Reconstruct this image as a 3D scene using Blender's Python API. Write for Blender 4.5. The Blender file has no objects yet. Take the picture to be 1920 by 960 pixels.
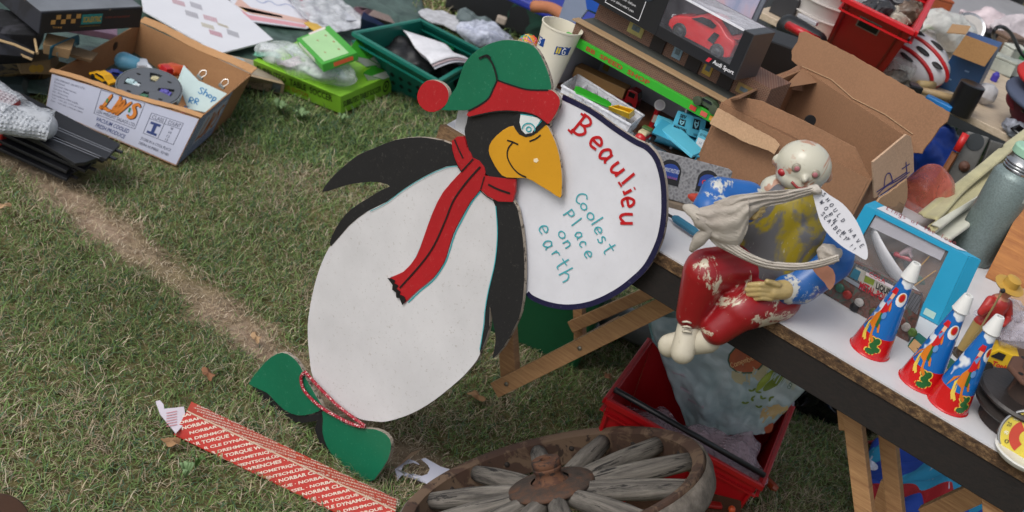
import bpy, bmesh, math, random
import numpy as np
from mathutils import Vector, Matrix, noise
random.seed(7); np.random.seed(7)
V3 = Vector
scene = bpy.context.scene
COL = scene.collection
# ------------------------------------------------------------------ camera
FPX, PITCH, ROLL, HC = 2300.0, math.radians(28), math.radians(20), 1.6
FW = V3((0, math.cos(PITCH), -math.sin(PITCH)))
R0 = V3((1, 0, 0)); D0 = V3((0, -math.sin(PITCH), -math.cos(PITCH)))
IX = R0*math.cos(ROLL) - D0*math.sin(ROLL)          # image right
IY = -R0*math.sin(ROLL) - D0*math.cos(ROLL)         # image up
EYE = V3((0, 0, HC))
cam = bpy.data.cameras.new('camera'); camo = bpy.data.objects.new('camera', cam); COL.objects.link(camo)
cam.sensor_width = 36; cam.sensor_fit = 'HORIZONTAL'; cam.lens = FPX/1920*36
cam.clip_start = .05; cam.clip_end = 500
cam.dof.use_dof = True; cam.dof.focus_distance = 2.12; cam.dof.aperture_fstop = 7.0
Mx = Matrix((IX, IY, -FW)).transposed().to_4x4(); Mx.translation = EYE
camo.matrix_world = Mx
scene.camera = camo
# ------------------------------------------------------------------ world, sun, exposure
SUN_EL, SUN_AZ = math.radians(52), math.radians(-138)     # azimuth from +Y towards +X
w = bpy.data.worlds.new('World'); scene.world = w; w.use_nodes = True
nt = w.node_tree; bgn = nt.nodes['Background']
sky = nt.nodes.new('ShaderNodeTexSky'); sky.sky_type = 'NISHITA'; sky.sun_disc = False
sky.sun_elevation = SUN_EL; sky.sun_rotation = SUN_AZ; sky.dust_density = 4.0; sky.air_density = 1.0
hs = nt.nodes.new('ShaderNodeHueSaturation'); hs.inputs['Saturation'].default_value = .38
nt.links.new(sky.outputs[0], hs.inputs['Color']); nt.links.new(hs.outputs[0], bgn.inputs['Color'])
bgn.inputs['Strength'].default_value = .12
sl = bpy.data.lights.new('sun', 'SUN'); sl.energy = .9; sl.angle = math.radians(28); sl.color = (1, .96, .9)
so = bpy.data.objects.new('sun', sl); COL.objects.link(so)
sdir = V3((math.sin(SUN_AZ)*math.cos(SUN_EL), math.cos(SUN_AZ)*math.cos(SUN_EL), math.sin(SUN_EL)))
so.rotation_euler = sdir.to_track_quat('Z', 'Y').to_euler(); so.location = sdir*20
scene.view_settings.view_transform = 'Standard'; scene.view_settings.look = 'None'
scene.view_settings.gamma = 1; scene.view_settings.use_curve_mapping = False
scene.view_settings.exposure = 0.45
# ------------------------------------------------------------------ geometry helpers
def ray(x, y):
    dx = x-960; dy = y-480
    return FW*FPX + IX*dx - IY*dy
def P(x, y, z=0.0):
    d = ray(x, y); return EYE + d*((z-HC)/d.z)
def PY(x, y, Y):
    d = ray(x, y); return EYE + d*(Y/d.y)
def Q(p):
    a = p-EYE; f = a.dot(FW); return (960+a.dot(IX)/f*FPX, 480-a.dot(IY)/f*FPX)
class Pl:
    """a plane in the scene; called with a photo pixel it gives the point of the plane seen there"""
    def __init__(s, O, n):
        s.O = V3(O); s.n = V3(n).normalized()
        if s.n.dot(EYE-s.O) < 0: s.n = -s.n
    def __call__(s, x, y, lift=0.0):
        d = ray(x, y); t = (s.O-EYE).dot(s.n)/d.dot(s.n)
        return EYE + d*t + s.n*lift
class Fr:
    def __init__(s, O, U=(1, 0, 0), V=None, W=(0, 0, 1)):
        s.O = V3(O); s.W = V3(W).normalized(); s.U = V3(U); s.U = (s.U-s.W*s.U.dot(s.W)).normalized()
        s.V = s.W.cross(s.U) if V is None else V3(V).normalized()
    def __call__(s, a, b, c=0.0): return s.O + s.U*a + s.V*b + s.W*c
    def front(s, d=0): return Pl(s(0, d, 0), -s.V)
    def top(s, h): return Pl(s(0, 0, h), s.W)
    def side(s, a): return Pl(s(a, 0, 0), s.U)
    def sub(s, a, b, c, rz=0, rx=0, ry=0):
        U, V, W = s.U, s.V, s.W
        for ang, ax in ((rz, W), (rx, U), (ry, V)):
            if ang:
                R = Matrix.Rotation(math.radians(ang), 3, ax); U, V, W = R@U, R@V, R@W
        return Fr(s(a, b, c), U, V, W)
def frp(A, B, z):
    """horizontal frame with its front edge through two pixels lying at height z; returns frame (origin at z) and length"""
    a = P(*A, z); b = P(*B, z); return Fr(a, b-a), (b-a).length
def rz(O, deg): 
    return Fr(O, (math.cos(math.radians(deg)), math.sin(math.radians(deg)), 0))
def hgt(base, x, y):
    best = min((abs(Q(base+V3((0, 0, h/400)))[0]-x)+abs(Q(base+V3((0, 0, h/400)))[1]-y), h/400) for h in range(0, 400))
    return best[1]
def mpp(p): return (p-EYE).dot(FW)/FPX
ORI = {}
class MB:
    def __init__(s): s.v = []; s.f = []
    def add(s, vs, fs):
        o = len(s.v); s.v += [V3(q) for q in vs]; s.f += [tuple(i+o for i in f) for f in fs]; return s
    def hexa(s, p): return s.add(p, [(3, 2, 1, 0), (4, 5, 6, 7), (0, 1, 5, 4), (1, 2, 6, 5), (2, 3, 7, 6), (3, 0, 4, 7)])
    def box(s, F, a0, a1, b0, b1, c0, c1, tx=0, ty=0):
        return s.hexa([F(a0, b0, c0), F(a1, b0, c0), F(a1, b1, c0), F(a0, b1, c0), F(a0-tx, b0-ty, c1), F(a1+tx, b0-ty, c1), F(a1+tx, b1+ty, c1), F(a0-tx, b1+ty, c1)])
    def prism(s, pts, off):
        n = len(pts); nrm = sum(((pts[i]-pts[0]).cross(pts[(i+1) % n]-pts[0]) for i in range(1, n-1)), V3((0, 0, 0)))
        if nrm.dot(off) > 0: pts = pts[::-1]
        return s.add(list(pts)+[p+off for p in pts], [tuple(range(n)), tuple(range(2*n-1, n-1, -1))]+[(i+n, (i+1) % n+n, (i+1) % n, i) for i in range(n)])
    def tube(s, pts, r, n=8, flat=None):
        pts = [V3(p) for p in pts]; k = len(pts)
        rs = r if isinstance(r, (list, tuple)) else [r]*k
        up = None; rings = []
        for i in range(k):
            t = (pts[min(i+1, k-1)]-pts[max(i-1, 0)]).normalized()
            if up is None: up = t.orthogonal().normalized()
            else: up = (up-t*up.dot(t)).normalized()
            sd = t.cross(up)
            rings.append([pts[i]+(up*math.cos(2*math.pi*j/n)+sd*math.sin(2*math.pi*j/n))*rs[i] for j in range(n)])
        vs = [q for g in rings for q in g]
        fs = [(i*n+j, i*n+(j+1) % n, (i+1)*n+(j+1) % n, (i+1)*n+j) for i in range(k-1) for j in range(n)]
        fs += [tuple(range(n-1, -1, -1)), tuple((k-1)*n+j for j in range(n))]
        return s.add(vs, fs)
    def lathe(s, F, prof, n=28, close=True):
        k = len(prof); vs = []
        for r, z in prof:
            for j in range(n):
                a = 2*math.pi*j/n; vs.append(F(r*math.cos(a), r*math.sin(a), z))
        fs = [(i*n+j, i*n+(j+1) % n, (i+1)*n+(j+1) % n, (i+1)*n+j) for i in range(k-1) for j in range(n)]
        if close: fs += [tuple(range(n-1, -1, -1)), tuple((k-1)*n+j for j in range(n))]
        return s.add(vs, fs)
    def ell(s, F, c, r, nu=16, nv=10):
        C = F(*c) if not isinstance(c, Vector) else c
        if not isinstance(r, (tuple, list)): r = (r, r, r)
        vs = [C-F.W*r[2]]
        for i in range(1, nv):
            p = -math.pi/2+math.pi*i/nv
            for j in range(nu):
                a = 2*math.pi*j/nu
                vs.append(C+F.U*(r[0]*math.cos(p)*math.cos(a))+F.V*(r[1]*math.cos(p)*math.sin(a))+F.W*(r[2]*math.sin(p)))
        vs.append(C+F.W*r[2]); m = len(vs)-1
        fs = [(0, 1+(j+1) % nu, 1+j) for j in range(nu)]
        fs += [(1+i*nu+j, 1+i*nu+(j+1) % nu, 1+(i+1)*nu+(j+1) % nu, 1+(i+1)*nu+j) for i in range(nv-2) for j in range(nu)]
        fs += [(m, 1+(nv-2)*nu+j, 1+(nv-2)*nu+(j+1) % nu) for j in range(nu)]
        return s.add(vs, fs)
    def caps(s, a, b, r0, r1, n=14):
        """rounded tapered limb"""
        a = V3(a); b = V3(b); t = (b-a); L = t.length; t.normalize(); pts = []; rs = []
        for i in range(5):
            q = math.pi/2*i/5; pts.append(a-t*r0*math.cos(q)); rs.append(max(1e-4, r0*math.sin(q)))
        for i in range(6):
            q = math.pi/2*i/5; pts.append(b+t*r1*math.sin(q)); rs.append(max(1e-4, r1*math.cos(q)))
        pts[4:5] = [pts[4], a]; rs[4:5] = [rs[4], r0]
        return s.tube(pts, rs, n)
    def sheet(s, fn, nu, nv):
        vs = [fn(i/nu, j/nv) for j in range(nv+1) for i in range(nu+1)]
        return s.add(vs, [(j*(nu+1)+i, j*(nu+1)+i+1, (j+1)*(nu+1)+i+1, (j+1)*(nu+1)+i) for j in range(nv) for i in range(nu)])
    def ribbon(s, pts, wd, nrm, taper=False):
        k = len(pts); vs = []
        for i in range(k):
            t = (pts[min(i+1, k-1)]-pts[max(i-1, 0)]).normalized(); sd = nrm.cross(t).normalized()
            h = wd/2*(1 if not taper else (.45+.55*math.sin(math.pi*(i+.4)/(k-.2))))
            vs += [pts[i]+sd*h, pts[i]-sd*h]
        return s.add(vs, [(2*i, 2*i+1, 2*i+3, 2*i+2) for i in range(k-1)])
    def build(s, name, mat, parent=None, smooth=False, bevel=0, solid=0, sub=0, remesh=0, auto=False, offset=-1):
        if parent is not None: o = ORI[parent.name]
        else:
            xs = [q.x for q in s.v]; ys = [q.y for q in s.v]
            o = V3(((min(xs)+max(xs))/2, (min(ys)+max(ys))/2, min(q.z for q in s.v)))
        me = bpy.data.meshes.new(name); me.from_pydata([q-o for q in s.v], [], s.f); me.update()
        ob = bpy.data.objects.new(name, me); COL.objects.link(ob)
        if mat is not None: me.materials.append(mat)
        if parent is not None: ob.parent = parent
        else: ob.location = o
        ORI[ob.name] = o
        if remesh:
            m = ob.modifiers.new('r', 'REMESH'); m.mode = 'VOXEL'; m.voxel_size = remesh; m.use_smooth_shade = True
            m = ob.modifiers.new('s', 'SMOOTH'); m.iterations = 4; smooth = True
        if smooth: me.polygons.foreach_set('use_smooth', [True]*len(me.polygons))
        if solid: m = ob.modifiers.new('t', 'SOLIDIFY'); m.thickness = solid; m.offset = offset
        if bevel:
            m = ob.modifiers.new('b', 'BEVEL'); m.width = bevel; m.segments = 2; m.limit_method = 'ANGLE'; m.angle_limit = math.radians(40)
        if sub: m = ob.modifiers.new('u', 'SUBSURF'); m.levels = sub; m.render_levels = sub
        if auto: me.set_sharp_from_angle(angle=math.radians(35))
        return ob
def tag(o, label, cat, group=None, kind=None):
    if label: o['label'] = label
    if cat: o['category'] = cat
    if group: o['group'] = group
    if kind: o['kind'] = kind
    return o
def thing(name, label, cat, loc, group=None):
    o = bpy.data.objects.new(name, None); COL.objects.link(o); o.location = V3(loc); o.empty_display_size = .05
    ORI[o.name] = V3(loc); return tag(o, label, cat, group)
def struct(o): o['kind'] = 'structure'; return o
def dup(root, loc, rotz=0, label=None):
    r = root.copy(); COL.objects.link(r); r.location = V3(loc); r.rotation_euler = (0, 0, rotz); ORI[r.name] = V3(loc)
    if label: r['label'] = label
    for ch in list(root.children):
        c = ch.copy(); COL.objects.link(c); c.parent = r
        for g in ch.children:
            d = g.copy(); COL.objects.link(d); d.parent = c
    return r
def smoothpts(pts, k=4, closed=False):
    n = len(pts); out = []
    rng = range(n) if closed else range(n-1)
    for i in rng:
        if closed: a, b, c, d = (pts[(i+q) % n] for q in (-1, 0, 1, 2))
        else: a, b, c, d = pts[max(i-1, 0)], pts[i], pts[i+1], pts[min(i+2, n-1)]
        for j in range(k):
            t = j/k
            out.append(tuple(.5*(2*b[m]+(c[m]-a[m])*t+(2*a[m]-5*b[m]+4*c[m]-d[m])*t*t+(3*b[m]-a[m]-3*c[m]+d[m])*t**3) for m in range(len(b))))
    if not closed: out.append(tuple(pts[-1]))
    return out
def sm3(pts, k=4): return [V3(p) for p in smoothpts([tuple(p) for p in pts], k)]
# ------------------------------------------------------------------ materials
def lin(h):
    h = h.lstrip('#'); c = [int(h[i:i+2], 16)/255 for i in (0, 2, 4)]
    return tuple((x/12.92 if x <= .04045 else ((x+.055)/1.055)**2.4) for x in c)+(1,)
MC = {}
class NT:
    def __init__(s, name):
        s.m = bpy.data.materials.new(name); s.m.use_nodes = True; s.t = s.m.node_tree; s.b = s.t.nodes['Principled BSDF']
        s.tc = s.n('ShaderNodeTexCoord').outputs['Object']
    def n(s, t, **k):
        x = s.t.nodes.new(t)
        for a, b in k.items(): setattr(x, a, b)
        return x
    def l(s, a, b): s.t.links.new(a, b)
    def map(s, sc=(1, 1, 1), rot=(0, 0, 0)):
        m = s.n('ShaderNodeMapping'); m.inputs['Scale'].default_value = sc; m.inputs['Rotation'].default_value = rot
        s.l(s.tc, m.inputs[0]); return m.outputs[0]
    def noise(s, scale, detail=5, rough=.6, vec=None, dist=0):
        x = s.n('ShaderNodeTexNoise'); x.inputs['Scale'].default_value = scale; x.inputs['Detail'].default_value = detail
        x.inputs['Roughness'].default_value = rough; x.inputs['Distortion'].default_value = dist
        s.l(vec or s.tc, x.inputs['Vector']); return x.outputs['Fac']
    def ramp(s, fac, stops):
        r = s.n('ShaderNodeValToRGB'); e = r.color_ramp.elements
        while len(e) < len(stops): e.new(.5)
        for q, (p, c) in zip(e, stops): q.position = p; q.color = c if len(c) == 4 else tuple(c)+(1,)
        s.l(fac, r.inputs[0]); return r.outputs[0]
    def mix(s, f, a, b, mode='MIX'):
        m = s.n('ShaderNodeMix', data_type='RGBA', blend_type=mode)
        for i, x in ((0, f), (6, a), (7, b)):
            if hasattr(x, 'is_linked'): s.l(x, m.inputs[i])
            else: m.inputs[i].default_value = x
        return m.outputs[2]
    def bump(s, h, st, dist=.002):
        b = s.n('ShaderNodeBump'); b.inputs['Strength'].default_value = st; b.inputs['Distance'].default_value = dist
        s.l(h, b.inputs['Height']); s.l(b.outputs[0], s.b.inputs['Normal'])
    def out(s, col, rough=.6, metal=0, spec=.5):
        if hasattr(col, 'is_linked'): s.l(col, s.b.inputs['Base Color'])
        else: s.b.inputs['Base Color'].default_value = col
        s.b.inputs['Roughness'].default_value = rough; s.b.inputs['Metallic'].default_value = metal
        s.b.inputs['Specular IOR Level'].default_value = spec
        return s.m
BW = lambda v: (v, v, v, 1)
def mat(h, rough=.55, var=.18, vs=12, bump=.15, bs=120, metal=0, spec=.5, speck=0, sheen=0):
    key = (h, rough, var, vs, bump, bs, metal, spec, speck, sheen)
    if key in MC: return MC[key]
    t = NT('m_'+h.strip('#')); c = lin(h)
    d = tuple(x*(1-var) for x in c[:3])+(1,); b = tuple(min(1, x*(1+var*.6)) for x in c[:3])+(1,)
    n1 = t.noise(vs, 6, .65); col = t.ramp(n1, [(.3, d), (.7, b)])
    if speck:
        n2 = t.noise(bs*1.2, 3, .5); f = t.ramp(n2, [(.62, BW(0)), (.72, BW(speck))])
        col = t.mix(f, col, lin('6a5c48'))
    if bump: t.bump(t.noise(bs, 4, .6), bump)
    m = t.out(col, rough, metal, spec)
    if sheen: t.b.inputs['Sheen Weight'].default_value = sheen
    MC[key] = m; return m
def worn(h1, h2, amt=.5, sc=14, rough=.4, h3=None):
    """paint h1 flaked to h2"""
    key = ('worn', h1, h2, amt, sc, rough, h3)
    if key in MC: return MC[key]
    t = NT('worn_'+h1); n = t.noise(sc, 8, .72, dist=.6); f = t.ramp(n, [(1-amt-.015, BW(0)), (1-amt+.015, BW(1))])
    base = t.mix(t.ramp(t.noise(6, 4), [(.35, BW(0)), (.7, BW(1))]), lin(h1), tuple(x*.7 for x in lin(h1)[:3])+(1,))
    if h3: base = t.mix(t.ramp(t.noise(sc*.6, 5, .6, dist=1), [(.48, BW(0)), (.54, BW(1))]), base, lin(h3))
    col = t.mix(f, base, lin(h2))
    fine = t.ramp(t.noise(sc*9, 5, .8), [(.66, BW(0)), (.7, BW(.7))]); col = t.mix(fine, col, lin(h2))
    t.bump(f, .25, .001); m = t.out(col, rough); MC[key] = m; return m
def wood(h1, h2, scale=(3, 40, 40), rough=.6, rot=(0, 0, 0), bump=.3):
    key = ('wood', h1, h2, scale, rough, rot)
    if key in MC: return MC[key]
    t = NT('wood_'+h1); v = t.map(scale, rot); n = t.noise(3, 8, .7, v, .8)
    col = t.mix(t.ramp(n, [(.32, BW(0)), (.68, BW(1))]), lin(h1), lin(h2))
    t.bump(n, bump, .002); m = t.out(col, rough); MC[key] = m; return m
def film(h='ffffff', alpha=.25, rough=.12, bump=.6, bs=25, bubbles=False):
    """thin clear plastic"""
    key = ('film', h, alpha, rough, bump, bs, bubbles)
    if key in MC: return MC[key]
    t = NT('film_'+h); m = t.out(lin(h), rough); t.b.inputs['Alpha'].default_value = alpha
    if bubbles:
        v = t.n('ShaderNodeTexVoronoi'); v.inputs['Scale'].default_value = 105; v.inputs['Randomness'].default_value = .15; t.l(t.tc, v.inputs['Vector'])
        f = t.ramp(v.outputs['Distance'], [(.1, BW(1)), (.55, BW(0))]); t.bump(f, 1.0, .004)
        a = t.ramp(t.noise(30, 5, .7), [(.3, BW(alpha*.7)), (.75, BW(min(1, alpha*1.35)))]); t.l(a, t.b.inputs['Alpha'])
    else:
        t.bump(t.noise(bs, 6, .6, dist=1.2), bump, .01)
        a = t.ramp(t.noise(bs*.7, 6, .65, dist=1), [(.35, BW(alpha*.55)), (.7, BW(min(1, alpha*1.7)))]); t.l(a, t.b.inputs['Alpha'])
    MC[key] = m; return m
def card(h='a07c5c', dark=.25, corr=None):
    key = ('card', h, dark, corr)
    if key in MC: return MC[key]
    t = NT('card_'+h); c = lin(h); v = t.map((1, 1, 1)); n = t.noise(7, 7, .6, v)
    fib = t.noise(260, 3, .6); col = t.mix(t.ramp(n, [(.3, BW(0)), (.7, BW(1))]), tuple(x*(1-dark) for x in c[:3])+(1,), c)
    col = t.mix(t.ramp(fib, [(.4, BW(0)), (.65, BW(.3))]), col, tuple(min(1, x*1.35) for x in c[:3])+(1,))
    cr = t.ramp(t.noise(9, 3, .5, dist=2.5), [(.485, BW(0)), (.5, BW(1)), (.515, BW(0))])
    wv = t.n('ShaderNodeTexWave'); wv.inputs['Scale'].default_value = 90; wv.inputs['Distortion'].default_value = .6; t.l(t.map((1, .5, .15)), wv.inputs[0]); hgt_ = t.mix(.12, wv.outputs['Fac'], cr); col = t.mix(t.ramp(t.noise(3.5, 6, .7), [(.45, BW(0)), (.75, BW(.35))]), col, tuple(x*.72 for x in c[:3])+(1,)); t.bump(hgt_, .16, .0012); m = t.out(col, .85, 0, .2); MC[key] = m; return m
def cloth(h, h2=None, sc=60, rough=.9):
    return mat(h, rough, .25, 8, .3, 300, 0, .2, 0, .3)
def plain(h, rough=.6): return mat(h, rough, .08, 20, 0, 100)
WHITE = 'd4d4d6'
# ------------------------------------------------------------------ writing
def text3(s, O, U, V, N, m, parent, bold=0.0, lift=.0007, clip=None, space=1.0, shear=0, name='lettering', align='LEFT'):
    cu = bpy.data.curves.new('t', 'FONT'); cu.body = s; cu.resolution_u = 2; cu.offset = bold; cu.space_line = space; cu.shear = shear; cu.align_x = align
    ob = bpy.data.objects.new('t', cu); me0 = bpy.data.meshes.new_from_object(ob)
    n = len(me0.vertices); co = np.zeros(n*3); me0.vertices.foreach_get('co', co); co = co.reshape(-1, 3)
    mn = co.min(0); mx = co.max(0); q = (co[:, :2]-mn[:2])/(mx[:2]-mn[:2])
    N = V3(N).normalized()
    vs = [O+U*float(a)+V*float(b)+N*lift for a, b in q]
    mb = MB(); mb.v = vs; mb.f = [tuple(p.vertices) for p in me0.polygons]
    bpy.data.objects.remove(ob); bpy.data.meshes.remove(me0); bpy.data.curves.remove(cu)
    if clip:
        bm = bmesh.new(); bv = [bm.verts.new(v) for v in mb.v]
        for f in mb.f:
            try: bm.faces.new([bv[i] for i in f])
            except Exception: pass
        for co_, no_ in clip:
            g = bm.verts[:]+bm.edges[:]+bm.faces[:]
            bmesh.ops.bisect_plane(bm, geom=g, plane_co=co_, plane_no=no_, clear_outer=True, dist=1e-6)
        bm.verts.index_update(); mb.v = [v.co.copy() for v in bm.verts]; mb.f = [tuple(v.index for v in f.verts) for f in bm.faces]; bm.free()
        if not mb.v: return None
    return mb.build(name, m, parent)
def text(s, pl, bl, br, tl, m, parent, lift=.0008, **k):
    """writing on a plane of the scene: bottom-left, bottom-right and top-left corners of its box, as seen in the photo"""
    O = pl(*bl); return text3(s, O, pl(*br)-O, pl(*tl)-O, pl.n, m, parent, lift=lift, **k)
def patch(pl, pts, m, parent, name, lift=.0006, thick=.0005, smooth=0, **k):
    if smooth: pts = smoothpts(pts, smooth, True)
    return MB().prism([pl(x, y, lift-thick) for x, y in pts], pl.n*thick).build(name, m, parent, **k)
def stroke(mb, pl, pts, wpx, lift, taper=False):
    pts = smoothpts(pts, 5); q = [pl(x, y, lift) for x, y in pts]
    mb.ribbon(q, wpx*mpp(q[0]), pl.n, taper)
SF = {  # simple hand lettering: strokes in a unit box, y up
 'C': [[(.9, .85), (.5, 1), (.1, .7), (.1, .3), (.5, 0), (.9, .15)]], 'o': [[(.5, .65), (.12, .5), (.1, .2), (.45, 0), (.85, .15), (.88, .48), (.5, .66)]],
 'l': [[(.5, 1.1), (.5, 0)]], 'e': [[(.12, .36), (.85, .38), (.75, .62), (.4, .7), (.1, .4), (.3, .05), (.85, .08)]],
 's': [[(.8, .6), (.4, .7), (.2, .5), (.75, .25), (.5, 0), (.1, .08)]], 't': [[(.5, 1), (.5, .1), (.8, 0)], [(.1, .65), (.9, .65)]],
 'p': [[(.2, .7), (.2, -.4)], [(.2, .6), (.7, .7), (.85, .35), (.5, .02), (.2, .1)]], 'P': [[(.2, 1), (.2, 0)], [(.2, .95), (.8, .9), (.8, .55), (.2, .45)]],
 'a': [[(.8, .55), (.4, .7), (.1, .35), (.35, 0), (.75, .25)], [(.82, .65), (.8, .15), (.98, 0)]], 'c': [[(.85, .55), (.45, .7), (.1, .35), (.4, 0), (.85, .12)]],
 'n': [[(.15, .7), (.15, 0)], [(.15, .45), (.5, .7), (.82, .5), (.85, 0)]], 'r': [[(.2, .7), (.2, 0)], [(.2, .4), (.5, .68), (.85, .62)]],
 'h': [[(.15, 1.1), (.15, 0)], [(.15, .4), (.5, .62), (.82, .4), (.85, 0)]], 'u': [[(.15, .7), (.15, .2), (.4, 0), (.8, .25)], [(.82, .7), (.82, 0)]],
 'B': [[(.15, 1), (.15, 0)], [(.0, 1), (.55, 1), (.82, .8), (.55, .53), (.15, .52)], [(.55, .53), (.92, .3), (.6, .0), (0, 0)]], 'i': [[(.5, .68), (.5, 0)], [(.5, .9), (.5, 1.02)]],
 'S': [[(.85, .85), (.5, 1), (.15, .78), (.8, .3), (.5, 0), (.1, .15)]], 'H': [[(.15, 1), (.15, 0)], [(.85, 1), (.85, 0)], [(.15, .5), (.85, .5)]], 'O': [[(.5, 1), (.1, .6), (.15, .15), (.5, 0), (.88, .3), (.85, .8), (.5, 1)]],
 'U': [[(.15, 1), (.15, .2), (.5, 0), (.85, .2), (.85, 1)]], 'L': [[(.2, 1), (.2, 0), (.85, 0)]], 'D': [[(.2, 1), (.2, 0)], [(.1, 1), (.7, .85), (.88, .5), (.7, .1), (.1, 0)]],
 'A': [[(.1, 0), (.5, 1), (.9, 0)], [(.25, .35), (.75, .35)]], 'V': [[(.1, 1), (.5, 0), (.9, 1)]], 'E': [[(.85, 1), (.2, 1), (.2, 0), (.85, 0)], [(.2, .52), (.75, .52)]],
 'W': [[(0, 1), (.25, 0), (.5, .8), (.75, 0), (1, 1)]], 'R': [[(.2, 0), (.2, 1), (.8, .85), (.7, .5), (.2, .5), (.9, 0)]], 'N': [[(.15, 0), (.15, 1), (.85, 0), (.85, 1)]],
 'M': [[(.05, 0), (.15, 1), (.5, .3), (.85, 1), (.95, 0)]], 'Y': [[(.1, 1), (.5, .5)], [(.9, 1), (.3, 0)]], 'T': [[(.5, 1), (.5, 0)], [(.05, 1), (.95, 1)]], '!': [[(.5, 1), (.5, .35)], [(.5, .12), (.5, 0)]], ' ': [],
 'g': [[(.82, .55), (.45, .7), (.1, .35), (.4, 0), (.8, .2)], [(.84, .68), (.84, -.3), (.2, -.35)]], 'f': [[(.8, 1), (.45, .9), (.45, 0)], [(.15, .6), (.75, .6)]], 'w': [[(.05, .7), (.25, 0), (.5, .5), (.75, 0), (.95, .7)]],
 'G': [[(.85, .85), (.5, 1), (.12, .6), (.3, .05), (.85, .1), (.85, .45), (.5, .45)]], 'I': [[(.5, 1), (.5, 0)]], 'K': [[(.2, 1), (.2, 0)], [(.85, 1), (.2, .45), (.85, 0)]], 'Z': [[(.1, 1), (.9, 1), (.1, 0), (.9, 0)]],
}
def letters(pl, items, wpx, m, parent, lift=.001, taper=False, name='lettering'):
    """items: (char, cx, cy, width px, height px, angle in degrees clockwise)"""
    mb = MB(); k = 0
    for ch, cx, cy, wd, ht, ang in items:
        ca, sa = math.cos(math.radians(ang)), math.sin(math.radians(ang))
        for st in SF[ch]:
            q = []
            for x, y in st:
                a = (x-.5)*wd; b = -(y-.5)*ht; q.append((cx+a*ca-b*sa, cy+a*sa+b*ca))
            stroke(mb, pl, q, wpx, lift+.00012*(k % 5), taper); k += 1
    return mb.build(name, m, parent)
def line_letters(s, x0, y0, x1, y1, wd, ht, ang=None):
    n = len(s); a = math.degrees(math.atan2(y1-y0, x1-x0)) if ang is None else ang
    return [(c, x0+(x1-x0)*i/max(1, n-1), y0+(y1-y0)*i/max(1, n-1), wd, ht, a) for i, c in enumerate(s) if c != ' ']
# ------------------------------------------------------------------ ground
SOIL = [P(x, y) for x, y in ((-60, 230), (20, 290), (110, 350), (200, 425), (330, 520), (430, 602), (530, 680), (650, 790), (790, 868), (860, 940), (1000, 1050))]
def seg_dist(X, Y):
    d = np.full(X.shape, 9.)
    for a, b in zip(SOIL[:-1], SOIL[1:]):
        ax, ay, bx, by = a.x, a.y, b.x, b.y; L = (bx-ax)**2+(by-ay)**2
        t = np.clip(((X-ax)*(bx-ax)+(Y-ay)*(by-ay))/L, 0, 1); d = np.minimum(d, np.hypot(X-ax-t*(bx-ax), Y-ay-t*(by-ay)))
    return d
def vnoise(X, Y, s, seed=0):
    return np.array([noise.noise(V3((float(x)*s, float(y)*s, seed))) for x, y in zip(X.ravel(), Y.ravel())]).reshape(X.shape)
gx = np.concatenate([[-300, -60, -15, -6], np.linspace(-3, 4, 150), [7, 15, 60, 300]])
gy = np.concatenate([[-300, -60, -10, -2], np.linspace(.6, 8, 150), [12, 25, 80, 300]])
GX, GY = np.meshgrid(gx, gy); ng = len(gx)
gz = vnoise(GX, GY, 2.2)*.008-.006
me = bpy.data.meshes.new('ground')
me.from_pydata(list(zip(GX.ravel(), GY.ravel(), gz.ravel())), [], [(j*ng+i, j*ng+i+1, (j+1)*ng+i+1, (j+1)*ng+i) for j in range(len(gy)-1) for i in range(ng-1)])
at = me.attributes.new('soil', 'FLOAT', 'POINT')
at.data.foreach_set('value', (np.clip(1.45-seg_dist(GX, GY)/.05+vnoise(GX, GY, 14, 3)*.9, 0, 1)*(.4+.6*np.clip(.75-vnoise(GX, GY, 3.5, 8)*1.5, 0, 1))).ravel())
go = bpy.data.objects.new('ground', me); COL.objects.link(go); struct(go)
t = NT('ground_soil'); a = t.n('ShaderNodeAttribute'); a.attribute_name = 'soil'
c1 = t.mix(t.ramp(t.noise(18, 8, .7), [(.35, BW(0)), (.65, BW(1))]), lin('38371f'), lin('7c7350'))
c2 = t.mix(t.ramp(t.noise(45, 8, .75), [(.35, BW(0)), (.68, BW(1))]), lin('86705e'), lin('bda894'))
t.bump(t.noise(60, 8, .7), .8, .01); me.materials.append(t.out(t.mix(a.outputs['Fac'], c1, c2), .95, 0, .1))
NOGRASS = []      # footprints of things that press the grass down
def keepout(*pts, k=1.0):
    cx, cy = sum(p.x for p in pts)/len(pts), sum(p.y for p in pts)/len(pts); NOGRASS.append([(cx+(p.x-cx)*k, cy+(p.y-cy)*k-(.012 if k > 1 else 0)) for p in pts])
def in_poly(X, Y, poly):
    c = np.zeros(X.shape, bool); n = len(poly)
    for i in range(n):
        x0, y0 = poly[i]; x1, y1 = poly[(i+1) % n]
        with np.errstate(divide='ignore', invalid='ignore'):
            c ^= ((y0 > Y) != (y1 > Y)) & (X < (x1-x0)*(Y-y0)/(y1-y0+1e-12)+x0)
    return c
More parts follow.
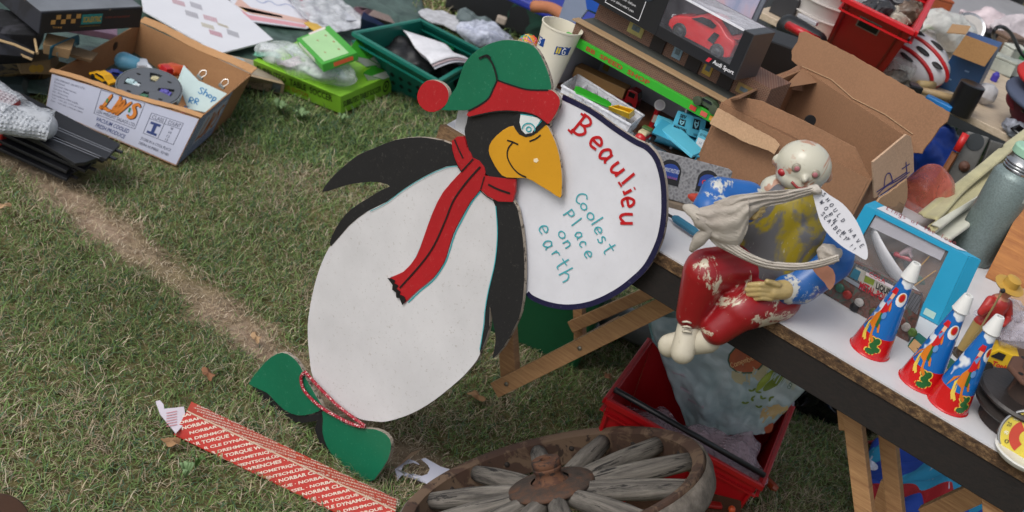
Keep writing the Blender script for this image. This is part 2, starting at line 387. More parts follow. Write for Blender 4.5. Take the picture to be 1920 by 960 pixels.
def blades(N, x0, x1, y0, y1, wlo, whi, hlo, hhi, name, dry, strip=False):
    X = np.random.uniform(x0, x1, N); Y = np.random.uniform(y0, y1, N)
    # keep what a camera near this one could see
    dx, dy, dz = X, Y, np.full(N, -HC)
    f = dy*FW.y+dz*FW.z; u = (dx*IX.x+dy*IX.y+dz*IX.z)/f*FPX; v = (dx*IY.x+dy*IY.y+dz*IY.z)/f*FPX
    k = (np.abs(u) < 1120) & (np.abs(v) < 620) & (f > .3)
    for poly in NOGRASS: k &= ~in_poly(X, Y, poly)
    X, Y = X[k], Y[k]
    sd = seg_dist(X, Y)+vnoise(X, Y, 9, 3)*.02; bare = np.clip(1.5-sd/.05+vnoise(X, Y, 14, 3)*.6, 0, 1)
    k = (np.random.rand(len(X)) > bare*(.94 if not dry else .25)) if not strip else (np.random.rand(len(X)) < bare*(.35+.9*np.clip(vnoise(X, Y, 11, 4)+.3, 0, 1)))
    X, Y, bare = X[k], Y[k], bare[k]
    n = len(X); cl = vnoise(X, Y, 7, 5); cl2 = vnoise(X, Y, 2.1, 9)
    h = np.random.uniform(hlo, hhi, n)*(1+.55*cl)*(1-.4*bare); wd = np.random.uniform(wlo, whi, n)
    az = np.random.uniform(0, 2*np.pi, n)+cl*2.5; lean = np.random.uniform(.5, 1.5, n)*(1 if not dry else 1.15)
    lx, ly = np.cos(az), np.sin(az); fa = az+np.random.uniform(.8, 2.2, n); sx, sy = np.cos(fa), np.sin(fa)
    z0 = np.full(n, -.004)
    def pt(t, bend):
        r = h*t*np.sin(np.minimum(lean*bend, 1.5)); z = h*t*np.cos(np.minimum(lean*bend, 1.5)); return X+lx*r, Y+ly*r, z0+np.maximum(z, .002+.006*t)
    a = pt(0, .3); b = pt(.55, .7); c = pt(1, 1.12)
    vv = np.empty((n, 5, 3))
    for i, (p, s, q) in enumerate(((a, 1, 1), (a, -1, 1), (b, 1, .8), (b, -1, .8), (c, 0, 0))):
        vv[:, i, 0] = p[0]+sx*wd*.5*s*q; vv[:, i, 1] = p[1]+sy*wd*.5*s*q; vv[:, i, 2] = p[2]
    me = bpy.data.meshes.new(name); me.vertices.add(n*5); me.vertices.foreach_set('co', vv.ravel())
    base = np.arange(n)*5
    loops = np.stack([base, base+1, base+3, base+2, base+2, base+3, base+4], 1).ravel()
    me.loops.add(n*7); me.loops.foreach_set('vertex_index', loops.astype(np.int32))
    me.polygons.add(n*2); st = np.empty(n*2, np.int32); st[0::2] = np.arange(n)*7; st[1::2] = np.arange(n)*7+4
    tot = np.empty(n*2, np.int32); tot[0::2] = 4; tot[1::2] = 3
    me.polygons.foreach_set('loop_start', st); me.polygons.foreach_set('loop_total', tot); me.update(calc_edges=True)
    r = np.random.rand(n)
    green = np.array([[.11, .19, .06], [.165, .26, .08], [.225, .32, .12], [.28, .33, .15], [.1, .175, .105]])
    straw = np.array([[.48, .4, .27], [.38, .3, .2], [.58, .5, .38], [.28, .22, .15]])
    gcol = green[np.random.randint(0, 5, n)]*(1+.35*cl2[:, None]); scol = straw[np.random.randint(0, 4, n)]
    pd = np.clip((.1 if not dry else .85)+.55*cl2+.35*cl+bare*.6, .04, 1)
    cc = np.where((r < pd)[:, None], scol, gcol)*np.random.uniform(.75, 1.25, (n, 1))
    ca = me.color_attributes.new('col', 'FLOAT_COLOR', 'POINT'); full = np.ones((n, 5, 4)); full[:, :, :3] = cc[:, None, :]
    ca.data.foreach_set('color', full.ravel())
    ob = bpy.data.objects.new(name, me); COL.objects.link(ob)
    t = NT('blade_'+name); at = t.n('ShaderNodeAttribute'); at.attribute_name = 'col'
    m = t.out(at.outputs['Color'], .75, 0, .12)
    tr = t.n('ShaderNodeBsdfTranslucent'); t.l(at.outputs['Color'], tr.inputs[0]); mx = t.n('ShaderNodeMixShader'); mx.inputs[0].default_value = .3
    t.l(t.b.outputs[0], mx.inputs[1]); t.l(tr.outputs[0], mx.inputs[2]); t.l(mx.outputs[0], t.t.nodes['Material Output'].inputs[0])
    me.materials.append(m); return ob
# ------------------------------------------------------------------ the stall table
T = .74
TA = P(838, 233, T); TB = P(1960, 897, T)
FT = Fr(TA, TB-TA); TL = (TB-TA).length
BKL = P(1095, 92, T); 
tb_a = (BKL-TA).dot(FT.U); tb_b = (BKL-TA).dot(FT.V)
print('TABLE', TL, 'skew', tb_a, 'depth', tb_b)
table = thing('trestle_table', 'long white topped chipboard table with a dark stained front rail, carrying the toys', 'table', (TA.x+.5, TA.y, 0))
dpt = .8
top = MB().prism([FT(0, 0, -.003), FT(TL, 0, -.003), FT(TL, dpt, -.003), FT(tb_a*dpt/tb_b, dpt, -.003)], V3((0, 0, .003)))
t = NT('white_top'); sc = t.ramp(t.noise(38, 9, .8, t.map((1, 4, 1), (0, 0, .5))), [(.68, BW(0)), (.73, BW(1))])
col = t.mix(t.ramp(t.noise(5, 6), [(.3, BW(0)), (.7, BW(1))]), lin('b9b9bb'), lin('cdcdd0')); col = t.mix(sc, col, lin('6e675c'))
topm = t.out(col, .45)
top.build('white_surface', topm, table)
t = NT('chip_edge'); n = t.noise(140, 8, .8, t.map((.35, 1, 1))); col = t.ramp(n, [(.3, lin('1c140e')), (.5, lin('59412a')), (.7, lin('a5855c'))]); t.bump(n, 1, .006)
chipm = t.out(col, .9)
MB().prism([FT(.0, -.004, -.022), FT(TL, -.004, -.022), FT(TL, dpt, -.022), FT(tb_a*dpt/tb_b, dpt, -.022)], V3((0, 0, .0188))).build('chipboard_panel', chipm, table)
apm = wood('0a0807', '1c1410', (3, 60, 60), .8, (0, 0, 0))
MB().box(FT, .02, TL, -.001, .02, -.082, -.0225).build('front_rail', apm, table, bevel=.002)
MB().box(FT, .5, TL, .6, .62, -.082, -.0225).build('back_rail', apm, table, bevel=.002)
MB().prism([FT(-.006, -.012, -.03), FT(.045, -.012, -.03), FT(.06, .05, -.03), FT(.015, .05, -.03)], V3((0, 0, .029))).build('broken_corner', wood('4a3725', '86694a', (10, 60, 60), .9), table)
def pboard(pa, pb, wd, th, m, name, parent, ya=0):
    """a flat board between two points, wide face towards the front"""
    d = (pb-pa); n = FT.V; s = d.cross(n).normalized()
    MB().hexa([pa-s*wd/2-n*th/2, pb-s*wd/2-n*th/2, pb+s*wd/2-n*th/2, pa+s*wd/2-n*th/2, pa-s*wd/2+n*th/2, pb-s*wd/2+n*th/2, pb+s*wd/2+n*th/2, pa+s*wd/2+n*th/2]).build(name, m, parent, bevel=.0015)
pine = wood('8a6444', 'b0895f', (4, 4, 60), .45); pine2 = wood('9a6a44', 'c39a6e', (4, 4, 60), .5)
def PF(x, y, d=.0): return Pl(FT(0, d, 0), FT.V)(x, y)      # a point in the upright plane d behind the table's front edge
tr1 = thing('folding_trestle', 'folding pine trestle with bolted diagonal boards, under the table behind the penguin', 'trestle', V3((PF(948, 728, .14).x, PF(948, 728, .14).y, 0)), 'trestles under the table')
e0, e1 = PF(930, 730, .12), PF(1285, 552, .12)
pboard(e0, e1, .033, .016, pine, 'brace', tr1); 
l0, l1 = PF(958, 712, .142), PF(945, 520, .142); pboard(l0, l1, .036, .02, pine, 'leg', tr1)
b0, b1 = PF(1072, 612, .55), PF(1300, 512, .55); pboard(b0, b1, .028, .018, pine, 'rear_brace', tr1)
q0 = PF(1088, 640, .57); pboard(q0, PF(1084, 470, .57), .024, .02, pine, 'rear_leg', tr1)
pboard(PF(1060, 655, .2), PF(1165, 598, .45), .02, .012, pine2, 'tie_bar', tr1)
nb = -FT.V
for x, y in ((950, 720), (1087, 653)):
    c = PF(x, y, .109); MB().lathe(Fr(c, FT.U, W=nb), [(.0045, 0), (.0045, .002), (.001, .003)], 10).build('bolt', mat('9a9a98', .3, .1, metal=1), tr1)
tr2 = thing('folding_trestle', 'folding pine trestle with two upright legs in front of the bright blue cloth', 'trestle', V3((PF(1620, 960, .14).x, PF(1620, 960, .14).y, 0)), 'trestles under the table')
def foot(a, b, z=0):   # extends a line through two points down to height z
    d = b-a; return a+d*((z-a.z)/d.z)
a, b = PF(1596, 745, .1), PF(1622, 960, .1); pboard(a, foot(a, b), .03, .02, pine, 'leg', tr2)
a, b = PF(1586, 735, .125), PF(1592, 805, .125); pboard(a, b, .03, .018, pine, 'leg_block', tr2)
a, b = PF(1661, 775, .16), PF(1680, 960, .16); pboard(a, foot(a, b), .028, .02, pine, 'leg', tr2)
pboard(PF(1735, 968, .2), PF(1850, 915, .2), .036, .018, pine, 'brace', tr2)
pboard(PF(1876, 890, .03), foot(PF(1876, 890, .03), PF(1880, 960, .03)), .055, .016, pine2, 'end_panel', tr2)
pboard(PF(1650, 960, .3), PF(1668, 905, .3), .03, .012, pine2, 'tie_bar', tr2)
# ------------------------------------------------------------------ the penguin board
fa, fb = P(475, 733), P(693, 905)
ex = .22; tt = (ex-TA.x)/(TB.x-TA.x); E = TA+(TB-TA)*tt - FT.V*.036; E.z = T
dAB = (fb-fa).normalized(); PN = dAB.cross(E-fa).normalized()
pp = Pl(fa, PN)
def g(s, k=0):
    v = [float(q) for q in s.replace(';', ' ').replace(',', ' ').split()]; v = list(zip(v[::2], v[1::2]))
    return smoothpts(v, k, True) if k else v
pen = thing('penguin_sign', 'large painted penguin cutout in green hat and red scarf with round white sign', 'sign', V3((fa.x*.5+fb.x*.5, fa.y*.5+fb.y*.5, 0)))
def board(pts, front, th, m, name, par=pen, **k):
    th = min(th, .009)
    o = MB().prism([pp(x, y, front-th) for x, y in pts], pp.n*th).build(name, m, par, bevel=.0005, **k)
    o.data.materials.append(plyedge); n = len(pts)
    for q in list(o.data.polygons)[2:]: q.material_index = 1      # sawn plywood edge
    return o
plyedge = worn('a3988a', '4a4038', .45, 60, .8)
def paint(h, h2=None, dirt=.5, rough=.5, name='paint'):
    t = NT(name+h); c = lin(h); n = t.noise(6, 7, .6); col = t.mix(t.ramp(n, [(.3, BW(0)), (.7, BW(1))]), tuple(x*.8 for x in c[:3])+(1,), c)
    sp = t.ramp(t.noise(150, 4, .8), [(.61, BW(0)), (.65, BW(dirt))]); col = t.mix(sp, col, lin(h2 or '54483c'))
    sp2 = t.ramp(t.noise(13, 10, .85), [(.6, BW(0)), (.72, BW(dirt*.7))]); col = t.mix(sp2, col, lin(h2 or '8a8074'))
    br = t.noise(6, 5, .7, t.map((30, 6, 6), (0, .4, 0))); t.bump(br, .12, .003)
    return t.out(col, rough)
wpaint = paint('cdccce', '8a8176', .5); gpaint = paint('12684a', '5f9a80', .3, .4); rpaint = paint('a81a22', 'c0605e', .35, .42)
kpaint = paint('17171a', '5a5652', .35, .55); ypaint = paint('cf951e', 'a8741c', .35, .45); navy = paint('17163a', '6a6a80', .4, .4)
signw = paint('d6d7de', 'b8b6b4', .25, .35)
teal = plain('2f9aa2', .5); ink = plain('101012', .5); inkr = plain('b3141d', .4)
disc = g('1040,176 1101,206 1144,237 1184,262 1210,275 1229,299 1240,338 1243,380 1241,421 1232,460 1210,503 1184,530 1149,556 1105,576 1061,583 1022,578 991,565 975,545 955,480 935,390 930,310 975,240 1030,205', 0)
dsm = smoothpts(disc[:18], 4)+disc[18:]
rb = board(dsm, -.012, .012, signw, 'round_board')
mb = MB(); edge = smoothpts(g('1048,183 1101,210 1144,241 1182,266 1207,279 1225,301 1236,338 1239,380 1237,420 1228,458 1207,500 1181,527 1147,552 1104,572 1061,579 1023,574 993,562 982,552'), 4)
mb.ribbon([pp(x, y, -.0112) for x, y in edge], 8.5*mpp(fa), pp.n); mb.build('navy_border', navy, rb)
body = g('859,309 837,311 797,329 758,353 726,377 691,394 655,422 623,456 603,493 588,541 578,596 577,635 580,668 586,706 607,735 640,766 673,785 700,790 727,790 773,775 815,750 857,716 880,693 900,664 908,615 911,580 916,545 928,493 932,438 930,386 935,360 905,330', 3)
board(body, 0, .012, wpaint, 'body_panel')
lw = g('604,360 619,337 639,317 671,291 706,276 742,262 782,257 813,260 847,270 870,300 859,310 837,312 797,330 758,354 726,378 691,395 655,423 621,462 623,442 639,414 659,392 691,371 718,355 731,349 718,343 695,341 659,345 631,353', 2)
board(lw, .0012, .0125, kpaint, 'wing')
rw = g('926,372 963,376 975,410 981,446 984,493 983,541 977,585 964,616 945,650 925,672 927,657 930,635 927,615 922,590 919,575 918,612 910,640 900,662 903,640 909,608 911,580 917,545 929,493 933,438 929,386', 2)
board(rw, .0012, .0125, kpaint, 'wing')
hd = g('883,213 923,205 955,203 990,205 1012,212 1031,230 1028,242 1000,290 984,318 966,338 942,339 926,335 908,322 886,296 877,268 872,246 876,230', 3)
head = board(hd, .002, .013, kpaint, 'head')
bk = g('965,235 947,243 926,263 920,281 926,299 939,321 954,332 991,333 1013,345 1035,358 1054,370 1057,355 1057,324 1052,289 1044,263 1036,246 1028,233 1017,242 1004,250 987,252 974,244', 2)
beak = board(bk, .0065, .006, ypaint, 'beak')
eb = g('962,220 970,240 978,251 990,256 1001,254 1012,247 1022,238 1031,229 1022,220 1000,212 980,210')
eye = patch(pp, eb, kpaint, head, 'eye_socket', .0075)
patch(pp, g('981,214 996,216 1020,221 1013,233 1002,248 990,250 983,243 979,228'), paint('d8dcdc', 'b0b0b0', .2), head, 'eye', .0083)
mb = MB()
for r, a0, a1, w_ in ((12, 180, 380, 2.2), (4.5, 0, 360, 2.4)):
    stroke(mb, pp, [(997+r*math.cos(math.radians(a0+(a1-a0)*i/12)), 241+r*.95*math.sin(math.radians(a0+(a1-a0)*i/12))) for i in range(13)], w_, .009+.0001*r)
stroke(mb, pp, [(981, 213), (996, 215), (1021, 221), (1012, 235)], 1.6, .0088)
mb.build('iris', teal, head)
mb = MB()
for pts, w_ in (([(955, 262), (965, 265), (976, 270)], 3.2), ([(966, 266), (957, 278), (956, 294), (965, 312), (978, 325), (991, 331)], 3), ([(997, 264), (1009, 259), (1018, 252)], 3)):
    stroke(mb, pp, pts, w_, .0073, False)
mb.build('mouth_line', ink, beak)
patch(pp, g('1005,297 1011,295 1014,300 1010,304 1005,302'), plain('e2d2b0'), beak, 'filled_nail_hole', .0072)
sc1 = g('849,264 871,255 877,276 889,298 868,321 856,300', 2); sc2 = g('888,295 910,313 910,331 902,355 884,377 865,410 851,438 841,470 833,493 813,521 786,543 766,562 757,569 752,558 746,556 745,546 738,541 739,532 731,521 758,509 782,481 797,442 813,398 833,359 865,323', 2)
sc3 = g('910,329 940,333 969,335 968,359 963,378 936,377 916,367 902,354', 1)
sf = MB().prism([pp(x, y, -.001) for x, y in sc2], pp.n*.004).build('scarf', rpaint, pen)
for s_ in (sc1, sc3): MB().prism([pp(x, y, -.001) for x, y in s_], pp.n*.0045).build('scarf_wrap', rpaint, sf)
mb = MB()
for pts, w_ in (([(903, 312), (877, 341), (853, 375), (837, 414), (817, 458), (793, 493), (752, 539)], 3.4), ([(855, 261), (863, 280), (871, 296)], 3.4), ([(918, 345), (936, 354), (959, 362)], 4), ([(890, 297), (868, 321)], 3), ([(911, 330), (904, 354)], 2.6), ([(847, 268), (856, 300), (868, 322)], 2), ([(903, 356), (916, 368), (936, 378), (963, 379)], 2)):
    stroke(mb, pp, pts, w_, .0045)
mb.build('scarf_line', ink, sf)
patch(pp, g('729,520 737,521 744,525 742,530 750,534 746,540 754,546 752,551 761,555 764,562 757,571 752,558 746,557 745,547 738,542 739,533'), ink, sf, 'scarf_fringe', .0048)
mb = MB()
stroke(mb, pp, [(864, 325), (833, 362), (812, 400), (796, 444), (780, 483), (757, 511), (733, 520)], 2, .0008)
stroke(mb, pp, [(903, 357), (885, 379), (867, 412), (853, 440), (843, 472), (834, 495), (814, 524), (788, 546), (766, 567)], 2.6, .001)
stroke(mb, pp, [(931, 386), (934, 438), (929, 493), (917, 545), (911, 580), (908, 612), (901, 655)], 2, .0024)
stroke(mb, pp, [(860, 311), (837, 314), (797, 332), (758, 356), (726, 380), (695, 396)], 1.4, .0024)
mb.build('teal_outline', teal, pen)
hat = board(g('832,205 841,192 849,178 860,162 868,138 875,119 890,101 912,86 936,77 958,74 982,77 998,82 1012,93 1023,113 1032,135 1037,154 1037,168 1020,169 996,168 966,161 940,150 933,161 923,183 906,196 885,205 863,206', 2), .0075, .008, gpaint, 'hat')
board(g('883,209 906,197 923,184 933,163 940,149 966,160 996,167 1031,167 1043,170 1053,181 1055,194 1047,213 1034,231 1027,227 1012,216 990,209 955,206 923,209 885,218', 2), .009, .008, rpaint, 'hat_brim')
board([(817+29*math.cos(a_)*(1+.04*math.cos(2*a_+1)), 179+30*math.sin(a_)*(1+.03*math.cos(3*a_))) for a_ in [math.pi*i/16 for i in range(32)]], .0085, .009, rpaint, 'pompom')
mb = MB()
for pts, w_ in (([(904, 109), (916, 104), (924, 110), (931, 122), (936, 138), (938, 150)], 4.2), ([(938, 150), (931, 165), (922, 183), (905, 196), (884, 207)], 3.4), ([(938, 149), (966, 159), (996, 167), (1034, 168)], 3), ([(884, 219), (923, 210), (955, 207), (990, 210), (1012, 217), (1030, 230)], 2.4), ([(910, 106), (919, 103), (926, 108)], 4)):
    stroke(mb, pp, pts, w_, .0098)
mb.build('hat_line', ink, hat)
lf = g('471,714 490,689 511,668 532,660 550,668 565,685 577,710 596,743 607,764 586,775 561,778 536,768 515,748 502,735 473,722', 2)
rf = g('609,766 648,793 682,802 707,804 727,814 736,831 730,860 711,889 696,902 665,889 632,860 615,835 607,810 608,785', 2)
for f_ in (lf, rf): board(f_, .004, .013, gpaint, 'foot')
board(g('470,716 502,736 515,750 536,770 561,779 586,777 607,766 612,773 594,789 561,794 527,778 509,761 484,742'), .0015, .01, kpaint, 'foot_sole')
board(g('609,770 596,786 591,806 602,835 623,860 657,889 690,904 697,900 665,887 632,860 616,835 609,810'), .0015, .01, kpaint, 'foot_sole')
t = NT('bungee'); ck = t.n('ShaderNodeTexChecker'); ck.inputs['Scale'].default_value = 260; ck.inputs[1].default_value = lin('8e1226'); ck.inputs[2].default_value = lin('d8b9b6'); t.l(t.tc, ck.inputs[0])
mixc = t.mix(t.ramp(t.noise(300, 2), [(.42, BW(0)), (.46, BW(1))]), ck.outputs[0], lin('8e1226')); bung = t.out(mixc, .8)
for pts in ([(577, 694), (607, 727), (640, 759), (673, 784), (690, 796)], [(575, 697), (570, 708), (577, 731), (605, 759), (640, 780), (673, 795), (690, 797)]):
    MB().tube([pp(x, y, .009) for x, y in smoothpts(pts, 5)], .0034, 8).build('bungee_cord', bung, pen, smooth=True)
# writing on the round sign
letters(pp, [('B', 1087, 238, 26, 37, 39), ('e', 1115, 266, 25, 33, 44), ('a', 1134, 289, 24, 34, 50), ('u', 1155, 316, 25, 32, 52), ('l', 1171, 338, 20, 28, 50), ('i', 1175, 360, 17, 22, 62), ('e', 1176, 381, 21, 34, 82), ('u', 1174, 413, 25, 34, 90)], 5.6, inkr, rb, -.0108)
for a_, b_ in (((1059, 244), (1067, 252)), ((1083, 214), (1091, 220)), ((1154, 343), (1160, 352)), ((1163, 360), (1166, 368))):
    mb = MB(); stroke(mb, pp, [a_, ((a_[0]+b_[0])/2, (a_[1]+b_[1])/2), b_], 4.5, -.0101); mb.build('letter_serif', inkr, rb)
teal2 = plain('3f9ea8', .5)
letters(pp, [('C', 1084, 374, 18, 22, 58), ('o', 1091, 388, 15, 17, 58), ('o', 1104, 406, 16, 19, 58), ('l', 1113, 417, 12, 24, 57), ('e', 1118, 433, 16, 19, 60), ('s', 1125, 451, 15, 20, 58), ('t', 1137, 468, 19, 26, 58),
 ('P', 1061, 404, 16, 21, 55), ('l', 1074, 419, 12, 22, 52), ('a', 1081, 442, 14, 18, 60), ('c', 1089, 459, 13, 17, 60), ('e', 1099, 478, 15, 19, 60),
 ('o', 1050, 441, 16, 18, 58), ('n', 1059, 459, 15, 18, 60), ('e', 1016, 431, 18, 24, 60), ('a', 1024, 459, 17, 24, 62), ('r', 1038, 478, 16, 18, 52), ('t', 1049, 496, 19, 27, 58), ('h', 1057, 519, 22, 27, 62)], 2.6, teal2, rb, -.0107)
# ------------------------------------------------------------------ more helpers for boxes
def boxp(bl, br, TL_, TR_, BR_, BL_, z0, z1):
    """eight corners of a real box from its front bottom edge at height z0 and its four top corners at height z1"""
    a, b = P(*bl, z0), P(*br, z0); d, e = P(*TR_, z1), P(*BR_, z1)
    c = Pl3(a, b, d)(*TL_); f = Pl3(c, d, e)(*BL_)          # keep the front and the lid flat
    return [a, b, b+(e-d), a+(f-c), c, d, e, f]
def box8(fr_, w_, d_, h_, lean=0):
    return [fr_(0, 0), fr_(w_, 0), fr_(w_, d_), fr_(0, d_), fr_(0, 0, h_), fr_(w_, 0, h_), fr_(w_, d_, h_), fr_(0, d_, h_)]
def Pl3(a, b, c): return Pl(a, (b-a).cross(c-a))
def faces8(p): return dict(front=Pl3(p[0], p[1], p[5]), top=Pl3(p[4], p[5], p[6]), right=Pl3(p[1], p[2], p[6]), left=Pl3(p[0], p[3], p[7]))
def ctr(p): 
    c = sum(p[:4], V3((0, 0, 0)))/4; return c
def solidbox(name, p, m, label, cat, group=None, bevel=.002, parent=None):
    o = MB().hexa(p).build(name, m, parent, bevel=bevel)
    return tag(o, label, cat, group) if label else o
def lerp(a, b, t): return a*(1-t)+b*t
def facepatch(p4, u0, u1, v0, v1, m, parent, name, lift=.0008):
    """rectangle on a face given by corners bl, br, tr, tl with fractions"""
    bl, br, tr_, tl = p4; q = lambda u, v: lerp(lerp(bl, br, u), lerp(tl, tr_, u), v)
    n = (br-bl).cross(tl-bl).normalized()
    if n.dot(EYE-bl) < 0: n = -n
    pts = [q(u0, v0)+n*(lift-.0005), q(u1, v0)+n*(lift-.0005), q(u1, v1)+n*(lift-.0005), q(u0, v1)+n*(lift-.0005)]
    return MB().prism(pts, n*.0005).build(name, m, parent)
def facetext(s, p4, u0, u1, v0, v1, m, parent, lift=.0009, **k):
    bl, br, tr_, tl = p4; q = lambda u, v: lerp(lerp(bl, br, u), lerp(tl, tr_, u), v)
    n = (br-bl).cross(tl-bl).normalized()
    if n.dot(EYE-bl) < 0: n = -n
    O = q(u0, v0); return text3(s, O, q(u1, v0)-O, q(u0, v1)-O, n, m, parent, lift=lift, **k)
FRONT = lambda p: (p[0], p[1], p[5], p[4])
TOPF = lambda p: (p[4], p[5], p[6], p[7])
RIGHT = lambda p: (p[1], p[2], p[6], p[5])
LEFT = lambda p: (p[3], p[0], p[4], p[7])
def wall(a, b, c, d, th, m, name, parent, bevel=.0006):
    """a board of even thickness with the outline a b c d"""
    n = (b-a).cross(d-a).normalized()
    return MB().prism([a, b, c, d], n*th).build(name, m, parent, bevel=bevel)
def opentray(p, th, mout, parent, names=('front_wall', 'side_wall', 'rear_wall', 'side_wall', 'base'), inward=True):
    c = ctr(p); res = []
    quads = [(p[0], p[1], p[5], p[4]), (p[1], p[2], p[6], p[5]), (p[2], p[3], p[7], p[6]), (p[3], p[0], p[4], p[7]), (p[0], p[3], p[2], p[1])]
    for k, (q, nm) in enumerate(zip(quads, names)):
        n = (q[1]-q[0]).cross(q[3]-q[0]).normalized(); mid = sum(q, V3((0, 0, 0)))/4
        if n.dot(sum(p, V3((0, 0, 0)))/8-mid) < 0: n = -n
        q = list(q)
        if k in (0, 2):   # butt the long walls between the side walls
            u = (q[1]-q[0]).normalized()*th*1.05; q = [q[0]+u, q[1]-u, q[2]-u, q[3]+u]
        if k == 4: q = [x+V3((0, 0, .0008)) for x in q]
        m = mout[nm] if isinstance(mout, dict) else mout
        res.append(MB().prism(q, n*th).build(nm, m, parent, bevel=.0005))
    return res
def crumple(p, amp, sc, seed=0):
    q = V3(p)*sc+V3((seed, seed*.7, 0)); return V3(noise.noise_vector(q))*amp + V3(noise.noise_vector(q*2.6))*amp*.45
def blob(F, r, amp, sc, seed=0, nu=40, nv=26):
    m = MB().ell(F, (0, 0, 0), r, nu, nv); m.v = [q+crumple(q, amp, sc, seed) for q in m.v]; return m
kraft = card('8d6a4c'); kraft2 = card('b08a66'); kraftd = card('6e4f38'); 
# ------------------------------------------------------------------ the groundsheet and what lies on it
t = NT('tarp'); v = t.noise(10, 7, .6, dist=1.5); col = t.mix(t.ramp(v, [(.3, BW(0)), (.7, BW(1))]), lin('22362f'), lin('4c625a')); t.bump(v, .5, .02); tarpm = t.out(col, .42)
tp = [P(x, y) for x, y in ((-260, 120), (60, 180), (190, 190), (478, 132), (560, 95), (700, 95), (790, 60), (762, -30), (560, -140), (-100, -80))]
cx_ = sum(tp, V3((0, 0, 0)))/len(tp)
mb = MB(); N_ = 60; rings = []
bd = [V3(q) for q in smoothpts([tuple(q) for q in tp], 12, True)]
for j in range(30):
    s_ = 1-j/29.
    rings.append([lerp(cx_, q, s_) for q in bd])
vs = []
for g_ in rings:
    for q in g_:
        vs.append(V3((q.x, q.y, .010+.012*noise.noise(q*5)+.008*noise.noise(q*13))))
nb_ = len(bd); mb.add(vs, [(j*nb_+i, j*nb_+(i+1) % nb_, (j+1)*nb_+(i+1) % nb_, (j+1)*nb_+i) for j in range(29) for i in range(nb_)])
tag(mb.build('groundsheet', tarpm, smooth=True, solid=.001, offset=-1), 'dark green plastic groundsheet spread on the grass behind the salad box', 'groundsheet'); keepout(*tp)
def flatcard(name, px, z, th, m, label, cat, group=None, tilt=0, bevel=.0004):
    pts = [P(x, y, z) for x, y in px]
    if tilt:
        pts = [q+V3((0, 0, tilt*i)) for i, q in enumerate(pts)]
    o = MB().prism(pts, V3((0, 0, th))).build(name, m, bevel=bevel); return tag(o, label, cat, group) if label else o
sheetm = mat('d3d4da', .35, .04, 5, .05, 60)
bdt = thing('picture_board', 'large white mounted drawing with faint pink sketches lying flat on the groundsheet', 'picture', P(380, 50))
bp = [P(x, y, .03) for x, y in ((262, -20), (268, 22), (412, 103), (512, 77), (396, -25))]
MB().prism([q for q in bp], V3((0, 0, .006))).build('board_panel', sheetm, bdt, bevel=.0006)
bpl = Pl(bp[0]+V3((0, 0, .006)), (0, 0, 1))
for k, (x, y, w_, h_, c) in enumerate(((335, 2, 24, 9, 'b79aa2'), (368, 8, 22, 10, 'a7a6ae'), (360, 24, 24, 10, 'a4a3aa'), (395, 32, 26, 9, 'b898a0'), (390, 46, 24, 8, 'b4afa2'), (405, 60, 24, 9, 'b58f99'), (437, 60, 22, 10, 'a3a3aa'), (418, 45, 20, 5, 'bdb5a6'))):
    mb = MB()
    for i in range(6):
        xx = x-w_/2+w_*i/6; mb.ribbon([bpl(xx, y-h_/2+i*1.2, .0006), bpl(xx+1.5, y+i*1.2, .0006), bpl(xx+3, y+h_/2+i*1.2, .0006)], .006, bpl.n)
    mb.build('sketch', plain(c), bdt)
gr = thing('chart_sheet', 'white sheet printed with yellow and pink bands and blue scribble on the groundsheet', 'paper', P(510, 20))
gp = [P(x, y, .022) for x, y in ((426, -10), (447, 33), (465, 41), (575, 55), (600, 42), (575, -20))]
MB().prism(gp, V3((0, 0, .003))).build('sheet', mat('cfd0d8', .5, .05), gr)
gpl = Pl(gp[0]+V3((0, 0, .003)), (0, 0, 1))
for pts, c in ((((440, 8), (470, 26), (580, 46), (584, 40), (470, 14), (448, -4)), 'c9a69a'), (((452, 18), (466, 28), (575, 47), (572, 52), (462, 36)), 'c98f98'), (((446, 12), (460, 22), (530, 34), (528, 30), (462, 15)), 'd0ab6c')):
    patch(gpl, pts, plain(c), gr, 'printed_band', .0007)
mb = MB(); stroke(mb, gpl, [(480, 0), (492, 6), (505, 2), (520, 10), (538, 8), (552, 16)], 2, .0008); mb.build('scribble', plain('6f83b5'), gr)
# jigsaw box
pz = boxp((408, 178), (532, 178), (410, 128), (534, 158), (500, 118), (408, 98), 0, .045)
pz[0] = P(395, 150, 0); pz[1] = P(531, 178, 0); pz[2] = pz[1]+(pz[6]-pz[5]); pz[3] = pz[0]+(pz[7]-pz[4])
o = solidbox('puzzle_box', pz, mat('bba487', .55, .12, 10), 'beige jigsaw box with a hazy landscape lid behind the salad box', 'box'); keepout(*pz[:4], k=1.08)
facepatch(TOPF(pz), .05, .95, .1, .92, mat('a99c8c', .5, .3, 14), o, 'lid_picture'); facepatch(TOPF(pz), .05, .5, .55, .92, mat('9ab0b8', .5, .2, 20), o, 'lid_picture', .0012)
facepatch(FRONT(pz), .82, .95, .15, .85, mat('6b7078', .5, .5, 60), o, 'end_picture'); facetext('PUZZLE', FRONT(pz), .45, .7, .35, .6, plain('5a4a3a'), o)
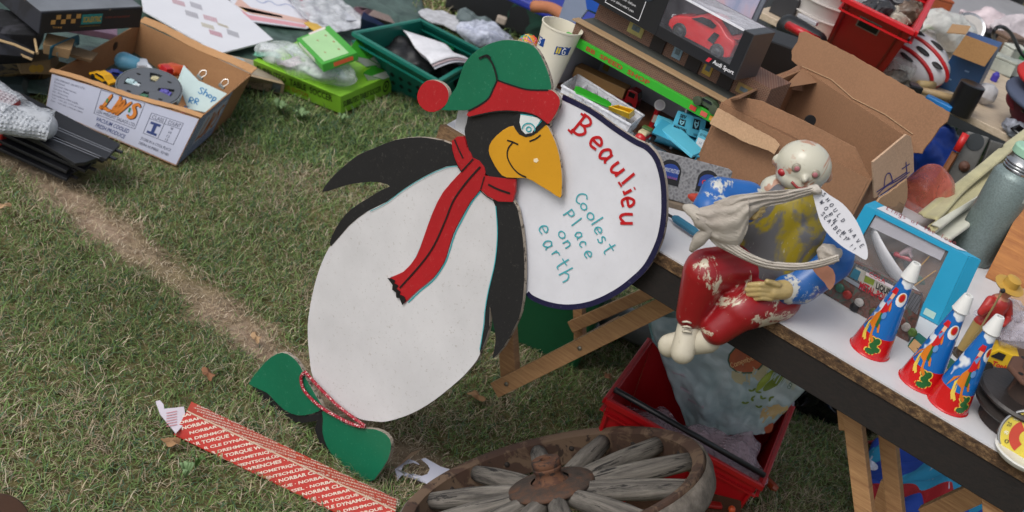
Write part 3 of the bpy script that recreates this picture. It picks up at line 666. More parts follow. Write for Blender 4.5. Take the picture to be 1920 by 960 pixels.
# table soccer box
sb = boxp((482, 160), (640, 214), (474, 112), (639, 181), (734, 140), (560, 76), 0, .066)
sb[0] = P(478, 150, 0); sb[1] = P(640, 214, 0); sb[2] = P(734, 174, 0); sb[3] = sb[0]+(sb[2]-sb[1])
lime = mat('86c034', .45, .12, 10); o = solidbox('board_game_box', sb, lime, 'wide lime green table soccer box lying flat under the plastic bag', 'game box'); keepout(*sb[:4], k=1.1)
blk = plain('12200e')
facetext('SUBBUTEO  TABLE  SOCCER', FRONT(sb), .04, .9, .5, .82, blk, o, bold=.015); facetext('CLUB EDITION', FRONT(sb), .3, .62, .2, .42, plain('9c5a1a'), o, bold=.015)
facetext('SUBBUTEO TABLE SOCCER', RIGHT(sb), .04, .78, .35, .68, blk, o, bold=.015)
q = lerp(lerp(sb[1], sb[2], .88), lerp(sb[5], sb[6], .88), .5); nn = Pl3(sb[1], sb[2], sb[6]).n
mb = MB(); fq = Fr(q, sb[2]-sb[1], W=nn)
for j in range(24):
    pass
mb.ribbon([fq(.017*math.cos(a_*math.pi/10), .017*math.sin(a_*math.pi/10), .001) for a_ in range(21)], .006, nn); mb.ell(fq, (0, 0, .0006), (.006, .008, .0006), 10, 6); mb.build('emblem', blk, o)
# clear bags and paper sleeves
def bagof(name, px, z, hh, label, m, seed, amp=.012, parts=()):
    c = P(*px[0], z); F = Fr(c, P(*px[1], z)-c); ru = (P(*px[1], z)-c).length; rv = hh[0]
    b = blob(F, (ru, rv, hh[1]), amp, 18, seed); mn = z-hh[1]*.8
    b.v = [V3((q.x, q.y, max(q.z, mn))) for q in b.v]
    o = b.build(name, m, smooth=True); return tag(o, label, 'bag')
clr = film('e4e8ea', .30, .15, .9, 22)
bg1 = bagof('clear_bag', [(575, 118), (668, 148)], .105, (.085, .042), 'clumped clear plastic bag of papers lying on the lime green table soccer box', film('dfe6e6', .38, .15, 1, 26), 3)
for k, (x, y, a_, c, w_) in enumerate(((520, 98, 20, 'c9ccd2', .055), (560, 105, -25, 'b9c8c6', .06), (600, 128, 10, 'd3d5d8', .05), (545, 118, 50, 'c6b9c2', .045), (500, 105, 5, '5f9c86', .04), (630, 138, -10, '86b8a2', .03))):
    F = rz(P(x, y, .085+.004*k), a_); b = MB().sheet(lambda u, v: F((u-.5)*w_*2, (v-.5)*w_, .008*math.sin(u*5+k)+.006*math.cos(v*6)), 10, 8)
    b.build('paper', mat(c, .5, .15, 40), bg1, smooth=True, solid=.0008)
F = rz(P(585, 137, .085), -14); MB().box(F, -.04, .04, -.015, .015, 0, .012).build('card_tag', mat('bcd3c4', .5, .1), bg1, bevel=.001)
b = MB(); sl_ = [P(x, y, .03) for x, y in ((470, -50), (560, 48), (610, 72), (680, 70), (700, 50), (600, -25))]
o = MB().sheet(lambda u, v: lerp(lerp(P(520, -20, .03), P(600, -30, .03), u), lerp(P(600, 72, .05), P(698, 52, .03), u), v)+V3((0, 0, .012*noise.noise(V3((u*6, v*9, 1)))+.01)), 24, 40).build('plastic_sleeve', film('dadde2', .5, .2, 1, 20), smooth=True, solid=.0008)
tag(o, 'long clear plastic sleeve full of pale papers beside the chart sheet', 'sleeve')
for k, (x, y, w_, h_, a_, c) in enumerate(((590, 20, .09, .05, -55, 'b9b6c4'), (612, 38, .12, .04, -55, 'd7dadc'), (560, -5, .1, .06, -50, 'a9a2ae'), (638, 52, .03, .03, 20, 'c8a23c'), (648, 30, .08, .05, -40, 'b3b6bd'))):
    F = rz(P(x, y, .03+.003*k), a_); MB().box(F, -w_/2, w_/2, -h_/2, h_/2, 0, .002).build('paper', mat(c, .5, .2, 30), o)
MB().box(rz(P(572, 20, .03), -60), -.12, .12, -.004, .004, 0, .01).build('red_edge', plain('8f2f3a'), o)
o = flatcard('yellow_wrapper', ((570, 44), (590, 60), (605, 54), (585, 40)), .055, .004, mat('c9a23e', .5), 'small folded yellow wrapper between the sleeve and the green game box', 'wrapper')
# small green game boxes
def px_box(name, bl, br, TLp, TRp, BRp, BLp, z0, z1, m, label, cat, **k):
    p = boxp(bl, br, TLp, TRp, BRp, BLp, z0, z1); return p, solidbox(name, p, m, label, cat, **k)
lg = mat('3fa02b', .4, .1, 10)
p1 = boxp((557, 80), (607, 136), (556, 72), (604, 121), (670, 98), (617, 47), .15, .172)
g1 = solidbox('green_game_box', p1, lg, 'tilted bright green game box with a printed pale lid on top of the bag', 'game box')
facepatch(TOPF(p1), .06, .94, .1, .8, mat('a5cf95', .4, .08), g1, 'lid_print'); facetext('Nintendo', TOPF(p1), .03, .09, .3, .8, plain('c9493e'), g1) if 0 else None
for u, v, c in ((.25, .68, '9b6a4a'), (.5, .72, 'a3523a'), (.75, .66, '9b6a4a'), (.3, .4, 'a5906a'), (.7, .3, 'a5906a')):
    n_ = Pl3(p1[4], p1[5], p1[6]).n; q = lerp(lerp(p1[4], p1[5], u), lerp(p1[7], p1[6], u), v)+n_*.0012
    MB().ell(Fr(q, p1[5]-p1[4], W=n_), (0, 0, 0), (.006, .004, .0004), 8, 5).build('printed_figure', plain(c), g1)
facepatch(FRONT(p1), .1, .7, .2, .8, plain('cfd6c4'), g1, 'side_label'); facepatch(RIGHT(p1), .3, .85, .25, .75, plain('d8602f'), g1, 'side_label')
facepatch(TOPF(p1), .0, .06, .35, .85, plain('d9d0c8'), g1, 'name_panel')
for k, (args, lb) in enumerate(((((688, 128), (712, 122), (650, 100), (690, 110), (712, 98), (668, 72), .1, .13), 'green and white game box leaning behind the tilted one, nearer the teal crate'),
        (((690, 154), (720, 150), (680, 136), (693, 142), (722, 132), (700, 122), .06, .085), 'small flat green and white box at the corner of the table soccer box'))):
    p = boxp(*args[:6], *args[6:]); o = solidbox('green_game_box', p, lg, lb, 'game box'); facepatch(FRONT(p), .05, .95, .1, .9, mat('c5cabf', .5, .1), o, 'end_label'); facepatch(RIGHT(p), .05, .95, .1, .9, mat('c5cabf', .5, .1), o, 'end_label')
p = boxp((712, 140), (730, 132), (705, 122), (716, 128), (733, 118), (722, 112), .06, .085); solidbox('pale_box', p, mat('8fa797', .5, .1), 'little pale grey green carton squeezed against the teal crate', 'box')
# books
p = boxp((675, 62), (715, 55), (676, 35), (718, 50), (722, 46), (682, 22), .02, .05); o = solidbox('book', p, mat('1c3a96', .4, .15), 'deep blue book lying on the groundsheet above the teal crate', 'book'); 
p = boxp((650, 24), (690, 36), (644, 18), (672, 32), (690, 16), (664, 8), .02, .04); solidbox('book', p, mat('5a4048', .5, .4, 40), 'small dark patterned booklet behind the deep blue book', 'book')
p = boxp((690, 45), (742, 46), (690, 28), (738, 44), (728, 28), (700, 18), .02, .035); solidbox('comic', p, mat('a48a82', .4, .5, 70), 'crumpled brown and white comic beside the deep blue book', 'comic')
# ------------------------------------------------------------------ salad box
lw8 = boxp((85, 205), (330, 312), (97, 137), (375, 222), (472, 140), (262, 42), 0, .14); keepout(*lw8[:4], k=1.05)
lws = thing('cardboard_tray', 'white printed salad produce box of brown cardboard holding a film reel tin and toys', 'box', ctr(lw8))
greyp = mat('aeb2c4', .6, .06, 6, .1, 90); br_ = card('9a7350')
c = 0
fw_, rw_, bw_, lw_, ba_ = opentray(lw8, .004, br_, lws)
FQ = FRONT(lw8); facepatch(FQ, .004, .995, .02, .985, greyp, fw_, 'printed_face', .0009)
navyi = plain('26376b'); dk = plain('3c3f52')
for k, s_ in enumerate(('LEN WRIGHT SALADS LTD.', 'Redland,', 'Gorsam Nurseries,', 'Gorsam Moss,', 'Nr. Preston,', 'Lancashire, PR4 6XB.', 'Tel:  +44 (0) 1772 812547', 'Fax:  +44 (0) 1772 815899')):
    facetext(s_, FQ, .03, .03+.0095*len(s_), .85-.083*k, .9-.083*k, dk, fw_, lift=.0014)
def framerect(p4, u0, u1, v0, v1, w_, m, parent, lift=.0014):
    for a in ((u0, u1, v0, v0+w_*2.6), (u0, u1, v1-w_*2.6, v1), (u0, u0+w_, v0+w_*2.6, v1-w_*2.6), (u1-w_, u1, v0+w_*2.6, v1-w_*2.6)):
        facepatch(p4, *a, m, parent, 'ruled_line', lift)
framerect(FQ, .34, .64, .38, .97, .003, dk, fw_)
def facestrokes(p4, items, wd, m, parent, lift, name='lettering', taper=False):
    bl, br, tr_, tl = p4; n = (br-bl).cross(tl-bl).normalized()
    if n.dot(EYE-bl) < 0: n = -n
    mb = MB(); k = 0
    for ch, u, v, wu, hv in items:
        for st in (SF[ch] if isinstance(ch, str) else ch):
            pts = smoothpts(st, 5); mb.ribbon([lerp(lerp(bl, br, u+x*wu+y*wu*.25), lerp(tl, tr_, u+x*wu+y*wu*.25), v+y*hv)+n*(lift+.0001*(k % 5)) for x, y in pts], wd, n, taper); k += 1
    return mb.build(name, m, parent)
LS = {'L': [[(.55, 1.0), (.45, .9), (.2, .1), (.0, .05), (.4, 0.08), (.9, .0), (1, .12)]], 'W': [[(.05, 1), (.2, .95), (.15, 0), (.2, .0), (.55, .9), (.5, 0), (.6, .02), (.95, .8), (1.05, .95)]], 'S': [[(.95, .85), (.6, 1), (.25, .8), (.7, .45), (.75, .15), (.35, 0), (.05, .15)]]}
for wd, c, du, dl in ((.0125, '2b2320', .005, .0014), (.010, 'c0701f', 0, .002)):
    facestrokes(FQ, [(LS['L'], .37+du, .56, .065, .36), (LS['W'], .44+du, .58, .09, .34), (LS['S'], .55+du, .57, .06, .33)], wd, plain(c), fw_, dl, taper=True)
for u, v in ((.395, .72), (.555, .68)):
    facepatch(FQ, u, u+.012, v, v+.1, plain('2f7d4a'), fw_, 'leaf_mark', .0027)
facetext('LEN WRIGHT SALADS LTD', FQ, .355, .63, .42, .5, dk, fw_, lift=.0014)
facetext('VACUUM COOLED', FQ, .37, .61, .24, .34, navyi, fw_, lift=.0014, bold=.012, shear=.3); facetext('FRESH PRODUCE', FQ, .375, .6, .1, .2, navyi, fw_, lift=.0014, bold=.012, shear=.3)
framerect(FQ, .7, .92, .36, .82, .003, dk, fw_); facepatch(FQ, .805, .808, .38, .80, dk, fw_, 'ruled_line', .0016); facepatch(FQ, .703, .917, .69, .697, dk, fw_, 'ruled_line', .0015)
facetext('CLASS', FQ, .715, .795, .71, .79, dk, fw_, lift=.0014); facetext('COUNT', FQ, .825, .91, .71, .79, dk, fw_, lift=.0014)
for k, s_ in enumerate(('9', '10', '12', '15')): facetext(s_, FQ, .855, .875, .62-.08*k, .67-.08*k, dk, fw_, lift=.0014)
for a in ((.72, .79, .6, .65), (.72, .79, .4, .45), (.745, .768, .45, .6)): facepatch(FQ, *a, navyi, fw_, 'class_numeral', .0016)
facetext('STORE IN A COOL PLACE', FQ, .7, .92, .22, .28, dk, fw_, lift=.0014); facetext('DEFRA NUMBER : 421081', FQ, .7, .92, .12, .18, dk, fw_, lift=.0014)
RQ = RIGHT(lw8); t = NT('blue_stripes'); wv = t.n('ShaderNodeTexWave'); wv.inputs['Scale'].default_value = 42; wv.bands_direction = 'Y'; t.l(t.tc, wv.inputs[0]); strm = t.out(t.mix(t.ramp(wv.outputs['Fac'], [(.45, BW(0)), (.55, BW(1))]), lin('39507f'), lin('aab0c2')), .6)
facepatch(RQ, .005, .62, .02, .98, strm, rw_, 'striped_print'); facestrokes(RQ, [(LS['L'], .18, .35, .1, .42), (LS['W'], .28, .35, .16, .42), (LS['S'], .44, .35, .1, .42)], .007, plain('bb6a22'), rw_, .0015)
facepatch(RQ, .16, .58, .28, .86, plain('a9adbb'), rw_, 'name_panel', .0011)
MB().lathe(Fr(lerp(lerp(lw8[3], lw8[0], .3), lerp(lw8[7], lw8[4], .3), .72)+V3((.0048, 0, 0)), (0, 1, 0), W=(1, 0, 0)), [(.014, 0), (.014, .0006)], 16).build('hand_hole', plain('2a1c14'), lw_)
# torn rims folded over
for nm, a, b, w_, par in (('rim_flap', lw8[4]+V3((-.006, -.004, 0)), lw8[5]+V3((.004, -.004, 0)), .013, fw_), ('rim_flap', lw8[7]+V3((0, -.004, .0)), lw8[6]+V3((0, -.004, 0)), .02, bw_)):
    n_ = 26; up = V3((0, 0, 1)); vv = []; d = (b-a).normalized(); inn = up.cross(d)
    mb = MB().sheet(lambda u, v: lerp(a, b, u)+inn*(v*w_+.004*noise.noise(V3((u*14, v, 2)))) + up*(.003+.003*math.sin(u*9)+v*(.006 if par is fw_ else .014)), n_, 3)
    mb.build(nm, card('b38a62'), par, solid=.0025, offset=0)
# things in the box
def lwp(u, v, z): return lerp(lerp(lw8[0], lw8[1], u), lerp(lw8[3], lw8[2], u), v)+V3((0, 0, z))
fc = P(280, 163, .125); FR = Fr(fc, (1, 0, 0), W=(-.0, -.22, 1))
reel = thing('film_reel_tin', 'round grey film reel in a shallow clear rimmed tin inside the salad box', 'reel', fc)
mb = MB(); mb.lathe(FR, [(.0, -.026), (.083, -.026), (.086, -.022), (.086, -.004), (.088, -.003), (.088, 0), (.085, 0), (.084, -.008), (0, -.008)], 48, False); mb.build('tin', mat('8e9394', .25, .2, 30, metal=.6), reel, smooth=True, auto=True)
mb = MB(); pr = []
def ringsec(mb, F, r0, r1, a0, a1, z, th, n=14):
    pts = [F(r1*math.cos(a0+(a1-a0)*i/n), r1*math.sin(a0+(a1-a0)*i/n), z) for i in range(n+1)]+[F(r0*math.cos(a1-(a1-a0)*i/n), r0*math.sin(a1-(a1-a0)*i/n), z) for i in range(n+1)]
    mb.prism(pts, F.W*th)
ringsec(mb, FR, .066, .083, 0, math.pi, -.002, .003, 24); ringsec(mb, FR, .066, .083, math.pi, 2*math.pi, -.002, .003, 24)
for k in range(4):
    a = math.pi/4+k*math.pi/2+.15; ringsec(mb, FR, .022, .067, a-.52, a+.52, -.0015, .0024)
mb.lathe(FR, [(.004, -.003), (.024, -.003), (.024, .0012), (.004, .0012)], 24)
mb.build('reel_flange', mat('565a60', .4, .1, 10), reel)
for k in range(4):
    a = math.pi/4+k*math.pi/2+.15; q = FR(.06*math.cos(a), .06*math.sin(a), .0012); MB().ell(Fr(q, FR.U, W=FR.W), (0, 0, 0), (.007, .004, .0008), 10, 5).build('slot', plain('08090a'), reel)
for k, (r_, a, c, s_) in enumerate(((.045, 1.6, 'b8b08c', .014), (.05, 3.2, 'a9c3c8', .015), (.03, 3.5, 'c3ccd0', .012), (.045, .1, '5a54a0', .016), (.045, 4.9, '3f6b52', .015))):
    q = FR(r_*math.cos(a), r_*math.sin(a), -.006); o = MB(); F = Fr(q, FR.U, W=FR.W); o.box(F, -s_, s_, -s_*.5, s_*.5, 0, .006); o.box(F, -s_*.5, s_*.5, -s_*.42, s_*.42, .0062, .01)
    tag(o.build('toy_car', mat(c, .35, .1), bevel=.002), ('tiny cream car', 'tiny pale blue car', 'tiny silver car', 'tiny violet car', 'tiny dark green car')[k]+' lying inside the film reel opening', 'toy car', 'toy cars in the film tin')
def toycar(F, L, m, label, name='toy_car', group=None, cabin=None, wheels=True):
    o = thing(name, label, 'toy car', F.O, group); w_ = L*.42
    prof = [(-.5, .12), (-.5, .26), (-.3, .33), (-.18, .52), (.16, .53), (.32, .34), (.49, .28), (.5, .12)]
    pts = [F(x*L, -w_/2, y*L*.62) for x, y in prof]; MB().prism(pts, F.V*w_).build('body', m, o, bevel=L*.02)
    g_ = plain('1a1e22', .15)
    for sgn in (-1, 1):
        gl = [F(x*L, sgn*(w_/2+.0004), y*L*.62) for x, y in ((-.24, .36), (-.16, .48), (.13, .49), (.25, .35))]
        MB().prism(gl, F.V*(.0005*sgn)).build('window', g_, o)
    wm = plain('121212', .6)
    for x in (-.3, .3):
        for sgn in (-1, 1):
            MB().lathe(Fr(F(x*L, sgn*w_*.42, L*.09), F.U, W=F.V*sgn), [(L*.1, -.002), (L*.1, L*.05), (L*.04, L*.052)], 14).build('wheel', wm, o)
    return o
toycar(rz(P(193, 152, .085), -18), .075, mat('d9a012', .35, .05), 'yellow toy car by the left wall of the salad box')
toycar(rz(P(215, 142, .075), 30), .05, mat('2e3a8c', .35, .05), 'dark blue toy car beside the film reel tin')
sp = thing('toy_camera', 'pale blue and white toy figure lying at the back left of the salad box', 'toy', P(255, 120, .05))
F = rz(P(245, 118, .09), 10); MB().caps(F(-.02, 0, 0), F(.01, 0, .0), .026, .022).build('body', mat('5f9db8', .35), sp, smooth=True)
mb = MB().box(F.sub(.03, 0, .0, 25, 10), -.015, .018, -.018, .018, -.014, .016); mb.build('white_block', mat('c3c8d0', .4), sp, bevel=.005); MB().caps(F(.05, -.01, .01), F(.066, -.02, .004), .007, .006).build('spout', mat('c3c8d0', .4), sp, smooth=True)
o = blob(rz(P(325, 130, .1), 20), (.04, .025, .018), .006, 30, 4).build('orange_toy', mat('b8481c', .4), smooth=True); tag(o, 'orange plastic lump against the rear wall of the salad box', 'toy')
o = MB().box(rz(P(312, 133, .1), -35), -.018, .018, -.014, .014, -.01, .014, -.003, -.003).build('red_block', mat('b3161a', .35), bevel=.002); tag(o, 'small red toy block by the orange toy and film reel', 'toy')
o = MB().box(rz(P(350, 218, .115), -25), -.025, .025, -.01, .01, -.012, .0).build('red_strip', mat('8f1a1e', .35), bevel=.002); tag(o, 'dull red strip under the papers at the salad box corner', 'toy')
for k, (px, z, lb) in enumerate(((((338, 168), (345, 125), (372, 152), (432, 180), (400, 215), (352, 205)), .105, 'front white paper with blue handwriting clipped in the salad box'), (((330, 160), (344, 123), (368, 148), (352, 190)), .1, 'rear white paper standing behind the handwritten one in the salad box'))):
    pl_ = Pl(P(*px[0], z), (.12, -.35, 1)); o = MB().prism([pl_(*q) for q in px], pl_.n*.003).build('paper', mat('b9cccb', .6, .08), bevel=.0006); tag(o, lb, 'paper')
    if k == 0:
        letters(pl_, [('S', 377, 172, 10, 12, 30), ('h', 386, 176, 9, 12, 30), ('o', 394, 181, 8, 9, 30), ('p', 402, 186, 8, 11, 30), ('R', 358, 190, 10, 11, 20), ('R', 368, 192, 9, 11, 20), ('K', 348, 205, 10, 10, 20)], 2, plain('2272a8'), o, .0037)
        for x, y in ((374, 148), (415, 165)):
            c_ = thing('binder_clip', 'silver wire binder clip on the papers, '+('left one' if x < 400 else 'right one'), 'clip', pl_(x, y, .003), 'binder clips')
            F = Fr(pl_(x, y, .004), (1, -.4, 0), W=pl_.n); MB().box(F, -.01, .01, -.005, .005, 0, .008, -.0, -.003).build('jaw', mat('8f8f8c', .3, metal=.7), c_, bevel=.001)
            MB().tube(sm3([F(-.006, .0, .008), F(-.009, .012, .014), F(0, .02, .018), F(.009, .012, .014), F(.006, 0, .008)]), .0011, 6).build('wire_loop', mat('b9b9b6', .3, metal=.8), c_)
# ------------------------------------------------------------------ old slot racing boxes
tat = worn('1c1d22', '8a7256', .36, 9, .75, '24262e'); tatn = worn('20263a', '9a8262', .4, 11, .7, '6a2c30'); tan_ = mat('8a7350', .8, .3, 18, .3)
def pilebox(name, pts_, z0, z1, m, label, cat='box', group='tattered slot racing boxes'):
    p = boxp(*pts_, z0, z1); p[:4] = p[:4]; o = solidbox(name, p, m, label, cat, group, bevel=.002); return p, o
p, o = pilebox('tattered_box', ((-70, 170), (95, 150), (-70, 150), (40, 137), (95, 110), (-60, 90)), .0, .045, worn('7d6a3c', '2a2419', .45, 18, .8), 'bottom box of the pile, tan with yellow round pictures on its side'); keepout(*p[:4])
p2 = boxp((38, 139), (96, 140), (40, 118), (95, 112), (110, 90), (30, 95), .045, .085); q_ = solidbox('tattered_box', p2, tan_, 'small tan box showing yellow discs under the black racing boxes', 'box', 'tattered slot racing boxes')
for u in (.4, .62): 
    n_ = Pl3(p2[0], p2[1], p2[5]).n; qq = lerp(lerp(p2[0], p2[1], u), lerp(p2[4], p2[5], u), .45)+n_*.001; MB().lathe(Fr(qq, p2[1]-p2[0], W=n_), [(.011, 0), (.011, .0006)], 16).build('printed_disc', plain('b08a2c'), q_)
p, o = pilebox('tattered_box', ((-80, 125), (60, 118), (-80, 95), (62, 108), (84, 62), (-60, 40)), .085, .13, tat, 'middle black box of the pile, crushed with bare brown card edges')
p, o = pilebox('tattered_box', ((-60, 92), (72, 92), (-60, 60), (70, 66), (80, 30), (-60, 5)), .135, .175, worn('15161a', '8f7a5c', .3, 12, .7, '34343a'), 'black box with long pale torn edges, second from the top')
for k, (a, b, z) in enumerate((((-10, 73), (64, 100), .178), ((-20, 84), (60, 112), .14), ((62, 62), (70, 100), .16))):
    MB().tube([P(*a, z), lerp(P(*a, z), P(*b, z), .5)+V3((0, 0, .004)), P(*b, z)], .004, 5).build('torn_edge', card('a8906c'), o)
mb = MB().sheet(lambda u, v: lerp(lerp(P(92, 112, .12), P(148, 84, .13), u), lerp(P(96, 84, .17), P(148, 62, .17), u), v)+V3((0, .02*math.sin(u*3), .006*math.sin(v*5))), 10, 6)
o = mb.build('torn_label_card', mat('1f5f73', .5, .25, 30), smooth=True, solid=.002); tag(o, 'torn curved turquoise card sticking out under the top racing box', 'card')
letters(Pl3(P(96, 110, .12), P(148, 84, .13), P(98, 84, .17)), line_letters('RACE', 102, 98, 136, 80, 6, 8), 1.4, plain('8fb0b4'), o, .012)
o = MB().box(rz(P(185, 66, .08), 25), -.09, .05, -.02, .05, 0, .02).build('pink_paper', mat('b98fa4', .5, .4, 20), bevel=.002); tag(o, 'pastel pink and blue paper under the top racing box beside the salad box', 'paper')
o = MB().box(rz(P(105, 100, .13), 20), -.03, .035, -.02, .05, 0, .03, .004, .004).build('card_scrap', card('a38662'), bevel=.002); tag(o, 'folded bare brown card scrap poking out of the racing boxes', 'card')
o = MB().box(rz(P(140, 104, .105), 10), -.04, .05, -.02, .03, 0, .012, .004, .004).build('card_scrap', card('8c7458'), bevel=.002); tag(o, 'dark brown card flap lying against the left rim of the salad box', 'card')
p = [PY(72, 64, 2.93), PY(268, 52, 3.12), None, None, PY(85, 6, 2.93), PY(270, -2, 3.12)]
a, b = P(72, 64, .20), P(262, 52, .20); d_ = (b-a).normalized(); nrm = V3((-d_.y, d_.x, 0))*.26; up = V3((0, 0, .062))
p8 = [a, b, b+nrm, a+nrm, a+up, b+up, b+nrm+up, a+nrm+up]
sc_ = solidbox('slot_racing_box', p8, tat, 'worn black slot racing set box with gold chequers, topmost on the pile', 'box', 'tattered slot racing boxes', bevel=.0025)
facepatch(FRONT(p8), .01, .995, .03, .93, mat('17181b', .5, .15, 12), sc_, 'printed_side'); facepatch(TOPF(p8), .0, .99, .02, .95, mat('6a6e74', .4, .3, 10), sc_, 'faded_lid', .0006)
gold = plain('b88a4a')
for i, (u, v) in enumerate(((.1, .42), (.195, .42), (.29, .42), (.145, .64), (.24, .64), (.335, .64))): facepatch(FRONT(p8), u, u+.042, v, v+.2, gold, sc_, 'chequer', .0015)
facetext('Tri-ang', FRONT(p8), .12, .21, .2, .33, gold, sc_, lift=.0015, bold=.02)
facepatch(FRONT(p8), .39, .59, .34, .8, plain('1f7c7a'), sc_, 'name_panel', .0013); facetext('SCALEXTRIC', FRONT(p8), .405, .58, .43, .7, plain('b59a3c'), sc_, lift=.0021, bold=.03)
facetext('MODEL MOTOR RACING', FRONT(p8), .62, .87, .57, .65, plain('8d3b2c'), sc_, lift=.0015); facetext('CHAMPION OF SETS', FRONT(p8), .38, .58, .22, .28, plain('8d7a2c'), sc_, lift=.0015)
# loose left edge things
o = solidbox('tattered_box', boxp((-90, 215), (52, 190), (-90, 150), (40, 160), (50, 130), (-80, 120), 0, .03), mat('2b3b3a', .5, .2), 'flat dark green folder on the groundsheet left of the salad box', 'folder'); keepout(P(-90, 215), P(60, 190), P(60, 140), P(-90, 130))
_p = ORI[o.name]; o.name = 'green_folder'; ORI[o.name] = _p
# ------------------------------------------------------------------ race track
trk = mat('1c1d21', .42, .15, 20, .2, 200); rail = mat('b9b9bd', .25, .1, metal=.7)
ta, tb_, tc_, td_ = P(-20, 205, .095), P(190, 300, .095), P(216, 272, .095), P(20, 170, .095)
keepout(P(-60, 230), P(150, 355), P(215, 300), P(60, 215))
zt = [.095, .076, .058, .04, .02]
for k, z in enumerate(zt):
    tk = thing('race_track_section', ('black slot car track section with bright slot rails, topmost of the stack' if k == 0 else ('second', 'third', 'fourth', 'lowest')[k-1]+' black track section counted down from the top of the stack'), 'track', ta, 'stacked slot car track')
    off = V3((.012*((-1)**k)-.02*k, -.002*k, z-.095)); w4 = [q+off for q in (ta, tb_, tc_, td_)]
    # widen towards the camera for the lower pieces (curved borders)
    back = (td_-ta).normalized()
    if k: w4[0] = w4[0]-back*.02; w4[1] = w4[1]-back*.02
    mb = MB().prism([w4[0], w4[1], w4[2], w4[3]], V3((0, 0, .008))); mb.build('deck', trk, tk, bevel=.001)
    if k == 0:
        d = (tb_-ta).normalized(); pl_ = Pl(ta+V3((0, 0, .008)), (0, 0, 1))
        for x0, y0, x1, y1 in ((60, 245, 186, 297), (64, 242, 189, 294), (95, 238, 208, 286), (99, 235, 210, 283)):
            MB().ribbon([pl_(x0, y0, .0007), pl_(x1, y1, .0007)], .0022, pl_.n).build('slot_rail', rail, tk)
        bt = [P(x, y, .088) for x, y in ((-30, 215), (60, 262), (140, 312), (160, 310), (186, 300), (60, 240))]
        MB().prism(bt, V3((0, 0, .009))).build('border', trk, tk, bevel=.001)
    for x in (.25, .7):
        q = lerp(w4[1], w4[2], x); MB().box(Fr(q, (tb_-ta)), -.004, .018, -.004, .004, .001, .006).build('joint_tab', trk, tk)
o = MB().box(rz(P(5, 262, .03), -12), -.2, .02, -.03, .06, 0, .05).build('red_case', mat('8f1d18', .4, .1), bevel=.004); tag(o, 'red plastic case end under the bubble wrapped parcel at the left edge', 'case'); keepout(P(-60, 300), P(30, 300), P(40, 240), P(-60, 230))
bw_m = film('c4c9d0', .6, .3, 1, 30, bubbles=True)
par = thing('wrapped_parcel', 'lumpy parcel in clear bubble wrap on the black track sections', 'parcel', P(30, 200, .1))
def tubby(u, v, a, b, r0, r1, seed):
    c = lerp(a, b, u); r = r0+(r1-r0)*u; d = (b-a).normalized(); s_ = d.cross(V3((0, 0, 1))).normalized(); ww = s_.cross(d)
    q = c+s_*(math.cos(v*2*math.pi)*r*1.15)+ww*(math.sin(v*2*math.pi)*r*.62); return q+crumple(q, .006, 26, seed)
a_, b_ = P(-25, 205, .14), P(95, 238, .128)
MB().sheet(lambda u, v: tubby(u, v, a_, b_, .062, .05, 1), 60, 48).build('bubble_wrap', bw_m, par, smooth=True)
a2, b2 = P(-30, 170, .17), P(28, 205, .16); MB().sheet(lambda u, v: tubby(u, v, a2, b2, .05, .04, 5), 30, 40).build('bubble_wrap_end', bw_m, par, smooth=True)
MB().caps(P(-20, 182, .165), P(18, 196, .16), .03, .026).build('red_content', mat('8c2a2c', .4, .3, 30), par, smooth=True)
MB().caps(P(-30, 212, .135), P(80, 236, .13), .04, .035).build('pale_content', mat('b4b8be', .5, .2, 30), par, smooth=True)
# ------------------------------------------------------------------ teal crate
gm = mat('0f6a5c', .4, .12, 8, .05)
gp8 = boxp((692, 152), (812, 205), (668, 62), (822, 150), (908, 98), (790, 38), 0, .15); keepout(*gp8[:4])
gc = thing('plastic_crate', 'teal green plastic crate with slotted sides holding booklets, behind the penguin', 'crate', ctr(gp8))
def crate(p, m, root, th=.004, rim=.012, slots=None, hole=None):
    for w_ in opentray(p, th, m, root): pass
    top = p[4:8]; mb = MB(); c = sum(top, V3((0, 0, 0)))/4
    for i in range(4):
        a, b = top[i], top[(i+1) % 4]; d = (b-a).normalized(); o_ = V3((d.y, -d.x, 0))
        if o_.dot((a+b)/2-c) < 0: o_ = -o_
        MB().hexa([a-d*rim*.2-V3((0, 0, .012)), b+d*rim*.2-V3((0, 0, .012)), b+d*rim*.8+o_*rim-V3((0, 0, .012)), a-d*rim*.8+o_*rim-V3((0, 0, .012)), a-d*rim*.2+V3((0, 0, .002)), b+d*rim*.2+V3((0, 0, .002)), b+d*rim*.8+o_*rim+V3((0, 0, .002)), a-d*rim*.8+o_*rim+V3((0, 0, .002))]).build('rim', m, root, bevel=.002)
        MB().hexa([a+o_*.001-V3((0, 0, .034)), b+o_*.001-V3((0, 0, .034)), b+o_*.009-V3((0, 0, .034)), a+o_*.009-V3((0, 0, .034)), a+o_*.001-V3((0, 0, .03)), b+o_*.001-V3((0, 0, .03)), b+o_*.009-V3((0, 0, .03)), a+o_*.009-V3((0, 0, .03))]).build('ledge', m, root)
    if slots:
        for q4, us, vs_, wu, hv, sh in slots:
            for v in vs_:
                for u in us: 
                    bl, br, tr_, tl = q4; n = (br-bl).cross(tl-bl).normalized()
                    if n.dot(EYE-bl) < 0: n = -n
                    qq = lambda a_, b_: lerp(lerp(bl, br, a_), lerp(tl, tr_, a_), b_)+n*.0005
                    if sh == 'd': pts = [qq(u-wu, v), qq(u, v-hv), qq(u+wu, v), qq(u, v+hv)]
                    else: pts = [qq(u-wu, v-hv), qq(u+wu*.6, v-hv), qq(u+wu, v+hv*.2), qq(u, v+hv)]
                    MB().prism(pts, n*.0005).build('slot', hole, root)
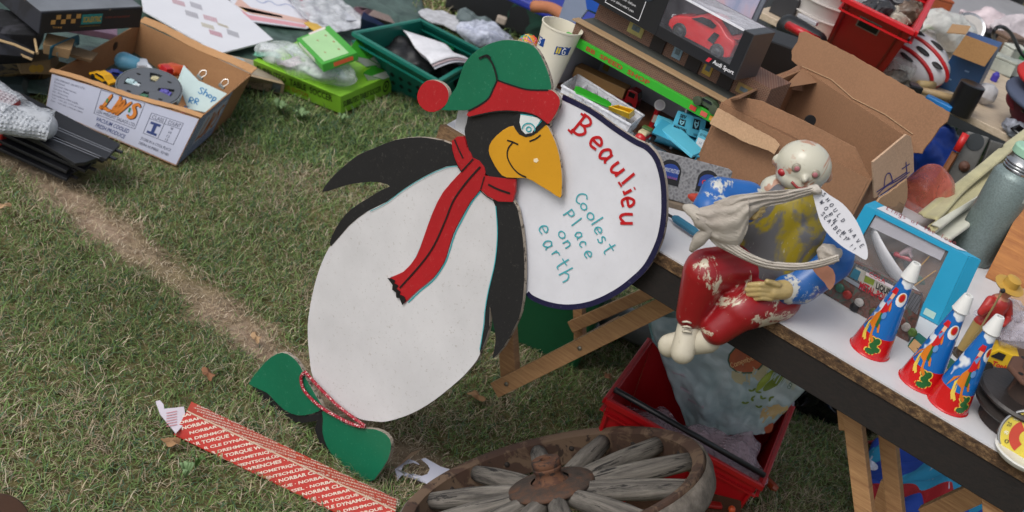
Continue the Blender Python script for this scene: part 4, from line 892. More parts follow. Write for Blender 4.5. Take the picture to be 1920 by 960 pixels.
crate(gp8, gm, gc, slots=[(FRONT(gp8), [.28, .4, .52, .64, .76], [.45, .25], .035, .06, 'd')], hole=plain('04120f'))
for k, (x, y, w_, h_, a_, z, c, lb) in enumerate(((760, 108, .12, .08, -30, .1, '16171a', 'black camera bag filling the left of the teal crate'), (850, 135, .12, .06, -20, .09, '121316', 'black lumpy case at the right end of the teal crate'), (835, 95, .09, .06, 10, .08, '3a3634', 'brown mixed junk at the back of the teal crate'))):
    o = blob(rz(P(x, y, z), a_), (w_, h_, .05), .02, 14, k+9).build('dark_pouch', mat(c, .6, .4, 20, .4, 60), smooth=True); tag(o, lb, 'bag')
o = blob(rz(P(838, 88, .12), 0), (.03, .02, .012), .008, 30, 2).build('green_toy', mat('1c7a45', .4), smooth=True); tag(o, 'small bright green piece behind the booklets in the teal crate', 'toy')
def mag(u, v): 
    a = lerp(P(752, 55, .17), P(825, 80, .17), u); b = lerp(P(808, 122, .155), P(882, 116, .165), u); return lerp(a, b, v)+V3((0, 0, .02*math.sin(u*3.1)*v+.005*math.sin(v*9)))
for k in range(3):
    o = MB().sheet(lambda u, v: mag(u, v)+V3((.008*k, 0, -.006*k)), 12, 12).build('booklet', (mat('cfcfd4', .4, .15, 30), mat('c3aeb2', .4, .3, 40), mat('b9b9c2', .5))[k], smooth=True, solid=.0015)
    tag(o, ('curling white booklet on top of the stack in the teal crate', 'pinkish page just under the top booklet in the teal crate', 'lowest pale booklet of the stack in the teal crate')[k], 'booklet', 'booklets in the teal crate')
# behind the crate
o = MB().prism([P(x, y, .03) for x, y in smoothpts(((784, 24), (800, 18), (812, 22), (830, 22), (845, 30), (868, 34), (885, 44), (888, 56), (872, 62), (850, 58), (832, 48), (812, 44), (796, 36)), 2, True)], V3((0, 0, .006))).build('lace_mat', mat('b4b5ba', .8, .35, 45, .6, 90), bevel=.001); tag(o, 'scalloped white lace mat on the grass behind the teal crate', 'mat')
o = blob(rz(P(908, 66, .06), 10), (.11, .07, .045), .02, 20, 12).build('clear_bag', film('c9cfe0', .6, .2, 1, 30), smooth=True); tag(o, 'clear plastic bag of blue and white trinkets behind the penguin hat', 'bag')
o2 = blob(rz(P(908, 70, .05), 10), (.09, .055, .03), .02, 30, 4).build('trinkets', mat('8a93b5', .5, .6, 90, .5, 60), o, smooth=True)
o = blob(rz(P(885, 38, .05), 10), (.07, .05, .03), .02, 20, 2).build('grey_cloth', mat('5d6a6c', .8, .3, 20), smooth=True); tag(o, 'crumpled grey cloth between the lace mat and the black case', 'cloth')
o = MB().box(rz(P(938, 44, .07), 5), -.02, .02, -.015, .015, 0, .03).build('beige_block', mat('a4978a', .7), bevel=.006); tag(o, 'beige block perched by the clear trinket bag', 'block')
bkc = boxp((835, 45), (990, 112), (822, -40), (1010, -20), (1015, -60), (840, -80), 0, .3); bkc = [P(835, 22), P(965, 82), None, None, None, None]
F, L = frp((830, 18), (950, 62), 0); p = box8(F, .55, .3, .3); solidbox('black_case', p, mat('15171a', .55, .25, 8, .2), 'big black case standing on the grass behind the trinket bag', 'case', bevel=.02)
F, L = frp((965, 95), (1060, 130), 0)
o = blob(F.sub(.12, .3, .25), (.28, .22, .3), .06, 6, 3, 60, 40).build('green_cloth', cloth('12362b'), smooth=True); tag(o, 'dark green cloth heap behind the paper cup', 'cloth')
# ------------------------------------------------------------------ things on the main table
cup = thing('paper_cup', 'tall cream paper cup with blue logo standing behind the penguin hat', 'cup', P(1016, 160, T))
cF = rz(P(1016, 160, T), 0); ch = hgt(cF.O, 1047, 48)
rr = lambda z: .028+.013*z/ch
MB().lathe(cF, [(.026, .002), (.028, 0), (.041, ch-.002), (.0425, ch-.001), (.0425, ch+.002), (.0405, ch+.002), (.0395, ch-.004), (.027, .006), (0, .005)], 40, False).build('cup_body', mat('d6d0be', .45, .04), cup, smooth=True, auto=True)
def wrap(F, rfun, pts, m, parent, name, lift=.0004, sub_=3):
    """flat artwork bent round a round body: (angle in degrees, height) outline"""
    pts2 = []
    for i, (a, z) in enumerate(pts):
        a2, z2 = pts[(i+1) % len(pts)]
        for k in range(sub_): pts2.append((a+(a2-a)*k/sub_, z+(z2-z)*k/sub_))
    am = sum(p[0] for p in pts2)/len(pts2); zm = sum(p[1] for p in pts2)/len(pts2)
    g3 = lambda a, z, l: F((rfun(z)+l)*math.cos(math.radians(a)), (rfun(z)+l)*math.sin(math.radians(a)), z)
    mb = MB(); n = len(pts2); rings = 4
    vs = []
    for r_ in range(rings):
        f = 1-r_/rings
        vs += [g3(am+(a-am)*f, zm+(z-zm)*f, lift) for a, z in pts2]
    vs.append(g3(am, zm, lift)); c = len(vs)-1
    mb.add(vs, [(r_*n+i, r_*n+(i+1) % n, (r_+1)*n+(i+1) % n, (r_+1)*n+i) for r_ in range(rings-1) for i in range(n)]+[((rings-1)*n+i, (rings-1)*n+(i+1) % n, c) for i in range(n)])
    return mb.build(name, m, parent)
for a in (-62, -150):
    lb = wrap(cF, rr, [(a-24, ch*.63), (a+24, ch*.66), (a+24, ch*.8), (a-24, ch*.77)], plain('123f86', .4), cup, 'logo_panel')
    wrap(cF, rr, [(a-20, ch*.66), (a-8, ch*.665), (a-8, ch*.765), (a-20, ch*.76)], plain('d8c22c', .4), cup, 'logo_squares', .0008)
    wrap(cF, rr, [(a-15, ch*.66), (a-13, ch*.66), (a-13, ch*.765), (a-15, ch*.765)], plain('123f86', .4), cup, 'logo_squares', .0012)
    for st in (SF['G'] if a == -62 else SF['S']):
        mb = MB(); q = [cF((rr(ch*.7)+.0012)*math.cos(math.radians(a-3+x*13)), (rr(ch*.7)+.0012)*math.sin(math.radians(a-3+x*13)), ch*(.665+.1*y)) for x, y in smoothpts(st, 4)]
        mb.tube(q, .0007, 5); mb.build('lettering', plain('e2e2e2'), cup)
bF = rz(P(990, 84, T+.03), 0); bb = MB().ell(bF, (0, 0, 0), .021, 20, 14).build('rubber_band_ball', mat('c9803a', .5, .2)); tag(bb, 'ball of wound coloured rubber bands between the penguin hat and paper cup', 'ball')
for k in range(22):
    ax = V3((random.uniform(-1, 1), random.uniform(-1, 1), random.uniform(-1, 1))).normalized(); F = Fr(bF.O, ax.orthogonal(), W=ax)
    MB().tube([F(.0216*math.cos(2*math.pi*i/20), .0216*math.sin(2*math.pi*i/20), 0) for i in range(21)], .0013, 5).build('rubber_band', plain(('c8402c', 'd2b52c', '3fa04f', 'cc6a9a', '2c7fb0', 'd28a2c', 'b8c83a')[k % 7]), bb)
MB().lathe(rz(P(990, 84, T), 0), [(.02, 0), (.02, .012)], 20).build('tape_roll', mat('3a4a3c', .6), None).update_tag()
tag(bpy.data.objects['tape_roll'], 'dark ring under the rubber band ball', 'tape roll')
def tub(name, px4, z0, z1, m, label, th=.0015, taper=.006, lid=None):
    b = [P(x, y, z0) for x, y in px4]; c = sum(b, V3((0, 0, 0)))/4
    t_ = [q+(q-c).normalized()*taper+V3((0, 0, z1-z0)) for q in b]; p = b+t_
    o = thing(name, label, 'tub', c)
    MB().hexa(p); mb = MB(); mb.add(p, [(3, 2, 1, 0), (0, 1, 5, 4), (1, 2, 6, 5), (2, 3, 7, 6), (3, 0, 4, 7)]); mb.build('tub_body', m, o, solid=th, bevel=.004)
    mb = MB()
    pts = smoothpts([tuple(q) for q in t_], 1, True)
    mb.tube([V3(q) for q in t_]+[t_[0], t_[1]], .0028, 6); mb.build('rim', m, o)
    return p, o
frost = film('dfe2e6', .55, .35, .3, 12)
tub('clear_tub', ((852, 240), (960, 300), (1010, 262), (900, 205)), T, T+.055, frost, 'frosted white plastic tub behind the penguin head at the table corner')
pt_, ot_ = tub('storage_tray', ((1048, 192), (1168, 262), (1190, 244), (1075, 172)), T, T+.035, film('e6e8ee', .4, .2, .5, 30), 'long clear divided storage tray between the sign and the toy garage')
for k in range(5):
    a, b = lerp(pt_[0], pt_[1], .15+.17*k), lerp(pt_[3], pt_[2], .15+.17*k); MB().hexa([a, a+FT.U*.001, b+FT.U*.001, b]+[q+V3((0, 0, .03)) for q in (a, a+FT.U*.001, b+FT.U*.001, b)]).build('divider', frost, ot_)
for k in range(9):
    q = lerp(lerp(pt_[0], pt_[1], .08+.1*k), lerp(pt_[3], pt_[2], .08+.1*k), .5)+V3((0, 0, .008)); o = MB().ell(rz(q, k*40), (0, 0, 0), (.009, .006, .005), 8, 6).build('loose_bit', mat(('b8a878', '8aa0b0', 'c0c0c4')[k % 3], .4)); tag(o, ('tiny tan loose parts', 'tiny blue grey loose parts', 'tiny white loose parts')[k % 3]+' lying in the clear divided tray', 'small part', 'loose parts in the clear tray')
o = MB().prism([P(x, y, T+.036) for x, y in smoothpts(((1078, 168), (1084, 165), (1140, 192), (1144, 200), (1138, 202), (1080, 176)), 2, True)], V3((0, 0, .004))).build('plastic_strip', mat('2f9a28', .35), bevel=.001); tag(o, 'bright green long plastic strip lying behind the clear tray', 'strip')
p = boxp((1140, 206), (1180, 224), (1141, 199), (1180, 213), (1190, 205), (1160, 196), T+.03, T+.045); yt = thing('yellow_tray', 'small bright yellow tray on the end of the green lid', 'tray', ctr(p)); opentray(p, .002, mat('d8b01a', .35), yt)
# toy garage
gF, gl_ = frp((1036, 160), (1290, 308), T); gar = thing('toy_garage', 'wooden toy garage with green fascia, brick paper walls and an open showroom', 'toy garage', gF(.2, .1))
GL = .405; t = NT('brick_paper'); bk_ = t.n('ShaderNodeTexBrick'); bk_.inputs['Scale'].default_value = 95; bk_.inputs['Color1'].default_value = lin('6a4432'); bk_.inputs['Color2'].default_value = lin('533428'); bk_.inputs['Mortar'].default_value = lin('8a7462'); bk_.inputs['Mortar Size'].default_value = .03
sxyz = t.n('ShaderNodeSeparateXYZ'); t.l(t.tc, sxyz.inputs[0]); cxyz = t.n('ShaderNodeCombineXYZ'); t.l(sxyz.outputs[0], cxyz.inputs[0]); t.l(sxyz.outputs[2], cxyz.inputs[1]); t.l(cxyz.outputs[0], bk_.inputs[0]); brickm = t.out(bk_.outputs[0], .7)
brown = mat('6d4830', .5, .15, 15); lg_ = mat('a6a6ae', .55, .06); fasm = mat('2f9e26', .35, .06)
def gb(a0, a1, b0, b1, c0, c1, m, nm, par=gar, bv=.0006): return MB().box(gF, a0, a1, b0, b1, c0, c1).build(nm, m, par, bevel=bv)
gb(0, GL, 0, .17, 0, .004, brown, 'floor'); gb(0, GL, .166, .17, .0042, .105, lg_, 'rear_wall'); gb(0, .004, .002, .165, .0042, .105, lg_, 'end_wall'); gb(.285, .289, .01, .165, .0042, .104, mat('b4b4ba', .5, .05), 'partition')
gb(-.004, GL, -.012, -.004, .1, .118, fasm, 'fascia'); gb(-.002, GL, -.003, .17, .106, .112, mat('39322e', .6), 'ceiling')
gb(0, GL, .004, .012, .1125, .142, brickm, 'parapet'); gb(-.006, GL+.004, -.004, .02, .1425, .146, mat('9a7f5e', .6, .1), 'ledge'); gb(0, GL, .0205, .07, .1405, .144, mat('454743', .7), 'balcony_floor')
gb(0, GL, .0705, .165, .1125, .186, brickm, 'upper_wall')
fas = gF.front(-.012)
q = lambda a, z: gF(a, -.012, z)
text3('BB  SPEED  SHOP', q(.05, .1045), gF.U*.155, V3((0, 0, .009)), -gF.V, plain('9a3a1a'), gar, bold=.03)
for k, (a, c) in enumerate(((.3, 'b8322a'), (.325, 'c85a4a'), (.345, 'c8902a'), (.365, 'c8b89a'), (.388, 'c8a090'))): MB().box(gF, a, a+.014, -.0135, -.0125, .104, .113).build('enamel_sign', plain(c), gar)
for a, w_, z0, z1, c in ((.08, .036, .152, .18, 'a39a5a'), (.19, .02, .15, .178, '7f9aa8'), (.262, .02, .15, .178, 'b09038'), (.34, .032, .15, .17, '8c7444')):
    o = MB().box(gF, a, a+w_, .0685, .0697, z0, z1).build('poster', mat(c, .5, .3, 60), gar); MB().box(gF, a+w_*.25, a+w_*.75, .0675, .0683, z0+(z1-z0)*.3, z0+(z1-z0)*.7).build('poster_picture', mat('5a6a70', .5, .5, 80), o)
for a in (.14, .225, .3): MB().box(gF, a, a+.03, .066, .0685, .1445, .18).build('dark_doorway', plain('1c1512'), gar)
for a, z in ((.012, .05), (.03, .05), (.012, .025)): MB().box(gF, a*.9+.005, a*.9+.018, .155, .158, z, z+.03).build('poster', mat('a88a3a', .5, .4, 60), gar)
for z in (.055, .078): MB().box(gF, .12, .28, .145, .166, z, z+.003).build('shelf', mat('4a3424', .5), gar)
MB().box(gF, .295, .4, .145, .166, .05, .053).build('shelf', mat('4a3424', .5), gar)
for k in range(11):
    a = .13+.0135*k; z = .058 if k % 2 else .081
    o = MB().lathe(gF.sub(a, .152, z), [(.0045, 0), (.0045, .011), (.003, .014)], 10).build('jar', mat(('b8641c', '2c6a2c', '8a3a1a', 'a9aeb0')[k % 4], .35), None); tag(o, ('orange miniature jar', 'green miniature tin', 'brown miniature jar', 'silver miniature tin')[k % 4]+' on the toy garage wall shelves', 'jar', 'jars on the garage shelves')
for k in range(6):
    o = MB().lathe(gF.sub(.3+.016*k, .152, .0532), [(.006, 0), (.006, .014), (.004, .017)], 10).build('jar', mat('b8701c', .35)); tag(o, 'amber miniature oil jar on the shelf right of the white partition', 'jar', 'amber jars on the garage shelf')
# vehicles in the garage
lor = thing('toy_lorry', 'red toy lorry with a long tan cardboard coloured trailer in the garage', 'toy lorry', P(1125, 160, T)); LF, ll = frp((1068, 160), (1188, 208), T+.004)
LF = Fr(P(1066, 158, T+.004), P(1186, 214, T+.004)-P(1066, 158, T+.004)); LL = (P(1186, 214, T+.004)-LF.O).length
rdm = mat('9c1419', .3, .08)
MB().box(LF, 0, LL*.8, .008, .036, .014, .017).build('chassis', rdm, lor, bevel=.0005)
MB().box(LF, 0, LL*.78, .004, .04, .018, .04).build('trailer', mat('a0794a', .5, .08), lor, bevel=.0008)
MB().prism([LF(x, .006, z) for x, z in ((LL*.81, .01), (LL*.81, .04), (LL*.86, .044), (LL*.95, .043), (LL*.99, .028), (LL, .01))], LF.V*.03).build('cab', rdm, lor, bevel=.0015)
MB().box(LF, LL*.84, LL*.93, .0048, .0058, .029, .039).build('side_window', plain('16100f', .2), lor); MB().prism([LF(LL*.955, .008, .041), LF(LL*.99, .008, .029), LF(LL*.99, .034, .029), LF(LL*.955, .034, .041)], LF.U*.001).build('windscreen', plain('1a1414', .2), lor)
for x in (.1, .2, .62, .9):
    for y, s_ in ((.003, -1), (.041, 1)):
        w_ = MB().lathe(Fr(LF(LL*x, y, .009), LF.U, W=LF.V*s_), [(.009, -.003), (.009, .003), (.005, .0035)], 16).build('wheel', plain('141414'), lor); MB().lathe(Fr(LF(LL*x, y, .009)+LF.V*s_*.0036, LF.U, W=LF.V*s_), [(.004, 0), (.002, .0012)], 10).build('wheel_hub', plain('c9c2b4'), w_)
F = Fr(P(1122, 143, T+.004), (.9, -.44, 0)); pc = toycar(Fr(P(1140, 160, T+.004)+gF.V*.05, LF.U), .085, mat('c9cdd2', .3, .03), 'white toy police car behind the trailer of the toy lorry'); MB().box(Fr(P(1140, 160, T+.004)+gF.V*.05, LF.U), -.008, .008, -.014, .014, .0285, .035).build('blue_light', plain('23408c', .2), pc)
toycar(Fr(P(1190, 178, T+.004)+gF.V*.02, LF.U), .07, mat('8c9094', .3, .05), 'silver toy car parked ahead of the police car in the garage')
o = thing('toy_van', 'small red and white rounded toy at the left end of the garage floor', 'toy', P(1056, 132, T)); F = rz(P(1057, 137, T+.004), -20); MB().caps(F(-.008, 0, .012), F(.008, 0, .012), .011, .008).build('body', rdm, o, smooth=True); MB().ell(F, (.004, -.006, .014), (.008, .006, .009)).build('white_panel', plain('c9c9cc', .4), o, smooth=True)
o = MB().box(rz(P(1078, 122, T+.004), -25), -.02, .03, -.008, .008, 0, .012).build('black_toy', mat('1c1c1f', .4)); tag(o, 'low black toy behind the left end of the lorry trailer', 'toy')
tj = toycar(gF.sub(.33, -.002, .1185, -4), .06, mat('3a4a34', .6, .2), 'dark green military toy car on top of the green garage fascia')
for x in (-.018, .018): MB().lathe(Fr(gF(.33+x, -.015, .127), gF.U, W=-gF.V), [(.009, 0), (.009, .004), (.004, .005)], 14).build('wheel_disc', mat('39442f', .6), tj)
# boxed red sports car
aF, al = frp((1096, -8), (1376, 150), T+.1865); AW, AD, AH = al, .085, .092
aud = thing('boxed_model_car', 'black window box with a red model sports car inside, on the toy garage roof', 'boxed car', aF(AW*.5, .04))
bx = mat('1d1e22', .35, .05); 
def ab(a0, a1, b0, b1, c0, c1, m=bx, nm='box_panel', bv=.0008): return MB().box(aF, a0, a1, b0, b1, c0, c1).build(nm, m, aud, bevel=bv)
wx0, wx1 = AW*.49, AW*.945
ab(0, wx0, 0, .002, 0, AH, nm='front_panel'); ab(wx1, AW, 0, .002, 0, AH, nm='front_panel'); ab(wx0, wx1, 0, .002, 0, .022, nm='front_panel')
ab(AW, AW+.002, 0, AD, 0, AH, mat('3a3b3e', .3, .05), 'end_panel'); ab(0, .002, .0022, AD, 0, AH, nm='end_panel'); ab(.0022, AW-.0002, .0022, AD, 0, .002, nm='base'); ab(.0022, AW-.0002, AD, AD+.002, 0, AH, mat('4b3f4a', .4, .2, 14), 'backing_card')
ab(.0022, wx0, .0022, AD-.0002, AH-.002, AH, nm='lid'); ab(wx1, AW, .0022, AD-.0002, AH-.002, AH, nm='lid'); ab(wx0+.0005, wx1-.0005, .03, .032, .0022, .012, plain('b86a3a'), 'printed_base')
MB().box(aF, wx0, wx1, .0005, .0012, .022, AH-.0005).build('clear_window', film('cfd0da', .05, .08, .5, 16), aud); MB().box(aF, wx0, wx1, .0015, AD, AH-.001, AH-.0004).build('clear_top', film('e8e8f0', .3, .08, .5, 12), aud)
MB().box(aF, wx0, wx1, -.001, .003, AH-.003, AH+.0005).build('window_edge', film('f4f4fa', .7, .1, .2, 12), aud)
CF = aF.sub((wx0+wx1)/2+.002, .038, .014); CL = .148
car = thing('model_car', 'red model sports coupe with black side blades inside the black window box', 'model car', CF.O)
red = mat('b8161c', .22, .04); prof = [(-.5, .1), (-.505, .17), (-.47, .24), (-.4, .28), (-.22, .345), (-.06, .455), (.06, .475), (.2, .44), (.36, .345), (.47, .33), (.5, .29), (.5, .12), (.44, .08), (-.4, .06)]
mb = MB(); n = len(prof); secs = []
for y, sx, sz in ((-.21, .94, .86), (-.2, .98, .95), (-.12, 1, 1), (0, 1, 1.02), (.12, 1, 1), (.2, .98, .95), (.21, .94, .86)):
    secs += [CF(x*CL*sx, y*CL, (.06+(z-.06)*sz)*CL) for x, z in prof]
mb.add(secs, [(k*n+i, k*n+(i+1) % n, (k+1)*n+(i+1) % n, (k+1)*n+i) for k in range(6) for i in range(n)]+[tuple(range(n-1, -1, -1)), tuple(6*n+i for i in range(n))])
mb.build('body', red, car, bevel=.0012, smooth=True, auto=True)
for s_ in (-1, 1):
    MB().prism([CF(x*CL, s_*.2*CL+s_*.0035, z*CL) for x, z in ((-.2, .325), (-.06, .41), (.06, .425), (.17, .395), (.13, .34))], CF.V*(.0006*s_)).build('side_window', plain('141820', .1), car)
    MB().prism([CF(x*CL, s_*.21*CL+s_*.0012, z*CL) for x, z in ((.12, .18), (.17, .31), (.25, .31), (.22, .17))], CF.V*(.0008*s_)).build('side_blade', plain('101114', .25), car)
    MB().box(CF, -.505*CL, -.49*CL, s_*.13*CL-.006, s_*.13*CL+.006, .2*CL, .235*CL).build('headlight', plain('b5b8bc', .15), car); MB().box(CF, -.512*CL, -.5*CL, s_*.1*CL-.01, s_*.1*CL+.01, .1*CL, .17*CL).build('air_intake', plain('0c0c0e'), car)
    for x in (-.3, .3):
        w_ = MB().lathe(Fr(CF(x*CL, s_*.205*CL, .1*CL), CF.U, W=CF.V*s_), [(.0145, -.008), (.0155, -.006), (.0155, .0015), (.012, .003)], 22).build('wheel', plain('0e0e10', .5), car); MB().lathe(Fr(CF(x*CL, s_*.205*CL, .1*CL)+CF.V*s_*.0032, CF.U, W=CF.V*s_), [(.011, 0), (.009, -.0004), (.003, .001)], 10).build('alloy_wheel', mat('5a5d62', .3, .1, metal=.7), w_)
MB().prism([CF(x*CL, -.14*CL, z*CL) for x, z in ((-.2, .365), (-.06, .468), (-.05, .476), (-.21, .37))], CF.V*(.28*CL)).build('windscreen', plain('14181c', .1), car); MB().prism([CF(x*CL, -.13*CL, z*CL) for x, z in ((.16, .462), (.36, .358), (.37, .364), (.17, .47))], CF.V*(.26*CL)).build('rear_window', plain('14181c', .1), car)
MB().box(CF, .43*CL, .5*CL, -.19*CL, .19*CL, .355*CL, .362*CL).build('spoiler', red, car)
fp = aF.front(0); wt = plain('d9d9dc', .4)
text3('Audi Sport', aF(AW*.855, -.0002, .0055), aF.U*.048, V3((0, 0, .0105)), -aF.V, wt, aud, bold=.02)
MB().prism([aF(AW*.815, -.0012, .006), aF(AW*.835, -.0012, .006), aF(AW*.845, -.0012, .015), aF(AW*.825, -.0012, .015)], -aF.V*.0004).build('red_emblem', plain('c82038'), aud)
for k, s_ in enumerate(('! WARNING:', 'CHOKING HAZARD - Small parts.', 'Not for children under 3 years.')): text3(s_, aF(AW*.155, -.0002, .041-.012*k), aF.U*(.03 if k == 0 else .062), V3((0, 0, .0065)), -aF.V, wt, aud)
for a0, a1, c0, c1 in ((.135, .37, .009, .0102), (.135, .37, .054, .0552), (.135, .1385, .0104, .0538), (.3665, .37, .0104, .0538)): MB().box(aF, AW*a0, AW*a1, -.0007, -.0002, c0, c1).build('ruled_line', wt, aud)
MB().lathe(Fr(aF(AW*.36, -.0006, .07), aF.U, W=-aF.V), [(.02, 0), (.02, .0006)], 24).build('printed_dial', plain('2a3038', .2), aud)
# picture and blue thing behind
def pxpanel(name, plane, px, th, m, label=None, cat=None, parent=None, bevel=.0006, sm=0):
    px = smoothpts(px, sm, True) if sm else px
    o = MB().prism([plane(x, y) for x, y in px], -plane.n*th).build(name, m, parent, bevel=bevel); return tag(o, label, cat) if label else o
vp = Pl(FT(0, .92, 0), -FT.V)
fr_ = thing('framed_print', 'hazy pastel print in a grey frame standing behind the boxed red car', 'picture', vp(1385, 60))
pxpanel('frame', Pl(FT(0, .94, 0), -FT.V), ((1270, -40), (1250, 10), (1404, 72), (1450, -30), (1420, -80)), .012, mat('6b717c', .4, .3, 30), parent=fr_, bevel=.003)
t = NT('pastel'); n1 = t.noise(6, 5, .6, dist=1.5); pm_ = t.out(t.ramp(n1, [(.3, lin('7f8fae')), (.5, lin('a9a6bd')), (.62, lin('bda3ae')), (.8, lin('8fa3bf'))]), .2)
pxpanel('print', Pl(FT(0, .936, 0), -FT.V), ((1275, -40), (1255, 5), (1398, 58), (1430, -10), (1420, -60)), .002, pm_, parent=fr_)
o = pxpanel('blue_card', Pl(FT(0, .9, 0), -FT.V), ((1096, -10), (1100, 17), (1118, 24), (1142, 24), (1160, -10)), .01, mat('1d4fa8', .4, .1), 'blue card edge between the garage roof and black car box', 'card')
o = pxpanel('backdrop_board', Pl(FT(0, 1.25, 0), -FT.V), ((1062, -10), (1047, 35), (1082, 44), (1100, 20), (1104, -10)), .01, mat('7f8ba3', .4, .15, 6), 'pale blue grey panel behind the paper cup', 'panel')
o = MB().tube(sm3([PY(1000, 12, 3.9), PY(1035, 16, 3.85), PY(1066, 38, 3.7)]), [.02, .022, .024, .024, .022, .02, .018, .018, .018][:9] if False else .02, 8).build('orange_strap', mat('a86a48', .6, .1), smooth=True); tag(o, 'soft orange strap running over the dark green cloth', 'strap')
o = MB().box(Fr(PY(940, -4, 4.2), (1, -.3, 0)), 0, .3, 0, .2, 0, .03).build('plastic_tray', mat('23308c', .4, .1), bevel=.008); tag(o, 'blue plastic tray on the black case at the top edge', 'tray')
# the open brown carton
bxp = [P(1352, 192, T+.16), P(1634, 338, T+.16), P(1705, 258, T+.16), P(1506, 128, T+.16)]
bxb = [V3((q.x, q.y, T)) for q in bxp]; ca = thing('cardboard_carton', 'large open brown corrugated carton with raised torn flaps', 'carton', sum(bxb, V3((0, 0, 0)))/4)
kd = card('8d6a50'); kl = card('a98a6c')
pcart = bxb+bxp; opentray(pcart, .004, kd, ca)
def flap(px, plane, name='flap', m=kd, th=.004, rag=0):
    return MB().prism([plane(x, y) for x, y in px], -plane.n*th).build(name, m, ca, bevel=.0005)
A_, B_, C_, D_ = bxp
def ragged(pts, amp=1.2):
    out = []
    for i, (x, y) in enumerate(pts):
        x2, y2 = pts[(i+1) % len(pts)]; L = math.hypot(x2-x, y2-y); n_ = max(1, int(L/7))
        for k in range(n_): out.append((x+(x2-x)*k/n_+random.uniform(-amp, amp), y+(y2-y)*k/n_+random.uniform(-amp, amp)))
    return out
vback = Pl3(D_, C_, D_+V3((0, 0, .1))+FT.V*.035)
flap(ragged(((1505, 130), (1484, 112), (1484, 95), (1496, 78), (1499, 62), (1510, 58), (1600, 104), (1700, 162), (1780, 210), (1776, 228), (1762, 240), (1745, 262), (1728, 287), (1712, 286), (1704, 262), (1600, 190)), .9), vback, 'rear_flap')
MB().tube([vback(x, y, .0015) for x, y in ((1505, 125), (1560, 150), (1600, 185), (1660, 215), (1712, 252))], .0012, 5).build('crease', kl, ca)
vr = Pl3(B_+V3((0, 0, 0)), C_, B_+V3((0, 0, .1))); vr2 = Pl(B_, (1, -.9, .3))
rfl = MB().prism([vr2(x, y) for x, y in ((1637, 304), (1700, 252), (1708, 256), (1713, 285), (1714, 322), (1690, 345), (1640, 372))], -vr2.n*.004).build('end_flap', card('b89a80'), ca, bevel=.0005)
for pts in (((1657, 350), (1660, 330), (1668, 325), (1674, 343)), ((1698, 303), (1700, 325)), ((1690, 317), (1705, 307)), ((1645, 365), (1660, 350), (1682, 338), (1705, 322)), ((1650, 366), (1670, 352), (1700, 330)), ((1643, 360), (1668, 343), (1700, 322)), ((1662, 366), (1660, 385))):
    mb = MB(); stroke(mb, vr2, pts, 2.6, .0008+.0001*random.random()); mb.build('marker_line', plain('2c2a6a'), rfl)
flap(ragged(((1650, 372), (1701, 337), (1702, 370), (1694, 384), (1686, 378), (1680, 388), (1665, 388), (1645, 380)), .8), Pl(B_+V3((.01, 0, -.01)), (1, -.9, .3)), 'torn_tab', kl)
lfp = Pl(A_, V3((-.2, -.3, 1)))
flap(((1350, 190), (1358, 180), (1420, 152), (1499, 119), (1503, 128), (1430, 160), (1385, 182)), Pl3(A_, D_, A_+V3((.02, -.03, .03))), 'side_flap', kd)
MB().prism([D_+V3((0, 0, .001)), D_+V3((0, 0, .001))+(C_-D_)*.16-V3((0, 0, .01)), lerp(A_, D_, .62)+V3((0.02, -.0, -.01))], V3((.0, -.003, .001))).build('inner_flap', kd, ca)
ffp = Pl3(A_-FT.V*.006, B_-FT.V*.006, A_-FT.V*.02-V3((0, 0, .05)))
flap(ragged(((1346, 202), (1455, 262), (1462, 272), (1452, 290), (1440, 282), (1400, 268), (1330, 232)), .7), Pl(lerp(A_, bxb[0], .1)-FT.V*.012, -FT.V+V3((0, 0, .5))), 'front_flap', kl)
MB().prism([A_, B_, B_+V3((.004, .03, -.028)), lerp(A_, D_, .2)-V3((0, 0, .02))], V3((.001, .0025, .001))).build('inner_flap', card('7d5b42'), ca)
MB().prism([lerp(A_, B_, .86), B_, B_-V3((0, 0, .05))+FT.V*.004, lerp(A_, B_, .93)+FT.V*.04-V3((0, 0, .03))], FT.V*.003).build('folded_corner', kl, ca)
bq = blob(rz(sum(bxb, V3((0, 0, 0)))/4+V3((0, 0, .04)), -20), (.12, .1, .05), .03, 14, 2).build('packing_plastic', film('c0c0c6', .35, .2, 1, 30), smooth=True); tag(bq, 'crumpled clear plastic inside the open brown carton', 'plastic')
o = MB().lathe(Fr(P(1518, 226, T+.115), (1, 0, 0), W=(.3, -1, .2)), [(.012, 0), (.012, .004)], 14).build('rubber_stopper', plain('101012'), smooth=False); tag(o, 'small black round knob showing inside the open carton', 'knob')
p = [P(x, y, T+.02) for x, y in ((1380, 150), (1408, 118), (1452, 138), (1425, 160), (1396, 168))]; o = MB().prism(p, V3((0, 0, .003))).build('loose_flap', card('a98a6c'), bevel=.0005); tag(o, 'loose pale cardboard flap between the car box and carton', 'flap')
F, L = frp((1388, 150), (1500, 190), T); o = MB().hexa(box8(F.sub(0, .05, 0), .2, .12, .1)).build('black_box', mat('0d0e10', .5, .1), bevel=.003); tag(o, 'plain black box behind the loose cardboard flap', 'box')
MB().prism([Pl(A_+V3((0, .004, 0)), V3((0, -1, .55)))(x, y) for x, y in ragged(((1353, 193), (1362, 187), (1400, 184), (1429, 190), (1500, 223), (1560, 254), (1604, 277), (1622, 315), (1636, 338)), .4)], FT.V*.003).build('folded_flap', kd, ca, bevel=.0005)
